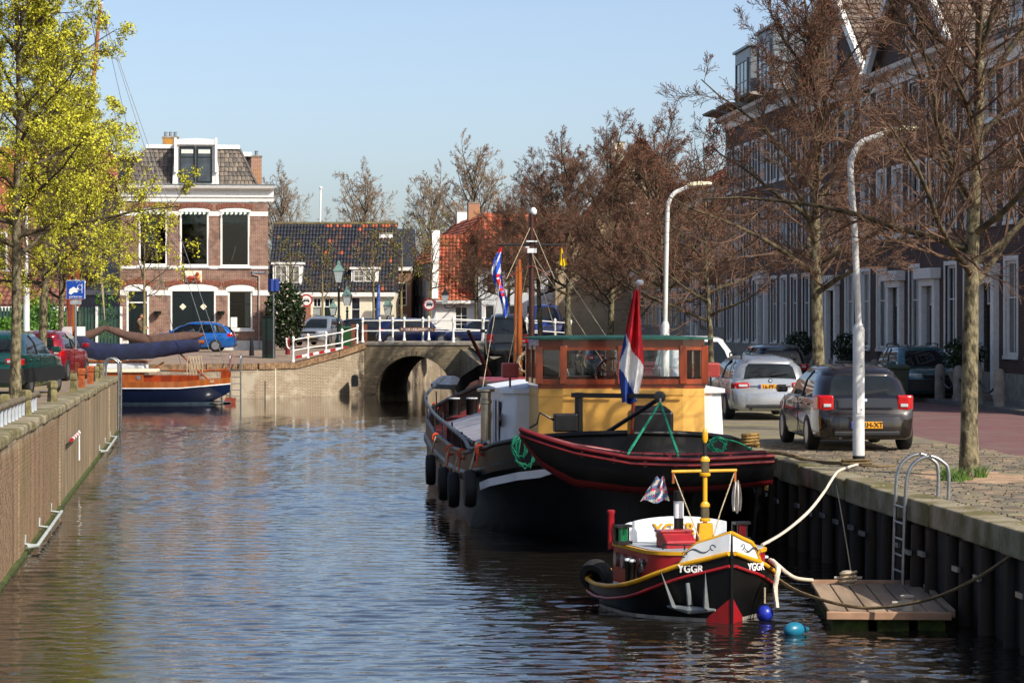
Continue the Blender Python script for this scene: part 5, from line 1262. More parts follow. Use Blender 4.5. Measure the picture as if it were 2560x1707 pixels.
# hatch: transverse boards on both sides of a ridge beam
HY0, HY1, hwid = 7.9, 17.0, 1.85; nb_ = 18
for s_ in (-1, 1):
    for i in range(nb_):
        a = lerp(HY0, HY1, i / nb_) + .008; e = lerp(HY0, HY1, (i + 1) / nb_) - .008; dz = rnd.uniform(0, .012)
        MB().add([(s_ * hwid, a, 1.2 + dz), (s_ * .1, a, 1.72 + dz), (s_ * .1, e, 1.72 + dz), (s_ * hwid, e, 1.2 + dz), (s_ * hwid, a, 1.15), (s_ * .1, a, 1.67), (s_ * .1, e, 1.67), (s_ * hwid, e, 1.15)],
                 [(0, 1, 2, 3), (4, 7, 6, 5), (0, 4, 5, 1), (2, 6, 7, 3), (0, 3, 7, 4)]).obj('hatch_board', HATCH, bg_)
    MB().box(min(s_ * hwid, s_ * (hwid - .06)), max(s_ * hwid, s_ * (hwid - .06)), HY0, HY1, .6, 1.14).obj('hatch_coaming', BLACK, bg_)
MB().box(-.14, .14, HY0, HY1 + .05, 1.66, 1.78).obj('ridge_beam', GREYDK, bg_)
MB().prism([(-hwid, .6), (hwid, .6), (hwid, 1.14), (0, 1.7), (-hwid, 1.14)], HY1, HY1 + .05, 'Y').obj('hatch_end', BLACK, bg_)
MB().prism([(-hwid, .6), (hwid, .6), (hwid, 1.14), (0, 1.7), (-hwid, 1.14)], HY0 - .06, HY0, 'Y').obj('hatch_end', BLACK, bg_)
# red handrail hoops beside the hatch
for yy in (8.4, 8.9, 9.6, 10.1): MB().tube([(-1.2, yy, 1.42), (-1.2, yy, 1.62), (-1.2, yy + .25, 1.62), (-1.2, yy + .25, 1.42)], .014, 6).obj('red_hoop', BRED, bg_)
# stove pipe
MB().lathe([(.085, .7), (.085, 2.05), (.1, 2.06), (.1, 2.12), (.085, 2.13), (.085, 2.24), (.15, 2.26), (.15, 2.3), (.02, 2.34)], 16, (-2.03 + .05, 3.7, 0)).obj('stove_pipe', INOX, bg_, 50)
# bollards
def bollards(par, x, y, z, r=.1, d=.3, along='x'):
    for k in (-1, 1):
        o = MB().lathe([(r, 0), (r, .3), (r * 1.15, .32), (r * 1.15, .36), (r * 1.0, .37)], 14, (x + (k * d / 2 if along == 'x' else 0), y + (k * d / 2 if along == 'y' else 0), z)).obj('bollard', BLACK, par, 50)
        MB().lathe([(r, 0), (r, .02)], 14, (x + (k * d / 2 if along == 'x' else 0), y + (k * d / 2 if along == 'y' else 0), z + .372)).obj('bollard_top', BWHITE, o)
bollards(bg_, -1.75, 2.6, .95, .1, .34, 'y'); bollards(bg_, 2.0, 1.9, 1.05, .1, .34, 'y'); bollards(bg_, -1.3, 20.0, 1.25, .13, .4)
# handrail tube along the port side, with orange lashings
MB().tube(smoothpts([(-2.05, 2.2, 1.5), (-2.28, 2.9, 1.35), (-2.3, 4.5, 1.45), (-2.33, 9, 1.5), (-2.32, 14, 1.55), (-2.25, 18, 1.75), (-1.7, 20.6, 2.1)], 6), .035, 8).obj('port_handrail', mat('blue_grey_tube', '#4a525c', .5, .3), bg_, 60)
for y in (3.0, 5.2, 8, 11, 14, 17, 19.4): MB().tube([(-bw(y) + .04, y, bz(y) - .3), (-bw(y) + .02, y, 1.42 + .02 * y)], .018, 6).obj('stanchion', BLACK, bg_)
for i, y in enumerate((2.2, 4.2, 7.5, 12.5, 19.5)):
    b = MB()
    q = random.Random(i)
    for k in range(4): coil(b, (-bw(y) - .03, y + .05 * k, bz(y) - .02), .07, 1, .014, 1.2, seed=i * 7 + k)
    b.tube([(-bw(y) - .06, y, bz(y)), (-bw(y) - .1, y - .05, bz(y) - .3)], .014, 5)
    stuff(b.obj('orange_lashing', OROPE, bg_))
MB().obox((-2.2, 2.85, 1.32), (.03, .42, .3), (0, 8, -12)).obj('name_board', mat('beige_board', '#a08f7c', .7, var=.2, scale=20), bg_, bevel=.01)
text('DE HOOP', .08, BLACK, bg_, (0, 0, 0)) if False else None
# red side-light screens on the deckhouse
for s_, lab in ((-1, 1), (1, 1)):
    MB().obox((dx + s_ * 1.72, 4.9, 2.58), (.28, .34, .25)).obj('light_screen', mat('faded_red', '#8f2f2a', .5, var=.12), dh, bevel=.03)
    MB().tube([(dx + s_ * 1.72, 4.9, 2.28), (dx + s_ * 1.72, 4.9, 2.47)], .02, 6).obj('screen_stand', BLACK, dh)
# signal mast with yard
ms = thing('signal_mast', 'dark varnished signal mast with yard standing on the barge foredeck', 'mast', (BX + QS * 17.6 + .05, BY + 17.6, 0), BRZ)
MB().tube([(0, 0, 1.5), (0, 0, 4.7), (0, 0, 5.75)], [.075, .065, .05], 10).obj('mast', mat('dark_varnish', '#3c1d10', .5, var=.3), ms, 60)
MB().tube([(-.72, 0, 5.06), (.68, 0, 5.06)], .022, 8).obj('yard', BLACK, ms)
MB().lathe([(.05, 0), (.075, .03), (.075, .1), (.03, .16)], 12, (.04, 0, 5.72)).obj('masthead_light', BWHITE, ms, 50)
MB().box(-.1, .1, -.12, .05, 4.88, 4.98).box(-.14, -.06, -.13, .05, 4.99, 5.02).box(-.12, .12, -.1, .08, 5.12, 5.15).obj('light_bracket', BWHITE, ms)
MB().tube([(-.02, -.06, 4.6), (-.55, -.1, 4.35)], .012, 5).obj('spreader', VARN, ms); MB().tube([(.02, -.06, 4.6), (.4, -.1, 4.38)], .012, 5).obj('spreader', VARN, ms)
for a, b in (((0, 0, 5.5), (-.6, -.6, 4.3)), ((0, 0, 5.5), (.45, -.6, 4.3)), ((-.68, 0, 4.3), (-1.4, -3.5, 1.6)), ((.68, 0, 4.5), (1.1, -8, 2.5)), ((0, 0, 4.9), (1.0, -6, 2.4)), ((0, 0, 5), (-.5, 2, 1.7)), ((0, 0, 4.9), (.3, -5, 2.3))):
    MB().tube([a, b], .008, 4).obj('stay', ROPE, ms)
# flags: a hanging cloth grid with folds, faces coloured by position
def flag(name, label, top, H, wfn, mats, colfn, lean=0, folds=2.5, depth=.06, ni=26, nj=10, group=None):
    t = thing(name, label, 'flag', top, 0, group); b = MB(); vs = []
    for i in range(ni + 1):
        u = i / ni; w, off = wfn(u)
        for j in range(nj + 1):
            v = j / nj; vs.append((off + (v - .5) * w, math.sin(v * folds * 6.28 + u * 2) * depth * min(1, u * 4 + .2), -u * H + .02 * math.sin(v * 9)))
    fs = [(i * (nj + 1) + j, i * (nj + 1) + j + 1, (i + 1) * (nj + 1) + j + 1, (i + 1) * (nj + 1) + j) for i in range(ni) for j in range(nj)]
    for k, f in enumerate(fs):
        i, j = divmod(k, nj); b.add([], []); b.f.append(f); b.m.append(colfn((i + .5) / ni, (j + .5) / nj))
    b.v = [tuple(q) for q in vs]
    b.obj('cloth', mats, t, 70, fix=False); return t
FR = mat('flag_red', '#c21320', .75, var=.08); FW = mat('flag_white', '#e4e2de', .75, var=.05); FB = mat('flag_blue', '#1c3a86', .75, var=.1); FLB = mat('flag_light_blue', '#1d4fc0', .75, var=.1); FY = mat('flag_yellow', '#e0bd12', .75, var=.08)
sf = P(1600, 722, 39.6)
def dutch(u, v):
    k = u * 1.1 + (v - .5) * -.34
    if v < .2 * (1 - abs(u - .5) * 7): return 2
    return 0 if k < .58 else 1 if k < .93 else 2
flag('national_flag', 'red, white and blue flag hanging limp on the barge stern', (sf.x - .06, sf.y, sf.z - .02), 1.72, lambda u: (.07 + .3 * min(1, u * 1.6) * (1 - .5 * max(0, u - .75) / .25), -.0 - .1 * u), [FR, FW, FB], dutch, folds=2.1, depth=.075, ni=90, nj=36)
fp = thing('flag_staff', 'varnished flag staff with white knob on the barge stern', 'flagpole', P(1578, 1060, 39.7))
MB().tube([(0, 0, -.25), (sf.x - fp.location.x, -.05, sf.z - fp.location.z + .06)], [.03, .022], 8).obj('staff', VARN, fp)
MB().lathe([(.03, 0), (.055, .02), (.06, .06), (.03, .09)], 12, (sf.x - fp.location.x, -.05, sf.z - fp.location.z + .05)).obj('knob', BWHITE, fp, 50)
yl = ms.matrix_basis @ Vector((-.7, 0, 5.0)); yr_ = ms.matrix_basis @ Vector((.66, 0, 4.98))
def fris(u, v):
    k = (u * 3.4 + v * 1.2) % 1
    if u < .08: return 0
    if .36 < u < .72 and abs(((u * 14) % 1) - .5) < .33 and .3 < v < .8: return 0
    return 1 if k < .38 else 2
flag('province_flag', 'blue and white striped flag with red hearts hanging from the signal yard', (yl.x, yl.y, yl.z), 1.52, lambda u: (.05 + .2 * min(1, u * 3) * (1 - .6 * u), .03 - .1 * math.sin(u * 5)), [FR, FW, FLB], fris, folds=1.3, depth=.04, ni=40)
flag('pennant', 'small yellow pennant hanging from the right end of the signal yard', (yr_.x, yr_.y, yr_.z), .38, lambda u: (.03 + .16 * u, .04 * u), [FY, mat('purple_mark', '#5a3a6a', .8)], lambda u, v: 1 if .25 < u < .6 and .55 < v < .8 else 0, depth=.02, ni=12, nj=8)
# stern davit with winch
dv = thing('davit', 'black hand-winch davit on the barge stern holding the dinghy', 'davit', (BX, BY, 0), BRZ)
px_ = -.75; py_ = .85
MB().tube([(px_, py_, 1.2), (px_, py_, 2.32)], .065, 10).obj('post', BLACK, dv, 60)
MB().bar((px_ - .1, py_, 2.28), (px_ + 1.12, py_ - 1.0, 2.29), .07, .07).obj('jib', BLACK, dv)
MB().tube([(px_, py_, 1.4), (px_ + .25, py_ - .15, 1.6), (px_ + 1.1, py_ - .95, 2.24)], .035, 8).obj('strut', BLACK, dv)
MB().obox((px_ - .22, py_ - .1, 1.86), (.36, .26, .28)).obj('winch', BLACK, dv, bevel=.02)
MB().tube([(px_ - .4, py_ - .12, 1.9), (px_ - .62, py_ - .14, 2.02), (px_ - .66, py_ - .14, 1.85), (px_ - .78, py_ - .14, 1.78)], .018, 6).obj('crank', BLACK, dv)
MB().lathe([(.05, -.03), (.09, -.025), (.09, .025), (.05, .03)], 12, (px_ + 1.12, py_ - 1.0, 2.28), 'Y').obj('sheave', BLACK, dv)
eng = thing('deck_engine', 'black boxy engine standing on the barge stern deck', 'engine', (BX + .05, BY + 1.0, 0), BRZ)
MB().box(-.05, .62, 0, .5, 1.3, 2.02).obj('housing', BLACK, eng, bevel=.05); MB().box(-.0, .58, -.03, 0, 1.62, 1.7).obj('air_slot', STEEL, eng)
MB().loft([rrect(-.02, .6, .25, 2.02, .1, .1), rrect(.05, .5, .18, 2.1, .1, .1)]).obj('cowl', BLACK, eng, loc=(0, .25, 0))
# ---------------------------------------------------------------- dinghy in the davit
dg_ = thing('dinghy', 'black clinker dinghy with dark red gunwale hung across the barge stern', 'dinghy', (P(1300, 0, 38.2).x, 38.2, 0), R(1))
Ld = 3.68
def dhalf(x):
    t = x / Ld; w = .62 * math.sin(min(1, t * 1.9) * math.pi / 2) ** .8 * (1 - .18 * max(0, t - .7) / .3)
    zt_ = interp([(0, 1.84), (.06, 1.76), (.2, 1.6), (.45, 1.44), (.7, 1.42), (1, 1.47)], t); zb = interp([(0, 1.70), (.08, 1.3), (.2, 1.0), (.5, .88), (.85, .95), (1, 1.02)], t)
    return max(w, .015), zt_, zb
xs_ = [0, .06, .15, .3, .5, .8, 1.2, 1.6, 2.0, 2.5, 3.0, 3.4, Ld]
S1 = []
for x in xs_:
    w, a, z = dhalf(x); n = 7
    half = [(w * math.cos(R(90 * i / n)) ** .55 if i < n else 0, a - (a - z) * math.sin(R(90 * i / n)) ** 1.0) for i in range(n + 1)]
    S1.append([(x, -y, zz) for y, zz in half] + [(x, y, zz) for y, zz in reversed(half[:-1])])
b = MB().loft(S1, loop=False, cap=False); b.m = [1 if 4 <= k % 14 <= 9 else 0 for k in range(len(b.f))]; o = b.obj('hull', [HBLACK, DKRED], dg_, 50, fix=True); md = o.modifiers.new('s', 'SOLIDIFY'); md.thickness = .03
w, a, z = dhalf(Ld)
MB().add(S1[-1], [tuple(range(len(S1[-1])))]).obj('transom', DKRED, dg_)
for s_ in (-1, 1):
    for k, (dz, rr_) in enumerate(((.0, .032), (-.085, .022))):
        MB().tube([(x, s_ * (dhalf(x)[0] + .015), dhalf(x)[1] + dz) for x in xs_], rr_, 8).obj('gunwale', DKRED, dg_, 60)
    for x in (.9, 1.35, 1.8, 2.25, 2.7, 3.15): MB().obox((x, s_ * (dhalf(x)[0] - .02), dhalf(x)[1] - .06), (.05, .03, .12)).obj('rib', DKRED, dg_)
for x in (1.1, 2.0, 2.9): MB().box(x - .1, x + .1, -dhalf(x)[0] * .7, dhalf(x)[0] * .7, 1.24, 1.27).obj('thwart', DKRED, dg_)
hk = Vector((BX, BY, 0)) + Matrix.Rotation(BRZ, 3, 'Z') @ Vector((px_ + 1.12, py_ - 1.05, 2.2))
sl_ = thing('rope_sling', 'green rope sling lifting the dinghy from the davit hook', 'rope', hk)
for px in (1565, 1575, 1690, 1700):
    q = P(px, 1132 if px < 1600 else 1136, 38.2); MB().tube([(0, 0, 0), (q.x - hk.x, (q.y - hk.y) + (.4 if px in (1575, 1700) else -.5), q.z - hk.z)], .018, 6).obj('sling_leg', GROPE, sl_)
MB().tube([(0, 0, .06), (0, 0, -.02), (.02, 0, -.08), (.0, 0, -.1)], .02, 6).obj('hook', STEEL, sl_)
gc = thing('rope_coil', 'bright green rope coil hanging on the barge port quarter', 'rope', P(1312, 1130, 39.3))
b = MB(); coil(b, (0, 0, 0), .13, 3, .018, 1.7, wob=.5, seed=3); coil(b, (-.08, -.02, .08), .1, 2, .018, 1.6, wob=.5, seed=4); b.obj('coil', GROPE, gc)
gc2 = thing('rope_coil', 'green rope heaped on the starboard stern rail', 'rope', P(1795, 1112, 39.8))
b = MB(); coil(b, (0, 0, 0), .12, 4, .016, .8, wob=.7, seed=5); b.tube(smoothpts([(0, 0, .1), (.3, 0, .04), (.55, -.1, -.1)]), .016, 5); b.obj('coil', GROPE, gc2)
yc = thing('rope_coil', 'tan rope coiled round the starboard bollard', 'rope', P(1876, 1115, 40.6))
b = MB(); coil(b, (0, 0, 0), .12, 4, .03, .7, 'XY', .1, 6); b.obj('coil', mat('tan_rope', '#a8844a', .9, var=.25, scale=40), yc)
# tyre fenders along the port side
tm = tyre_mesh(.3, .09).mesh('tyre_fender', RUBBER, 50)
for y, lab in ((2.3, 'black tyre fender hanging by the stern corner of the barge'), (4.6, 'black tyre fender second from the stern on the barge side'), (7.5, 'black tyre fender third from the stern on the barge side'), (12, 'black tyre fender farthest forward on the barge side')):
    q = Matrix.Rotation(BRZ, 3, 'Z') @ Vector((-bw(y) - .16, y, bz(y) - .62)) + Vector((BX, BY, 0))
    t = thing('tyre_fender', lab, 'tyre', q, BRZ, 'tyre fenders on the barge'); link('tyre', tm, t, rot=(0, 0, 0)); MB().tube([(.0, 0, .3), (.1, 0, .66)], .014, 5).obj('lashing', ROPE, t)
# ---------------------------------------------------------------- second sailing barge beyond, with orange mast and red cabin
b2 = thing('sailing_barge', 'black sailing barge with orange mast and red cabin moored ahead of the big barge', 'barge', (1.0, 66, 0), BRZ)
ys2 = [0, .15, .5, 1.2, 2.5, 5, 9, 11, 12.5, 13.6, 14]
W2 = [(0, .3), (.15, .9), (.5, 1.3), (1.2, 1.7), (2.5, 1.9), (9, 1.9), (11, 1.6), (12.5, 1.0), (14, .05)]; Z2 = [(0, 1.5), (2, 1.2), (6, 1.1), (10, 1.5), (14, 2.3)]
S = hull(None, ys2, lambda y: [(interp(W2, y), interp(Z2, y)), (interp(W2, y) * .98, .5), (interp(W2, y) * .9, .0), (0, -.4)])
MB().loft(S, loop=False).obj('hull', HBLACK, b2, 40)
MB().box(-1.3, 1.3, 1.5, 6, 1.0, 1.75).obj('cabin', BRED, b2, bevel=.08); MB().box(-1.4, 1.4, 1.4, 6.1, 1.74, 1.82).obj('cabin_roof', BRED, b2, bevel=.02)
MB().tube([(-.16, 7.5, 1.0), (-.17, 7.5, 4.6), (-.17, 7.5, 5.1)], [.09, .08, .05], 10).obj('mast', VARN2, b2, 60)
MB().tube([(-.32, 7.4, 1.6), (-.26, 7.4, 4.9)], .045, 8).obj('gaff', VARN2, b2, 60)
b = MB(); coil(b, (.0, 7.3, 2.2), .22, 4, .025, 1.3, wob=.4, seed=9); stuff(b.obj('rope_coil', ROPE, b2))
MB().lathe([(.4, -.03), (.42, 0), (.4, .03)], 14, (-1.75, .9, 1.45), 'Y').obj('winch_wheel', mat('rusty_brown', '#4a2a20', .7, var=.3), b2)
MB().tube([(-1.2, 5, 1.9), (-1.9, 3.2, 3.1)], .05, 8).obj('bowsprit', BLACK, b2)
# little boat under a grey cover by the bridge
sb_ = thing('covered_boat', 'small boat under a pale grey cover beside the bridge arch', 'boat', P(1118, 972, 103), R(35)); sb_.scale = (.62, .62, .62)
MB().loft([[(x * k, y * 1.0, z) for x, y, z in ((-.5, -1.1 * k, 0), (.5, -1.1 * k, 0), (.6, .9, 0), (0, 1.4, 0), (-.6, .9, 0))] for k, z_ in ((1, 0),)] * 1 + [[(x, y, .3) for x, y in ((-.6, -1.2), (.6, -1.2), (.7, .9), (0, 1.6), (-.7, .9))]]).obj('hull', mat('boat_grey', '#6d6f70', .6), sb_)
MB().loft([[(x, y, .3) for x, y in ((-.62, -1.22), (.62, -1.22), (.72, .9), (0, 1.65), (-.72, .9))], [(x, y, .75) for x, y in ((-.25, -.9), (.25, -.9), (.3, .5), (0, .9), (-.3, .5))], [(x, y, .85) for x, y in ((-.05, -.8), (.05, -.8), (.06, .3), (0, .4), (-.06, .3))]]).obj('cover', mat('grey_tarpaulin', '#b3b4b6', .6, var=.1), sb_)
# ---------------------------------------------------------------- the little tug
PSI = 18; TX, TY = 2.49, 29.65; TS = .6
tg = thing('tugboat', 'little black and red tug with yellow mast and YGGR on its bow', 'boat', (TX, TY, 0), R(180 + PSI)); tg.scale = (1, TS, 1)
# local: +y is the bow at y=0, stern at y=-4.7; local +x shows on the left in the picture
TW = [(-4.7, .4), (-4.5, .66), (-4.0, .86), (-3.0, .95), (-1.9, .95), (-1.2, .88), (-.75, .70), (-.38, .42), (-.15, .2), (0.06, .02)]
TZ = [(-4.7, .36), (-3.8, .29), (-2.6, .30), (-1.6, .37), (-1.0, .47), (-.5, .64), (0.06, .80)]
def tw(y): return interp(TW, y)
def tz(y): return interp(TZ, y)
yt = [-4.7, -4.62, -4.5, -4.25, -4, -3.5, -3, -2.4, -1.9, -1.5, -1.1, -.8, -.55, -.38, -.22, -.08, .06]
def thalf(y):
    w, z = tw(y), tz(y); k = max(0, min(1, -y / 1.6)); ks = max(.35, min(1, (y + 4.9) / 1.2)); k = min(k, ks)
    return [(w, z), (w * .99, z - .14), (w * lerp(.75, .97, k), .28), (w * lerp(.55, .9, k), .02), (w * lerp(.3, .75, k), -.2), (0, -.4)]
S = hull(None, yt, thalf); MB().loft(S, loop=False).obj('hull', HBLACK, tg, 40)
wlm = mat('grey_white_boot', '#9a958a', .6, var=.2)
vs = []
for s_ in (-1, 1):
    vs = []
    for y in yt:
        h = thalf(y); w0, w1 = h[3][0], h[2][0]; vs += [(s_ * (w0 + .006), y + .004, .0), (s_ * (lerp(w0, w1, .15) + .006), y + .004, .045)]
    MB().add(vs, [(2 * i, 2 * i + 1, 2 * i + 3, 2 * i + 2) for i in range(len(yt) - 1)]).obj('waterline_stripe', wlm, tg, fix=False)
    MB().tube([(s_ * (tw(y) + .02), y + (.02 if y > -.3 else 0), tz(y)) for y in yt], .028, 8).obj('yellow_strake', YEL2, tg, 60)
    MB().tube([(s_ * (tw(y) + .012), y + (.02 if y > -.3 else 0), tz(y) - .145) for y in yt], .02, 8).obj('red_strake', BRED, tg, 60)
    # bow bulwark: white panel with yellow cap
    yb = [-.5, -.45, -.38, -.3, -.22, -.15, -.08, .06]; v = []
    for y in yb:
        t = (y + .5) / .56; hh = .02 + .17 * min(1, t * 3.5) + .04 * t; v += [(s_ * (tw(y) - .01), y, tz(y) + .02), (s_ * (tw(y) - .015), y, tz(y) + hh)]
    o = MB().add(v, [(2 * i, 2 * i + 1, 2 * i + 3, 2 * i + 2) for i in range(len(yb) - 1)]).obj('bow_panel', BWHITE, tg, fix=False)
    md = o.modifiers.new('s', 'SOLIDIFY'); md.thickness = .025
    MB().tube([v[1::2][i] for i in range(len(yb))], .026, 8).obj('panel_cap', YEL2, tg, 60)
    # scroll ornament and name, laid along the flare
    yc_ = -.42; a_ = (tw(-.7) - tw(-.15)) / .55; ang = math.degrees(math.atan(a_))
    pos = (s_ * (tw(yc_) + .028), yc_, tz(yc_) - .075)
    text('YGGR', .125, FW, tg, (s_ * (tw(-.34) + .024), -.34, tz(-.34) - .075), (90, 0, 180 - s_ * (ang) if s_ < 0 else 180 - ang), extrude=.004, bold=.003)
    sp = []
    for i in range(26):
        t = i / 25; yy = -.4 + .26 * t
        zz = tz(yy) + .115 + .035 * math.sin(t * 6.28)
        sp.append((s_ * (tw(yy) + .012), yy + .012, zz))
    MB().tube(sp, [.004 + .006 * math.sin(math.pi * i / 25) for i in range(26)], 5).obj('scroll', mat('scroll_grey', '#3c4450', .5), tg)
    for yy, sg in ((-.42, 1), (-.12, -1)):
        cc = [(s_ * (tw(yy + .03 * math.cos(R(a))) + .012), yy + .03 * math.cos(R(a)) + .012, tz(yy) + .115 + sg * .0 + .03 * math.sin(R(a))) for a in range(0, 300, 25)]
        MB().tube(cc, .005, 5).obj('scroll', MATS['scroll_grey'], tg)
MB().tube([(0, .07, -.1), (0, .075, tz(0) - .02)], .02, 8).obj('stem_band', HBLACK, tg); MB().tube([(0, .06, tz(0)), (0, .05, tz(0) + .24)], .018, 6).obj('stem_post', BLACK, tg)
for s_ in (-1, 1):     # red forefoot
    MB().add([(s_ * .006, .082, -.05), (s_ * .006, .082, .3), (s_ * (thalf(-.3)[3][0] + .012), -.28, .05), (s_ * (thalf(-.3)[3][0] + .01), -.28, -.05)], [(0, 1, 2, 3)]).obj('red_forefoot', BRED, tg, fix=False)
# deck
vs = []
for y in yt: vs += [(-tw(y) + .02, y, tz(y) - .06), (tw(y) - .02, y, tz(y) - .06)]
MB().add(vs, [(2 * i, 2 * i + 1, 2 * i + 3, 2 * i + 2) for i in range(len(yt) - 1)]).obj('deck', GREYDK, tg, fix=False)
# red cabin with rounded front, grey top with yellow edge, portholes
def cab(z, f=1, g=0): 
    p = []
    for a in range(0, 181, 15): p.append((.74 * f * math.cos(R(a)), -1.25 + .72 * f * math.sin(R(a)) + g, z))
    return p + [(-.74 * f, -3.1, z), (.74 * f, -3.1, z)]
cb = MB().loft([cab(.33, 1.0), cab(.77, .99)]).obj('cabin', BRED, tg, 40)
MB().loft([cab(.75, 1.02), cab(.79, 1.02)]).obj('cabin_rim', YEL2, cb, 40); MB().loft([cab(.785, .97), cab(.80, .96)]).obj('cabin_top', GREYDK, cb, 40)
for s_ in (-1, 1):
    for y in (-1.45, -1.95, -2.45, -2.85):
        x = .755 * s_
        o = MB().lathe([(.05, -.02), (.085, -.02), (.085, .02), (.05, .02)], 16, (x, y, .6), 'X').obj('porthole', STEEL, cb); MB().lathe([(.001, -.012), (.06, -.012), (.06, .012), (.001, .012)], 12, (x, y, .6), 'X').obj('pane', GLASS, o)
for a in (60, 120): MB().tube([(.7 * math.cos(R(q)) , -1.45 + .66 * math.sin(R(q)), .86) for q in range(a - 25, a + 26, 10)], .01, 6).obj('top_rail', BLACK, cb)
for q in (35, 60, 85, 95, 120, 145): MB().tube([(.7 * math.cos(R(q)), -1.45 + .66 * math.sin(R(q)), .79), (.7 * math.cos(R(q)), -1.45 + .66 * math.sin(R(q)), .86)], .01, 6).obj('rail_stud', BLACK, cb)
# white curved screen with YGGR
sc = MB(); v = []
for a in range(-60, 61, 8):
    x = math.sin(R(a)) * .74; y = -2.75 - .35 * math.cos(R(a)) + .35; hgt = 1.02 + .07 * math.cos(R(a * 1.5)); v += [(x, y - .2, .78), (x, y - .2, hgt)]
sco = sc.add(v, [(2 * i, 2 * i + 1, 2 * i + 3, 2 * i + 2) for i in range(len(v) // 2 - 1)]).obj('screen', BWHITE, tg, fix=False); md = sco.modifiers.new('s', 'SOLIDIFY'); md.thickness = .025
text('YGGR', .2, YEL2, sco, (0, -2.905, .93), (90, 0, 180), extrude=.012, bold=.003)
# funnel, red vent pipe, side lamps, red hatch
fn = MB().lathe([(.06, .75), (.06, 1.12)], 16, (.18, -1.9, 0)).obj('funnel', BLACK, tg, 50)
MB().lathe([(.063, 1.12), (.063, 1.32)], 16, (.18, -1.9, 0)).obj('funnel_band', BWHITE, fn, 50); MB().lathe([(.06, 1.32), (.06, 1.44), (.05, 1.44)], 16, (.18, -1.9, 0)).obj('funnel_cap', BLACK, fn, 50)
MB().lathe([(.042, .7), (.042, 1.12), (.05, 1.13), (.05, 1.16), (.03, 1.17)], 14, (.72, -3.3, 0)).obj('vent_pipe', BRED, tg, 50)
for s_, m_ in ((1, mat('green_lamp', '#0c6b3f', .2, coat=.5)), (-1, mat('red_side_lamp', '#5a1216', .2, coat=.5))):
    o = MB().box(s_ * .76 - .1, s_ * .76 + .1, -2.55, -2.35, .8, .84).box(s_ * .76 - .1, s_ * .76 + .1, -2.55, -2.35, 1.0, 1.03).box(s_ * .76 - .1, s_ * .76 + .1, -2.56, -2.52, .8, 1.03).obj('lamp_board', BLACK, tg)
    MB().lathe([(.06, .84), (.06, 1.0)], 12, (s_ * .76, -2.44, 0)).obj('side_lamp', m_, o, 50)
hb_ = MB().prism([(-1.75, .79), (-1.2, .79), (-1.2, .88), (-1.45, .97), (-1.75, .97)], .12, .5, 'X').obj('red_hatch', BRED, tg, bevel=.015)
MB().prism([(-1.78, .972), (-1.43, .972), (-1.43, 1.0), (-1.78, 1.0)], .1, .52, 'X').obj('hatch_lid', BRED, hb_, bevel=.01)
# yellow mast with lanterns and yard
tmst = MB().tube([(-.02, -1.35, .78), (-.02, -1.35, 1.75)], .028, 10).obj('mast', YEL2, tg, 50)
MB().prism([(-.12, .78), (.1, .78), (.06, 1.08), (-.1, 1.08)], -1.42, -1.28, 'Y').obj('mast_foot', YEL2, tmst)
MB().tube([(-.02, -1.35, 1.75), (-.02, -1.35, 2.02)], .026, 8).obj('mast_top', BLACK, tmst); MB().lathe([(.02, 2.02), (.036, 2.06), (.036, 2.13), (.02, 2.18), (.005, 2.19)], 12, (-.02, -1.35, 0)).obj('mast_ball', YEL2, tmst, 50)
MB().tube([(-.42, -1.35, 1.69), (.4, -1.35, 1.69)], .018, 8).obj('yard', YEL2, tmst)
for z in (1.66, 1.13):
    o = MB().lathe([(.062, z - .03), (.068, z - .02), (.068, z), (.045, z + .01)], 14, (-.02, -1.35, 0)).obj('lantern_base', YEL2, tmst, 50)
    MB().lathe([(.05, z + .01), (.054, z + .06), (.05, z + .14)], 14, (-.02, -1.35, 0)).obj('lantern_glass', mat('smoky_lantern', '#5c5340', .1, var=.2), o, 50); MB().lathe([(.06, z + .14), (.06, z + .17), (.035, z + .2)], 14, (-.02, -1.35, 0)).obj('lantern_cap', YEL2, o, 50)
for x in (.38, -.4):
    MB().tube([(x, -1.35, 1.68), (x * .5, -1.3, 1.2), (.05 if x > 0 else -.08, -1.25, .85)], .007, 4).obj('halyard', ROPE, tmst); MB().tube([(x, -1.35, 1.69), (x, -1.35, 1.55)], .016, 6).obj('block', VARN2, tmst)
# anchor on the starboard bow (left in the picture)
an = thing('anchor', 'grey anchor with upturned flukes stowed on the tug bow', 'anchor', (TX, TY, 0), R(180 + PSI)); an.scale = (1, TS, 1)
GA = mat('anchor_grey', '#7d8386', .5, .3, var=.12)
def bowpt(y, z): 
    h = thalf(y); w = interp([(h[3][1], h[3][0]), (h[2][1], h[2][0]), (h[1][1], h[1][0])], z); return w
for yy, dy in ((-.62, -.05), (-.22, .06)):
    MB().add([(bowpt(yy, .3) + .05, yy - .12, .18), (bowpt(yy, .3) + .1, yy + .2, .18), (bowpt(yy + dy, .55) + .08, yy + dy + .05, .6), (bowpt(yy, .3) + .0, yy + .04, .14)], [(0, 1, 2), (0, 2, 3), (1, 3, 2)]).obj('fluke', GA, an)
MB().tube([(bowpt(-.38, .3) + .06, -.38, .2), (bowpt(-.38, .4) + .06, -.38, .45)], [.035, .025], 8).obj('shank', GA, an); MB().tube([(bowpt(-.7, .2) + .07, -.7, .17), (bowpt(-.38, .2) + .09, -.38, .14), (bowpt(-.1, .2) + .05, -.1, .15)], [.015, .05, .015], 8).obj('crown', GA, an)
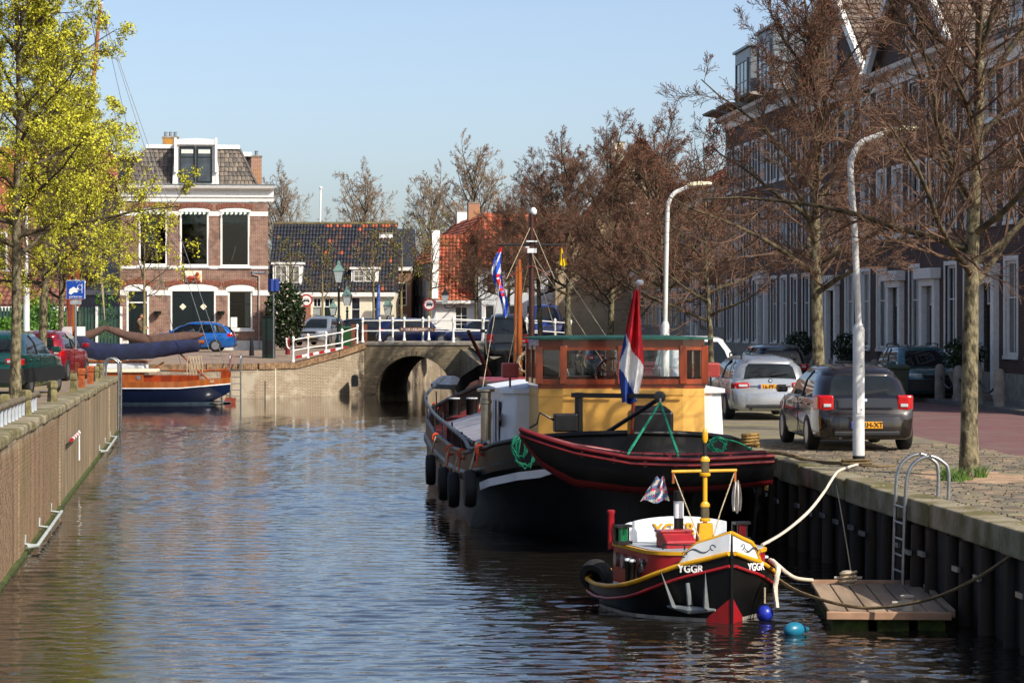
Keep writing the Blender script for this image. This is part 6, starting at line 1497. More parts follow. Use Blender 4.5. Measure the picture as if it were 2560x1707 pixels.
# flags on the tug
f1 = Vector((TX, TY, 0)) + Matrix.Rotation(R(180 + PSI), 3, 'Z') @ Vector((.46, -1.35 * TS, 1.62)); f2 = Vector((TX, TY, 0)) + Matrix.Rotation(R(180 + PSI), 3, 'Z') @ Vector((-.4, -1.35 * TS, 1.56))
flag('small_flag', 'small blue and white striped flag with red hearts on the tug yard', f1, .28, lambda u: (.1 + .24 * u, -.08 - .06 * u), [FR, mat('weathered_white', '#b9b4ac', .8), mat('faded_blue', '#4a6a92', .8)], lambda u, v: 0 if abs(((u + v * .8) * 3.3) % 1 - .5) < .16 and abs((u - v) % .5 - .25) < .12 else 1 if ((u + v * .9) * 2.4) % 1 < .45 else 2, depth=.025, ni=18, nj=14)
flag('small_flag', 'tattered greyish white flag on the right end of the tug yard', f2, .36, lambda u: (.05 + .18 * u * (1.2 - u), .02), [MATS['weathered_white']], lambda u, v: 0, depth=.03, ni=14, nj=8)
# tug bollards, tyres
for (x, y) in ((.84, -1.55), (.84, -1.8), (-.82, -1.5), (-.82, -1.75)):
    o = MB().lathe([(.036, .3), (.036, .6), (.045, .61), (.045, .64)], 12, (x, y, 0)).obj('bollard', BLACK, tg, 50); MB().lathe([(.044, .642), (.044, .665), (.02, .67)], 12, (x, y, 0)).obj('bollard_top', BWHITE, o, 50)
tym = tyre_mesh(.21, .085).mesh('tyre', RUBBER2, 50)
for px, py, Y, rz, lab in ((1492, 1440, 31.7, 35, 'worn tyre fender tilted at the tug stern'), (1634, 1436, 30.25, 25, 'big tyre fender hanging amidships on the tug')):
    q = P(px, py, Y); t = thing('tyre_fender', lab, 'tyre', q, R(rz + 180 + PSI)); link('tyre', tym, t, rot=(0, R(20), 0))
# ---------------------------------------------------------------- blue sailing yacht on the far side
YX, YY = -11.3, 104.6
sy = thing('sailing_yacht', 'navy blue wooden sailing yacht with varnished topsides in the side basin', 'sailboat', (YX, YY, 0), R(2))
NAVY = mat('navy_hull', '#0d1a36', .18, var=.1, coat=.5); SAILC = mat('navy_canvas', '#101a3c', .85, var=.3, scale=3, bump=1.0, bscale=5); BRS = mat('brown_canvas', '#5b4339', .85, var=.15, scale=4, bump=.5, bscale=8)
SW = [(0, .5), (.3, .8), (1, 1.2), (3, 1.5), (6, 1.4), (8, .8), (9.2, .05)]; SZ = [(0, .78), (2, .62), (5, .62), (9.2, 1.0)]
xs = [0, .1, .3, .6, 1, 2, 3, 4.5, 6, 7, 8, 8.7, 9.2]
def part_hull(z0f, z1f, m, name, e=0):
    S = []
    for x in xs:
        w = interp(SW, x) + e; k = interp([(0, .35), (1.5, 1), (7, 1), (9.2, .4)], x); zt = interp(SZ, x)
        rows = []
        for f in (0, .5, 1):
            z = max(lerp(z0f(zt), z1f(zt), f), min(z1f(zt) - .02, interp([(0, .5), (.35, .28), (.9, .02), (1.5, -.3)], x))); ww = w * (1 if z > .35 else lerp(.55 * k + .1, 1, max(0, (z + .3) / .65))); rows.append((ww, z))
        S.append([(-x - (0 if z > .3 else -.0) , -ww, z) for ww, z in rows] + [(-x, ww, z) for ww, z in reversed(rows)])
    return MB().loft(S, loop=False).obj(name, m, sy, 40)
part_hull(lambda t: -.3, lambda t: t - .0, NAVY, 'hull'); part_hull(lambda t: t + .0, lambda t: t + .27, VARN2, 'topsides', .012)
part_hull(lambda t: -.02, lambda t: .07, mat('pale_blue_boot', '#6d8494', .5), 'waterline_stripe', .012)
MB().tube([(-x, -interp(SW, x) - .02, interp(SZ, x) + .01) for x in xs], .025, 6).obj('rub_strake', BWHITE, sy)
MB().box(-4.6, -1.2, -.9, .9, .8, 1.14).obj('cockpit_coaming', VARN, sy, bevel=.02); MB().box(-9, -3.4, -1.0, 1.0, .8, 1.25).obj('cabin', VARN2, sy, bevel=.05)
MB().box(-9, -2.9, -1.08, 1.08, 1.25, 1.38).obj('cabin_top', CREAM, sy, bevel=.03); MB().lathe([(.09, -.02), (.09, .02), (.05, .03)], 14, (-3.6, -1.0, 1.05), 'Y').obj('porthole', STEEL, sy)
MB().prism([(-.45, .75), (-.05, .7), (.0, 1.2), (-.2, 1.42), (-.38, 1.35)], -.05, .05, 'Y').obj('rudder', VARN, sy); MB().tube([(-.1, 0, 1.35), (-1.5, 0, 1.28), (-2.5, 0, 1.33)], [.06, .05, .035], 8).obj('tiller', VARN2, sy)
MB().prism([(-.5, -.4), (.12, -.3), (.2, .2), (-.2, .25)], -.04, .04, 'Y').obj('rudder_blade', mat('oxide_red', '#8a3a26', .6), sy)
MB().tube([(-.9, -.3, .95), (-2.2, .3, 2.1)], .04, 8).obj('boat_hook', VARN2, sy)
text('BALK', .13, FW, sy, (-.75, -interp(SW, .75) - .02, .9), (90, 0, -10)) 
MB().tube([(-.2, .2, 1.0), (.05, .2, 2.0)], .015, 6).obj('ensign_staff', mat('pink_red', '#b23a4a', .6), sy)
mb_, mt = P(175, 905, 104.6), P(252, 12, 104.6)
o = MB().tube([Vector((mb_.x - YX - .9, 0, .8)), Vector((mb_.x - YX, 0, mb_.z)), Vector((mt.x - YX, 0, mt.z))], [.13, .13, .07], 10).obj('mast', VARN2, sy, 60)
MB().box(mt.x - YX - .12, mt.x - YX + .12, -.05, .05, mt.z, mt.z + .08).obj('mast_cap', BWHITE, o)
MB().prism([(mt.x - YX, mt.z + .08), (mt.x - YX + .25, mt.z + .2), (mt.x - YX, mt.z + .35)], -.01, .01, 'Y').obj('burgee', FLB, o)
for dx2, dy2, z in ((-.4, -1.2, .95), (-2.0, 1.2, .95), (-.1, 0, 1.1), (-7.5, -.8, .9)): MB().tube([(mt.x - YX, 0, mt.z - .1), (dx2, dy2, z)], .012, 4).obj('shroud', STEEL, sy)
# boom under the navy cover
BC = [(P(px, py, 104.2), r) for px, py, r in ((500, 862, .14), (492, 862, .26), (440, 866, .3), (380, 874, .32), (300, 878, .34), (240, 876, .36), (205, 862, .42), (185, 846, .42))]
S = []
for q, r in BC:
    S.append([Vector((q.x - YX, .0 + r * .55 * math.cos(R(a)), q.z + r * math.sin(R(a)) * (1.1 if math.sin(R(a)) < 0 else .9))) for a in range(0, 360, 24)])
def wrinkle(S, n, amp, seed):
    r = random.Random(seed); out = []
    for A, B_ in zip(S, S[1:]):
        for k in range(n):
            t = k / n; ph = r.uniform(.95, 1.03); c = sum((a.lerp(b, t) for a, b in zip(A, B_)), Vector()) / len(A)
            out.append([c + (a.lerp(b, t) - c) * ph * (1 + amp * math.sin(i * 2.1 + k * .7 + seed)) for i, (a, b) in enumerate(zip(A, B_))])
    return out + [S[-1]]
S = wrinkle(S, 4, .025, 3)
MB().loft(S).obj('sail_cover', SAILC, sy, 60); MB().tube([(P(506, 855, 104).x - YX, 0, P(506, 855, 104).z), (P(470, 858, 104).x - YX, 0, P(470, 858, 104).z)], .1, 10).obj('boom', VARN2, sy, 60)
b = MB()
for k in range(5): x = P(498 - 7 * k, 0, 104).x - YX; b.tube(smoothpts([(x, -.1, 1.9), (x + .08, -.12, 1.4), (x - .06, -.1, .95), (x - .1, -.1, 1.5), (x - .04, -.1, 1.9)], 5), .02, 5)
stuff(b.obj('sheet_ropes', ROPE, sy))
# second boat behind with brown furled sail and white cabin
s2 = thing('sailboat', 'white-cabined boat with brown furled sail lying behind the navy yacht', 'sailboat', (P(330, 0, 107.6).x, 107.6, 0), 0)
MB().loft([[(x, w * k, z) for x, w in ((-5, -.9), (-1, -1.1), (1.2, -.8), (1.9, 0), (1.2, .8), (-1, 1.1), (-5, .9))] for z, k in ((-.2, .8), (.7, 1), (.9, 1))]).obj('hull', BWHITE, s2, 30)
MB().box(-3.5, .6, -.7, .7, .9, 1.6).obj('cabin', BWHITE, s2, bevel=.08); MB().box(-3.6, .7, -.75, .75, 1.6, 1.68).obj('cabin_top', VARN2, s2, bevel=.02)
MB().tube([(.6, -.75, 1.1), (1.4, -.6, 1.6)], .04, 6).obj('grab_rail', VARN2, s2)
BC = [(P(px, py, 106.4), r) for px, py, r in ((505, 838, .07), (495, 838, .15), (440, 847, .27), (380, 852, .24), (320, 840, .21), (285, 827, .17), (262, 820, .12), (235, 833, .19), (190, 850, .24))]
S = wrinkle([[Vector((q.x - s2.location.x, r * .7 * math.cos(R(a)) - 1.2, q.z + r * math.sin(R(a)))) for a in range(0, 360, 30)] for q, r in BC], 3, .12, 5)
MB().loft(S).obj('furled_sail', BRS, s2, 60); q = P(262, 800, 106.4)
MB().tube([(P(510, 836, 106.4).x - s2.location.x, -1.2, P(510, 836, 106.4).z), (P(480, 840, 106.4).x - s2.location.x, -1.2, P(480, 840, 106.4).z)], .06, 8).obj('gaff_end', VARN2, s2)
tp = P(233, 610, 106.4)
for dxq in (-.15, .0, .12): MB().tube([(q.x - s2.location.x, -1.2, q.z), (tp.x - s2.location.x + dxq, -1.2, tp.z + 3)], .014, 4).obj('topping_lift', ROPE, s2)
MB().tube([(P(160, 0, 106).x - s2.location.x, -.6, .9), (P(163, 0, 106).x - s2.location.x, -.6, 8.5)], .09, 8).obj('mast', mat('red_varnish', '#7a2c17', .3, coat=.3), s2, 60)
# ================================================================ street furniture and small things
LAMPW = mat('lamp_post_white', '#d6d6d2', .45, scale=5, col2='#b5b3aa', mix=(.5, .75), stretch=(1, 1, .3))
def white_lamp(label, x, y, z, h=4.95, arm=.95, lean=0):
    t = thing('street_lamp', label, 'street lamp', (x, y, z), 0, 'white street lamps on the right quay')
    MB().lathe([(.093, 0), (.093, .16)], 16).obj('black_base', BLACK, t, 50)
    MB().lathe([(.09, .16), (.088, 2.05), (.07, 2.1), (.062, 2.13)], 16).obj('lower_pole', LAMPW, t, 50)
    pts = [(0, 0, 2.1), (lean * .5, 0, 3.5), (lean, 0, h - .55), (lean + .03, 0, h - .3), (lean + .14, 0, h - .12), (lean + .32, 0, h - .03), (lean + arm, 0, h + .05)]
    MB().tube(smoothpts(pts, 5), .048, 10).obj('upper_pole', LAMPW, t, 60)
    MB().obox((0, -.08, .95), (.08, .03, .32)).obj('access_door', LAMPW, t, bevel=.008)
    for z_ in (.85, 1.5): MB().lathe([(.012, 0), (.012, .01)], 8, (.03, -.098, z_), 'Y').obj('bolt', STEEL, t)
    e = lean + arm
    MB().loft([[(e + dx, y_ * w, h + .05 + dx * .08 + zz * hh) for y_, zz in ((-1, 0), (-.7, .8), (0, 1), (.7, .8), (1, 0), (.6, -.5), (-.6, -.5))] for dx, w, hh in ((-.06, .05, .06), (0, .09, .08), (.2, .11, .09), (.42, .08, .06), (.47, .05, .04))]).obj('lamp_head', mat('lamp_head_cream', '#d7cfae', .4, var=.05), t, 50)
white_lamp('white street lamp in front of the dark brown hatchback', 5.2, 39, QZ, 4.95, .55, -.12)
white_lamp('white street lamp behind the barge wheelhouse', 3.36, 57, QZ, 5.05, .5, .05)
# old lanterns near the bridge
def lantern(label, px, Y, zg, ztop, sc=1.0, post=True):
    t = thing('lantern_post', label, 'street lamp', ((px - 1280) * Y / F, Y, zg), 0, 'lantern posts around the bridge')
    h = ztop - zg; a = h - 1.0 * sc
    if post: MB().lathe([(.16 * sc, 0), (.16 * sc, .35), (.1 * sc, .5), (.075 * sc, 1.1), (.1 * sc, 1.15), (.06 * sc, 1.25), (.05 * sc, a - .3), (.09 * sc, a - .25), (.05 * sc, a - .2), (.05 * sc, a)], 12).obj('post', DKGREEN, t, 50)
    g = MB().loft([[(x * w * sc, y * w * sc, a + z * sc) for x, y in ((-1, -1), (1, -1), (1, 1), (-1, 1))] for w, z in ((.13, .05), (.22, .55))]).obj('lantern_glass', mat('lantern_pane', '#a9b4b4', .2, var=.1), t)
    MB().loft([[(x * w * sc, y * w * sc, a + z * sc) for x, y in ((-1, -1), (1, -1), (1, 1), (-1, 1))] for w, z in ((.25, .55), (.1, .8), (.07, .82), (.07, .9), (.03, 1.0))]).obj('lantern_roof', mat('verdigris', '#5d7d74', .5, var=.15), t)
    b = MB()
    for x, y in ((-1, -1), (1, -1), (1, 1), (-1, 1)): b.tube([(x * .13 * sc, y * .13 * sc, a + .05 * sc), (x * .225 * sc, y * .225 * sc, a + .55 * sc)], .014 * sc, 5)
    b.obj('lantern_frame', DKGREEN, t)
lantern('tall lantern post beside the silver car before the bridge', 847, 126, 2.0, CAMZ + 138 * 126 / F, 1.1)
lantern('lantern post standing just right of the tallest one', 868, 150, 2.1, CAMZ + 75 * 150 / F, 1.2)
lantern('small lantern in front of the green door', 833, 158, 2.1, CAMZ + 40 * 158 / F)
lantern('lantern half behind the evergreen bush', 734, 145, 2.0, CAMZ + 78 * 145 / F, 1.0)
lantern('lantern left of the narrow brick house', 970, 150, 2.2, CAMZ + 48 * 150 / F, 1.1)
wl = thing('wall_lantern', 'black wall lantern on a curled bracket at the cottage corner', 'lantern', (P(1113, 0, 163).x, 163, P(0, 760, 163).z))
MB().loft([[(x * w, y * w, z) for x, y in ((-1, -1), (1, -1), (1, 1), (-1, 1))] for w, z in ((.12, 0), (.24, .6))]).obj('lantern_glass', MATS['lantern_pane'], wl)
MB().loft([[(x * w, y * w, z) for x, y in ((-1, -1), (1, -1), (1, 1), (-1, 1))] for w, z in ((.28, .6), (.06, .9), (.02, 1.1))]).obj('lantern_roof', BLACK, wl)
MB().tube(smoothpts([(0, 0, 0), (0, 0, -.2), (.3, .3, -.25), (.6, .9, -.1)]), .04, 6).obj('bracket', BLACK, wl)
# round no-cars signs
def nocar(label, px, py, Y, zg, r=.33):
    t = thing('road_sign', label, 'road sign', ((px - 1280) * Y / F, Y, zg), 0, 'no-cars signs at the bridge')
    z = CAMZ + (790 - py) * Y / F - zg
    MB().tube([(0, .04, 0), (0, .04, z + r)], .035, 8).obj('pole', STEEL, t)
    o = MB().lathe([(r, 0), (r, .03)], 28, (0, 0, z), 'Y').obj('sign_disc', REDP, t)
    MB().lathe([(r * .76, -.006), (r * .76, -.001)], 28, (0, 0, z), 'Y').obj('white_field', FW, o)
    MB().prism([(x * r, z + y * r) for x, y in ((-.5, -.1), (-.46, .05), (-.36, .1), (-.24, .33), (.24, .33), (.36, .1), (.46, .05), (.5, -.1), (.46, -.28), (.3, -.28), (.28, -.16), (-.28, -.16), (-.3, -.28), (-.46, -.28))], -.012, -.007, 'Y').obj('car_symbol', BLACK, o)
    MB().prism([(x * r, z + y * r) for x, y in ((-.26, .12), (-.18, .26), (.18, .26), (.26, .12))], -.016, -.013, 'Y').obj('car_window', FW, o)
nocar('round no-cars sign left of the lantern posts', 766, 751, 137, 2.0); nocar('round no-cars sign over the bridge railing', 1073, 761, 140, 2.2)
# blue parking-ticket sign on the left quay
bs = thing('parking_sign', 'square blue parking sign with white hand and coin on the left quay', 'sign', (P(189, 0, 74).x, 74, lz(74)))
z = P(0, 724, 74).z - lz(74)
MB().tube([(0, .04, 0), (-.01, .04, z + .32)], .035, 8).obj('pole', STEEL, bs)
o = MB().box(-.27, .27, 0, .02, z - .27, z + .27).obj('sign_plate', mat('sign_white', '#cfd6e4', .4), bs, bevel=.01); MB().box(-.255, .255, -.004, -.001, z - .255, z + .255).obj('blue_field', mat('sign_blue', '#1247a8', .4, var=.05), o)
MB().prism([(x * .27, z + y * .27) for x, y in ((-.72, -.38), (-.62, .05), (-.2, .3), (.05, .12), (.25, .22), (.38, .14), (.3, .02), (.15, -.05), (.3, -.2), (.1, -.32), (-.15, -.28), (-.5, -.55))], -.009, -.005, 'Y').obj('hand_symbol', FW, o)
MB().tube([(.12 + .07 * math.cos(R(a)), -.008, z + .06 + .07 * math.sin(R(a))) for a in range(0, 360, 20)], .008, 5, closed=True).obj('coin_symbol', FW, o)
MB().box(.175, .19, -.009, -.005, z - .1, z + .17).obj('slot_symbol', FW, o)
text('parkeren', .1, FW, o, (0, -.006, z - .2), extrude=.001)
MB().box(-.16, .16, 0, .02, z - .42, z - .3).obj('lower_plate', mat('sign_grey', '#9aa0a6', .5), bs)
# bollards, posts on the left quay
def stone_bollard(label, px, py, Y, h=.44, w=.14):
    q = P(px, py, Y); t = thing('bollard', label, 'bollard', (q.x, Y, lz(Y)), R(px), 'weathered posts along the left quay')
    m = mat('lichen_stone', '#6f6744', .9, var=.35, scale=9, bump=.6)
    a = w / 2
    MB().loft([[(x * k, y * k, z) for x, y in ((-a, -a), (a, -a), (a, a), (-a, a))] for z, k in ((0, 1.15), (h * .55, 1.0), (h * .58, .9), (h * .64, .9), (h * .67, 1.15), (h * .95, 1.1), (h, .8))]).obj('post', m, t, bevel=.012)
for px, Y, lab in ((12, 39.7, 'nearest weathered square post at the left picture edge'), (63, 42.5, 'weathered square post before the low pipe railing end'), (131, 50.4, 'weathered square post by the rear wheel of the green car'),
                   (184, 58.8, 'weathered square post left of the orange posts'), (238, 71, 'weathered square post right of the orange posts'), (249, 75.5, 'weathered square post near the corner of the left quay')):
    stone_bollard(lab, px, 0, Y)
for px, Y, lab in ((204, 63, 'short orange-brown post nearest the quay edge'), (226, 67.5, 'taller orange-brown post behind the first one')):
    q = P(px, 0, Y); t = thing('marker_post', lab, 'post', (q.x, Y, lz(Y)), 0, 'orange-brown posts on the left quay')
    MB().loft([[(x * k, y * k, zz) for x, y in ((-.075, -.075), (.075, -.075), (.075, .075), (-.075, .075))] for zz, k in ((0, 1), (.33, .95), (.34, 1.15), (.46, 1.15), (.49, .9))]).obj('post', mat('orange_brown', '#9a4a1d', .7, var=.3, scale=12), t, bevel=.01)
# low pipe railing at the left edge
rl = thing('pipe_railing', 'low pipe railing on flat white uprights at the left quay edge', 'railing', (lx(36.2) - .28, 36.2, lz(36.2)), LWA)
MB().tube([(0, -8, .344), (0, 9.4, .248), (0, 9.9, .21)], .05, 10).obj('rail', mat('rusty_pipe', '#6a5f4a', .7, .2, var=.3, scale=7), rl, 60)
y = -3.0; um = MB().box(-.02, .02, -.05, .05, 0, .27).mesh('upright', mat('pale_blue_steel', '#b4bcc4', .5, var=.12))
while y < 9.6: link('upright', um, rl, loc=(0, y, -.0055 * y)); y += .75
# red and white pole and white fender pipes on the left wall
def on_left(Y, off=0): return Vector((lx(Y) + off, Y, 0))
a, e = on_left(49.5, .12), on_left(53.5, .12)
t = thing('striped_pole', 'red and white striped pole hung on the sunlit left quay wall', 'pole', (a.x, a.y, P(0, 1105, 49.5).z + .04)); d = e - a
for k in range(8): MB().tube([d * (k / 8) * .75 + Vector((0, 0, .0)), d * ((k + 1) / 8) * .75], .035, 8).obj('stripe', REDP if k % 2 == 0 else FW, t)
MB().tube([(d.x * .75, d.y * .75, .05), (d.x * .76, d.y * .76, -.55)], .02, 6).obj('hanger', FW, t)
for Y0, Y1, lab in ((38.2, 45, 'white pipe fender low on the left wall, nearest'), (65, 73, 'white pipe fender low on the left wall, near its far end')):
    a, e = on_left(Y0, .18), on_left(Y1, .18); t = thing('pipe_fender', lab, 'fender', (a.x, a.y, .12), 0, 'pipe fenders on the left wall'); d = e - a
    MB().tube([(-.12, -.1, 0), (0, .1, 0), d], .03, 8).obj('pipe', mat('pale_pipe_b', '#9ea5a2', .5, var=.15), t, 60)
    for k in (0.02, .5, .97): MB().tube([d * k, d * k + Vector((-.17, 0, .02)), d * k + Vector((-.17, 0, .16))], .025, 6).obj('bracket', MATS['pale_pipe_b'], t)
# ladder hoop at the corner of the left quay
c = on_left(79.2); t = thing('ladder_rail', 'tall steel ladder hoop at the far corner of the left quay wall', 'ladder', (c.x, c.y, 0))
for dy in (0, .5): MB().tube(smoothpts([(-.35, -dy, 1.66), (-.35, -dy, 2.0), (-.18, -dy, 2.22), (.05, -dy, 2.12), (.1, -dy, 1.9), (.1, -dy, .3), (.08, -dy, .0)], 6), .035, 8).obj('stringer', STEEL, t, 60)
for k in range(5): MB().tube([(.1, 0, .2 + .3 * k), (.1, -.5, .2 + .3 * k)], .018, 6).obj('rung', STEEL, t)
MB().tube([(.1, 0, .3), (-.1, 0, .3)], .02, 6).obj('stand_off', STEEL, t)
# barrier with red and white posts, paper notices
for px, lab, r_ in ((163, 'white barrier post with red collar left of the blue sign', 1), (196, 'white barrier post with red collar right of the blue sign', 1)):
    q = P(px, 0, 75); t = thing('barrier_post', lab, 'post', (q.x, 75.2, lz(75)), 0, 'red-collared barrier posts')
    MB().box(-.07, .07, -.07, .07, 0, .62).obj('white_shaft', WHITE, t, bevel=.01); MB().box(-.14, .14, -.1, .1, .62, .84).obj('red_collar', REDP, t, bevel=.01)
for px, lab in ((168, 'white paper notice left of the sign pole'), (200, 'white paper notice right of the sign pole')):
    q = P(px, 828, 74.6); t = thing('paper_notice', lab, 'notice', q, R(px)); MB().box(-.15, .15, 0, .01, -.13, .13).obj('sheet', FW, t); MB().tube([(0, .0, .13), (0, .02, .6)], .005, 4).obj('string', ROPE, t)
    text('STOP', .09, BLACK, t, (0, -.006, .03), extrude=.001); text('hier', .07, BLACK, t, (0, -.006, -.07), extrude=.001)
q = P(66, 0, 85); t = thing('lamp_post', 'plain white lamp post behind the left maples', 'street lamp', (q.x, 85, 1.65)); MB().lathe([(.12, 0), (.1, 3), (.06, 3.1), (.05, 6.5)], 12).obj('pole', LAMPW, t, 50); MB().lathe([(.06, 0), (.2, .15), (.22, .3), (.05, .4)], 12, (0, 0, 6.5)).obj('lamp_head', LAMPW, t, 50)
# green picket fence with white posts
pf = thing('picket_fence', 'dark green picket fence with white posts left of the corner house', 'fence', (P(140, 0, 122).x, 122, 1.75))
PG = mat('fence_green', '#2a4a3c', .7, var=.2); pm_ = MB().prism([(-.055, 0), (.055, 0), (.055, 1.95), (0, 2.05), (-.055, 1.95)], -.02, .02, 'Y').mesh('picket', PG)
wid = P(305, 0, 122).x - P(140, 0, 122).x; nn = 20
x = .0; k = 0
while x < wid:
    link('picket', pm_, pf, loc=(x, rnd.uniform(-.005, .005), .15 + rnd.uniform(-.02, .02))); x += .155
for z_ in (.5, 1.6): MB().box(-.1, wid, .025, .07, z_, z_ + .09).obj('fence_rail', PG, pf)
for x in (wid * .02, wid * .62, wid - .03): MB().box(x - .06, x + .06, -.1, -.02, 0, 2.2).obj('fence_post', WHITE, pf, bevel=.01)
MB().box(-9, wid + .1, -.3, .2, -.3, .15).obj('fence_kerb', FBR, pf)
for x in [-8.8 + .155 * i for i in range(56)]: link('picket', pm_, pf, loc=(x, 0, .15))
# bridge railings
def railing(label, pts, group='white bridge railings', hgt=.98, n_per=1.45, thin=False):
    t = thing('bridge_railing', label, 'railing', pts[0], 0, group); o = Vector(pts[0])
    pm2 = CACHE.get('railpost')
    if pm2 is None:
        pm2 = MB().lathe([(.08, 0), (.08, .05), (.05, .1), (.04, .4), (.058, .48), (.04, .54), (.037, .86), (.058, .9), (.037, .94), (.062, 1.0), (.066, 1.05), (.045, 1.1), (.01, 1.13)], 10).mesh('post', WHITE, 50); CACHE['railpost'] = pm2
    for a, e in zip(pts, pts[1:]):
        a, e = Vector(a), Vector(e); k = max(1, round((e - a).length / n_per))
        for i in range(k + (1 if e == Vector(pts[-1]) else 0)): link('post', pm2, t, loc=a.lerp(e, i / k) - o)
        for z_ in (.5, .96): MB().tube([a - o + Vector((0, 0, z_)), e - o + Vector((0, 0, z_))], .024, 8).obj('rail', WHITE, t)
def fq(px, py, Y): q = P(px, py, Y); return (q.x, q.y, q.z)
railing('white post railing climbing from the quay up to the bridge', [fq(733, 905, 112.9), fq(770, 898, 113.4), fq(815, 892, 114.2), fq(855, 885, 114.8), fq(893, 873, 116)])
BP = lambda x, y, z=BTOP + .03: tuple(bdg.matrix_basis @ Vector((x, y, z)))
railing('white railing along the near edge of the bridge, carrying the name board', [BP(-.1, .2), BP(6.7, .2)], n_per=1.35)
railing('white railing along the far edge of the bridge', [BP(-.3, 6.4), BP(3.2, 6.4, BTOP + .1), BP(7.2, 7.5, BTOP - .1)], n_per=1.25)
railing('white railing turning off the bridge towards the right street', [BP(6.7, .2), BP(7.6, 2.5), BP(8.8, 5.5, 2.2)], n_per=1.6)
# name board
nbq = P(1043, 824, 115.7); t = thing('name_board', 'brown wooden board reading RODE LEEUWSBRUG on the bridge railing', 'sign', (nbq.x, nbq.y - .05, nbq.z), R(-3))
MB().prism([(-.84, 0), (-.74, -.09), (.74, -.09), (.84, 0), (.74, .09), (-.74, .09)], -.03, .03, 'Y').obj('board', mat('sign_wood', '#8a4f1c', .5, var=.2, scale=6), t, bevel=.01); text('RODE LEEUWSBRUG', .155, FW, t, (0, -.036, 0), extrude=.004, bold=.002)
# red and white boom on the ramp railing
a, e = Vector(fq(740, 893, 112.9)), Vector(fq(866, 868, 115)); t = thing('barrier_boom', 'red and white boom laid along the ramp railing', 'barrier', a)
for k in range(9): MB().bar((e - a) * (k / 9), (e - a) * ((k + 1) / 9), .05, .1).obj('stripe', FW if k % 2 else REDP, t)
t = thing('chain_hook', 'white curled end rail at the foot of the ramp railing', 'railing', fq(716, 905, 113)); MB().tube(smoothpts([(0, 0, .98), (.03, 0, .7), (.15, 0, .58), (.28, 0, .75)], 5), .03, 8).obj('curl', WHITE, t); MB().sph((0, 0, 1.0), .05, 8).obj('knob', WHITE, t)
# parking meter cabinet, sign pole beside it, bollards, posts, bin
q = P(672, 0, 116.5); t = thing('utility_cabinet', 'dark green street cabinet at the corner of the quay', 'cabinet', (q.x, 116.5, 1.6)); MB().box(-.28, .28, -.2, .2, 0, 1.85).obj('cabinet_body', DKGREEN, t, bevel=.02); MB().box(-.33, .33, -.25, .25, 1.85, 1.92).obj('cabinet_lid', BLACK, t, bevel=.01); MB().box(-.22, .22, -.205, -.2, .2, .8).obj('cabinet_door', BLACK, t)
q = P(684, 0, 116); t = thing('sign_pole', 'slim grey pole with two small blue street signs by the cabinet', 'sign', (q.x, 116, 1.58)); MB().tube([(0, 0, 0), (0, 0, 3.5)], .035, 8).obj('pole', STEEL, t)
for dx_, dy_ in ((-.12, -.05), (.12, .1)): MB().obox((dx_, dy_, 3.3), (.12, .4, .55), (0, 0, 25 if dx_ < 0 else -15)).obj('blue_sign', FB, t, bevel=.01)
q = P(629, 0, 118); t = thing('bollard', 'black tapered bollard in front of the corner house window', 'bollard', (q.x, 118, 1.7)); MB().lathe([(.12, 0), (.1, .3), (.06, .8), (.05, .84)], 12).obj('post', BLACK, t, 50)
q = P(719, 0, 118); t = thing('bollard', 'dark red bollard at the foot of the ramp railing', 'bollard', (q.x, 118, 1.75)); MB().lathe([(.11, 0), (.09, .6), (.11, .65), (.11, .72), (.05, .78)], 12).obj('post', DKRED, t, 50)
for px, lab in ((883, 'brown timber post left of its twin on the bridge approach'), (913, 'brown timber post right of its twin on the bridge approach')):
    q = P(px, 0, 122); t = thing('timber_post', lab, 'post', (q.x, 122, 2.0), 0, 'timber posts on the bridge approach'); MB().box(-.09, .09, -.09, .09, 0, 1.15).obj('post', mat('red_timber', '#6b3a22', .7, var=.2), t, bevel=.01); MB().box(-.11, .11, -.11, .11, 1.15, 1.2).obj('post_cap', BLACK, t)
def bin_(label, x, y, z, m):
    t = thing('wheeled_bin', label, 'bin', (x, y, z)); MB().loft([[(px * k, py * k, zz) for px, py in ((-.26, -.3), (.26, -.3), (.26, .3), (-.26, .3))] for zz, k in ((.08, .85), (.9, 1.05))]).obj('bin_body', m, t, bevel=.02)
    MB().obox((0, 0, .95), (.6, .7, .08), (4, 0, 0)).obj('bin_lid', m, t, bevel=.02)
    for s_ in (-1, 1): MB().lathe([(.09, -.03), (.09, .03)], 12, (s_ * .24, .28, .09), 'X').obj('bin_wheel', BLACK, t)
BG = mat('bin_green', '#1d4a22', .5, var=.1); bin_('green wheeled bin by the brown timber posts', P(868, 0, 124).x, 124, 2.0, BG); bin_('green wheeled bin beside the shaded house fronts', fx(67) - 2.6, 66.5, QZ, mat('bin_dark_green', '#1a3020', .5))
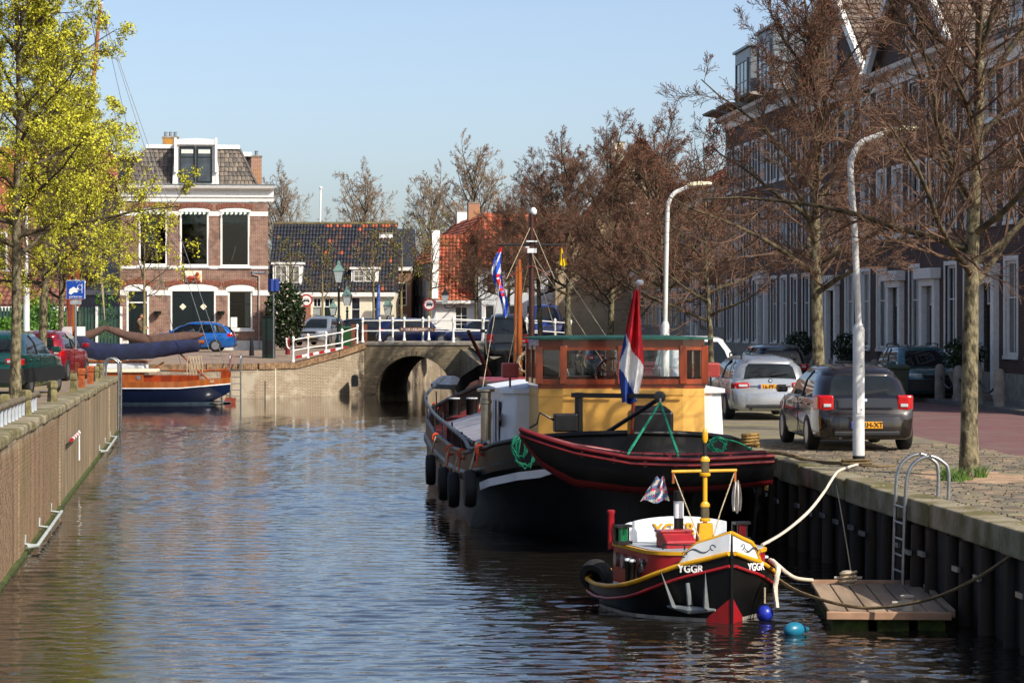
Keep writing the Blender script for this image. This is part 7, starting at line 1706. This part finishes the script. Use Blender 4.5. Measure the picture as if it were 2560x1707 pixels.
# flags on poles behind
for px, Y, ytop, lab in ((795, 190, 473, 'white flagpole rising above the dark roof'),):
    q = P(px, 0, Y); t = thing('flagpole', lab, 'flagpole', (q.x, Y, 2)); h_ = P(0, ytop, Y).z - 2; MB().tube([(0, 0, 0), (.2, 0, h_)], [.1, .06], 8).obj('pole', WHITE, t); MB().lathe([(.1, 0), (.14, .1), (.05, .2)], 10, (.2, 0, h_)).obj('knob', WHITE, t)
q = P(943, 0, 150); t = thing('furled_flag', 'blue furled flag on a slanting pole before the long low house', 'flag', (q.x, 150, 2.2)); MB().tube([(0, 0, 0), (.12, 0, 3.6)], .03, 6).obj('pole', DKGREEN, t); MB().loft([[(.1 * z / 3.4 + r * math.cos(R(a)), r * math.sin(R(a)), z) for a in range(0, 360, 45)] for z, r in ((.3, .03), (.9, .13), (2, .12), (3.2, .05))]).obj('cloth', mat('pale_blue_flag', '#4d6bb0', .7, var=.2), t, 60)
# far ladder on the brick quay
q = P(588, 0, 110.3); t = thing('quay_ladder', 'steel ladder on the far brick quay beside the yacht stern', 'ladder', (q.x, 110.35, 0))
for s_ in (-.23, .23): MB().tube(smoothpts([(s_, .3, 1.45), (s_, .3, 1.75), (s_, .15, 1.88), (s_, 0, 1.75), (s_, -.02, 1.4), (s_, -.02, -.1)], 5), .03, 8).obj('stringer', STEEL, t, 60)
for k in range(6): MB().tube([(-.23, -.02, .1 + .27 * k), (.23, -.02, .1 + .27 * k)], .016, 6).obj('rung', STEEL, t)
MB().tube([(P(689, 0, 111).x, 110.9, -.1), (P(689, 0, 111).x, 110.9, 1.25)], .035, 6).obj('downpipe', CREAM, fw_)
# ---------------------------------------------------------------- right quay: ladder, float, ropes, grass, bollards
def on_q(Y, off=0): return Vector((qx(Y) + off, Y, 0))
lr = thing('quay_ladder', 'galvanised ladder with two hoops over the right quay edge', 'ladder', on_q(32.4), math.atan(-QS))
for dy in (0, -.52): MB().tube(smoothpts([(.42, dy, QZ + .01), (.42, dy, QZ + .34), (.36, dy, QZ + .45), (.2, dy, QZ + .53), (.02, dy, QZ + .47), (-.09, dy, QZ + .3), (-.12, dy, QZ - .1), (-.15, dy, .1), (-.15, dy, -.3)], 6), .024, 8).obj('stringer', STEEL, lr, 60)
for k in range(6): MB().tube([(-.13, 0, .15 + .2 * k), (-.13, -.52, .15 + .2 * k)], .017, 6).obj('rung', STEEL, lr)
for dy in (0, -.52): MB().lathe([(.05, 0), (.05, .012)], 10, (.42, dy, QZ + .003)).obj('foot_plate', STEEL, lr)
pn = thing('wooden_float', 'weathered plank float lying below the ladder', 'float', (3.52, 28.95, 0), R(-3))
WPL = mat('float_plank', '#8a7660', .85, var=.3, scale=3, bump=.5, bscale=18, stretch=(1, .2, 1)); ed_ = mat('fresh_edge', '#a98468', .8, var=.2, scale=4)
for k in range(6): MB().box(.02 + k * .22, .02 + k * .22 + .205, .02, 3.2, .16, .2 + rnd.uniform(0, .008)).obj('plank', WPL, pn, bevel=.008)
MB().box(-.02, 1.36, -.06, .015, .13, .215).obj('edge_board', ed_, pn, bevel=.008); MB().box(1.345, 1.41, .02, 3.2, .15, .24).obj('side_board', WPL, pn, bevel=.008); MB().box(.02, 1.34, 3.2, 3.26, .15, .24).obj('edge_board', ed_, pn)
MB().box(.05, .45, .05, 3.1, -.3, .155).obj('float_body', MOSS, pn); MB().box(.55, .9, .05, 3.1, -.3, .155).obj('float_body', MOSS, pn); MB().box(1.0, 1.3, .05, 3.1, -.3, .155).obj('float_body', MOSS, pn)
stuff(MB().box(0, 0, 0, 0, 0, 0).obj('x', MOSS)) if False else None
for (x, y), lab in (((.9, .25), 'small grey mooring bitt at the near end of the float'), ((.45, 3.0), 'mooring bitt wound with rope at the far end of the float')):
    q = Vector(pn.location) + Matrix.Rotation(R(-3), 3, 'Z') @ Vector((x, y, .2)); t = thing('mooring_bitt', lab, 'bollard', q)
    MB().lathe([(.075, 0), (.065, .14), (.08, .15), (.08, .17), (.03, .18)], 12).obj('bitt', mat('pale_concrete', '#a9a294', .8, var=.15), t, 50); MB().tube([(-.17, 0, .09), (.17, 0, .09)], .018, 8).obj('cross_bar', MATS['pale_concrete'], t)
    if y > 1:
        b = MB(); coil(b, (0, 0, .02), .09, 3, .022, 1, 'XY', .15, 8); stuff(b.obj('rope_turns', ROPE, t))
q = P(1985, 1518, 28.6); t = thing('buoy', 'turquoise float buoy bobbing beside the wooden float', 'buoy', (q.x, q.y, .03), R(40)); MB().sph((0, 0, .02), .105, 16, (1.35, .9, .85)).obj('buoy_body', mat('turquoise', '#1b6f8c', .35, var=.1), t, 60); MB().tube([(.16, 0, .02), (.21, 0, .01)], .03, 8).obj('eyelet', mat('turquoise_dark', '#135a70', .4), t)
q = P(1947, 1498, 29.3); t = thing('fender_ball', 'blue ball fender half hidden behind the tug', 'fender', (q.x - .1, q.y + .6, .08)); MB().sph((0, 0, 0), .1, 14).obj('ball', mat('royal_blue', '#1a2f9c', .35), t, 60); MB().tube([(0, 0, .12), (0, 0, .3)], .012, 5).obj('cord', ROPE, t)
def ropeline(label, pts, r, m=ROPE): t = thing('mooring_rope', label, 'rope', pts[0]); o = Vector(pts[0]); rope('rope', [Vector(p) - o for p in pts], r, m, t); return t
ropeline('pale rope running from the tug bow up to the lamp post', [P(1905, 1362, 31), P(1960, 1330, 31.8), P(2020, 1280, 33), P(2060, 1230, 34.5), P(2085, 1190, 36), on_q(37.4, .25) + Vector((0, 0, QZ + .04)), on_q(38.6, .75) + Vector((0, 0, QZ + .05))], .02, mat('white_rope', '#c9bfae', .9, var=.15, scale=40))
ropeline('dark rope lying along the quay edge from the barge to the lamp post', [P(1905, 1130, 40.3), P(1960, 1142, 40.2) + Vector((0, 0, .05)), on_q(40, .25) + Vector((0, 0, QZ + .04)), on_q(39.4, .45) + Vector((0, 0, QZ + .03)), on_q(38.9, .75) + Vector((0, 0, QZ + .04))], .03, mat('brown_rope', '#6b5a3c', .9, var=.3, scale=40))
ropeline('long sagging rope from the tug across the float to the right edge', [P(1935, 1440, 30.2), P(2000, 1480, 29.6), P(2110, 1512, 29.1), P(2200, 1518, 28.8), P(2330, 1495, 28.3), P(2450, 1440, 27.8), P(2560, 1365, 27.3), P(2640, 1310, 27.0)], .02, MATS['brown_rope'])
ropeline('white rope bundle hanging from the tug bow bollard', [P(1925, 1400, 30.6), P(1945, 1420, 30.0), P(1938, 1470, 29.9), P(1943, 1520, 29.8)], .03, MATS['white_rope'])
ropeline('short rope from the tug bollard to the float bitt', [P(1930, 1400, 30.5), P(1965, 1430, 30.4), P(1990, 1445, 30.6), P(2030, 1450, 31.6)], .026, MATS['white_rope'])
ropeline('thin cord from the quay edge down to the float', [on_q(36.5, -.02) + Vector((0, 0, QZ)), P(2115, 1350, 34), P(2132, 1460, 32)], .007)
ropeline('pale rope from the cabin top down to the tug stern gunwale', [P(1590, 1362, 31.5), P(1560, 1415, 31.8), P(1547, 1450, 31.9)], .012)
t = thing('rope_heap', 'untidy rope turns lying round the foot of the lamp post', 'rope', (5.2, 38.9, QZ)); b = MB(); coil(b, (-.05, -.08, .02), .22, 2, .022, .6, 'XY', .4, 12); b.tube(smoothpts([(0, -.2, .03), (.25, -.3, .02), (.5, -.2, .02)]), .02, 5); b.obj('turns', MATS['brown_rope'], t)
q = P(1898, 1206, 39.2); t = thing('mooring_pole', 'striped pole leaning from the barge stern with a white tip', 'pole', (q.x, q.y, q.z)); MB().tube([(-.06, .2, -.9), (0, 0, .0)], .05, 8).obj('shaft', BLACK, t); MB().obox((0, 0, .03), (.2, .1, .07), (0, 12, 0)).obj('white_tip', BWHITE, t)
q = P(1917, 1160, 39.4); ropeline('tan rope fender hanging at the dinghy transom', [q, P(1920, 1190, 39.4), P(1915, 1225, 39.4)], .035, MATS['tan_rope'])
# grass tufts and sandy patch at the first tree
def tuft(label, x, y, n, h, seed):
    r = random.Random(seed); t = thing('grass_tuft', label, 'grass', (x, y, QZ)); b = MB()
    for i in range(n):
        p = Vector((r.uniform(-.09, .09), r.uniform(-.08, .08), 0)); d = Vector((r.uniform(-.5, .5), r.uniform(-.4, .4), 1)) * h * r.uniform(.6, 1.1); s_ = Vector((.006, 0, 0)); m = p + d * .55; tp_ = p + d + Vector((d.x * .5, d.y * .5, -h * .08))
        b.add([p - s_, p + s_, m + s_, tp_, m - s_], [(0, 1, 2, 4), (4, 2, 3)])
    stuff(b.obj('blades', mat('grass_green', '#4a6a1e', .7, var=.3, scale=9), t, fix=False))
for px, Y, lab, n_, h_ in ((2365, 35.4, 'leftmost grass tuft at the foot of the nearest tree', 70, .24), (2393, 35.3, 'grass tuft left of the nearest tree trunk', 70, .22), (2450, 36.2, 'weed tuft right of the nearest tree trunk', 50, .2), (2415, 35.6, 'small weed before the nearest tree trunk', 40, .1)):
    tuft(lab, (px - 1280) * Y / F, Y, n_, h_, px)
sp = MB(); ps = [(6.42 + .75 * math.cos(R(a)) * (1 + .2 * math.sin(a)), 36.4 + 1.5 * math.sin(R(a)), QZ + .004) for a in range(0, 360, 15)]; sp.add(ps, [tuple(range(len(ps)))]); struct(sp.obj('sandy_tree_pit', mat('pinkish_sand', '#a08468', .95, var=.25, scale=5, bump=.6), fix=False))
# stone bollards with chains, planters along the shaded house fronts
ORD = ['first', 'second', 'third', 'fourth', 'fifth', 'sixth', 'seventh', 'eighth', 'ninth']
for i in range(9):
    Y = 62 + 1.9 * i; t = thing('stone_bollard', 'grey stone bollard before the shaded house fronts, number %d counted from the right edge' % (i + 1), 'bollard', (fx(Y) - 1.25, Y, QZ + .1), 0, 'stone bollards before the house fronts')
    t['label'] = 'rounded grey stone bollard before the shaded house fronts, %s from the right picture edge' % ORD[i]
    MB().lathe([(.14, 0), (.13, .75), (.11, .85), (.05, .9)], 12).obj('post', STONE, t, 50)
for i in range(8):
    Y = 62 + 1.9 * i; a = Vector((fx(Y) - 1.25, Y, QZ + .7)); e = Vector((fx(Y + 1.9) - 1.25, Y + 1.9, QZ + .7)); m_ = (a + e) / 2 + Vector((0, 0, -.3))
    t = thing('chain', 'dark chain slung between the %s and %s stone bollard from the right picture edge' % (ORD[i], ORD[i + 1]), 'chain', a, 0, 'chains between the stone bollards'); rope('chain', [Vector((0, 0, 0)), m_ - a, e - a], .025, BLACK, t)
for Y, lab in ((66.2, 'clipped dark bush in a stone planter at the right edge'), (88, 'dark bush in a planter behind the brown hatchback, left one'), (80, 'dark bush in a planter behind the brown hatchback, right one')):
    x = fx(Y) - 1.0; t = thing('stone_planter', 'stone planter under the ' + lab.split(' in ')[0] + (' at the right edge' if Y < 70 else ', left of the tree trunk' if Y > 85 else ', right of the tree trunk'), 'planter', (x, Y, QZ + .1)); MB().lathe([(.3, 0), (.32, .1), (.22, .2), (.42, .7), (.46, .75), (.4, .78)], 14).obj('urn', STONE, t, 50)
    bush('planted_bush', lab, (x, Y, QZ + .8), (.55, .55, .9), 900, EVG, .06, seed=int(Y))
# ---------------------------------------------------------------- people
def person(name, label, loc, rz, joints, radii, edges, skin_m, top_m, leg_m, hair_m, head, face_dir=(0, -1, 0), waist=1.0, neck=1.5, sc=1):
    t = thing(name, label, 'person', loc, rz)
    me = bpy.data.meshes.new('body'); keys = list(joints); me.from_pydata([joints[k] for k in keys], [(keys.index(a), keys.index(b)) for a, b in edges], [])
    o = bpy.data.objects.new('body', me); COL.objects.link(o); o.parent = t
    sk = o.modifiers.new('skin', 'SKIN'); sk.use_smooth_shade = True
    for i, k in enumerate(keys):
        v = me.skin_vertices[0].data[i]; v.radius = (radii[k], radii[k]); v.use_root = (k == keys[0])
    ss = o.modifiers.new('sub', 'SUBSURF'); ss.levels = 1; ss.render_levels = 1
    dg = bpy.context.evaluated_depsgraph_get(); m2 = bpy.data.meshes.new_from_object(o.evaluated_get(dg)); o.modifiers.clear(); o.data = m2
    m2.materials.clear()
    for m in (top_m, leg_m, skin_m): m2.materials.append(m)
    hands = [Vector(joints[k]) for k in keys if k.startswith('hand')]
    for f in m2.polygons:
        c = f.center; f.material_index = 0
        if c.z < waist: f.material_index = 1
        if c.z > neck or any((c - h).length < .1 for h in hands): f.material_index = 2
    H = Vector(head); fd = Vector(face_dir)
    MB().sph(H + Vector((0, 0, .02)) - fd * .02, .108, 14, (.8, .95, 1.12)).obj('hair', hair_m, t, 60)
    MB().sph(H - Vector((0, 0, .015)) + fd * .022, .1, 14, (.78, .9, 1.15)).obj('face', skin_m, t, 60)
    MB().sph(H + fd * .115 - Vector((0, 0, .02)), .02, 8, (1, 1.2, 1.3)).obj('nose', skin_m, t, 60)
    sd = fd.cross(Vector((0, 0, 1)))
    for s_ in (-1, 1):
        MB().sph(H + fd * .105 + sd * s_ * .036 + Vector((0, 0, .012)), .011, 6).obj('eye', BLACK, t); MB().sph(H + sd * s_ * .08 - Vector((0, 0, .01)), .026, 8, (.5, .9, 1.3)).obj('ear', skin_m, t)
    MB().obox(H + fd * .11 - Vector((0, 0, .065)), (.045, .02, .01)).obj('mouth', mat('lip', '#8f4f44', .6), t)
    return t
SKIN = mat('skin', '#c08a6c', .55, var=.08)
J = dict(pelvis=(0, 0, .95), waist=(0, .0, 1.12), chest=(0, -.04, 1.36), neckb=(0, -.05, 1.5), head=(0, -.07, 1.66),
         shL=(.19, -.03, 1.44), elL=(.24, -.2, 1.2), hand_L=(.12, -.46, 1.12), shR=(-.19, -.03, 1.44), elR=(-.24, -.18, 1.2), hand_R=(-.1, -.45, 1.12),
         hpL=(.1, 0, .9), knL=(.11, -.16, .5), anL=(.11, -.05, .08), toL=(.11, -.22, .04), hpR=(-.1, 0, .9), knR=(-.11, .06, .5), anR=(-.11, .28, .1), toR=(-.11, .14, .04))
RD = dict(pelvis=.15, waist=.145, chest=.17, neckb=.065, head=.06, shL=.085, elL=.062, hand_L=.04, shR=.085, elR=.062, hand_R=.04, hpL=.095, knL=.07, anL=.05, toL=.04, hpR=.095, knR=.07, anR=.05, toR=.04)
E = [('pelvis', 'waist'), ('waist', 'chest'), ('chest', 'neckb'), ('neckb', 'head'), ('chest', 'shL'), ('shL', 'elL'), ('elL', 'hand_L'), ('chest', 'shR'), ('shR', 'elR'), ('elR', 'hand_R'), ('pelvis', 'hpL'), ('hpL', 'knL'), ('knL', 'anL'), ('anL', 'toL'), ('pelvis', 'hpR'), ('hpR', 'knR'), ('knR', 'anR'), ('anR', 'toR')]
q = P(343, 0, 122)
person('person', 'person in a brown jacket walking beside the slim tree with hands held forward', (q.x, 122.6, 1.8), R(75), J, RD, E, SKIN, mat('brown_jacket', '#5a4a36', .85, var=.15), mat('dark_trousers', '#22242a', .85), mat('dark_hair', '#2a1d14', .8), (0, -.09, 1.7), waist=.98, neck=1.53)

JD = dict(pelvis=(0, 0, .5), waist=(0, .02, .66), chest=(0, .04, .88), neckb=(0, .03, 1.04), head=(0, .02, 1.18), shL=(.19, .02, .97), elL=(.2, -.22, .88), hand_L=(.14, -.48, .95), shR=(-.19, .02, .97), elR=(-.22, -.22, .86), hand_R=(-.14, -.48, .95),
          hpL=(.1, 0, .47), knL=(.12, -.45, .55), anL=(.12, -.6, .25), toL=(.12, -.75, .22), hpR=(-.1, 0, .47), knR=(-.12, -.45, .55), anR=(-.12, -.6, .25), toR=(-.12, -.75, .22))
kp = kia.location
person('person', 'driver in a white top holding the wheel of the blue estate car', (kp.x + .1, kp.y - .3, kp.z + .02), R(-90), {k: (v[0] * .9, v[1], v[2]) for k, v in JD.items()}, RD, E, SKIN, mat('white_shirt', '#d5d5d2', .8), MATS['dark_trousers'], MATS['dark_hair'], (0, .0, 1.22), waist=.6, neck=1.07)
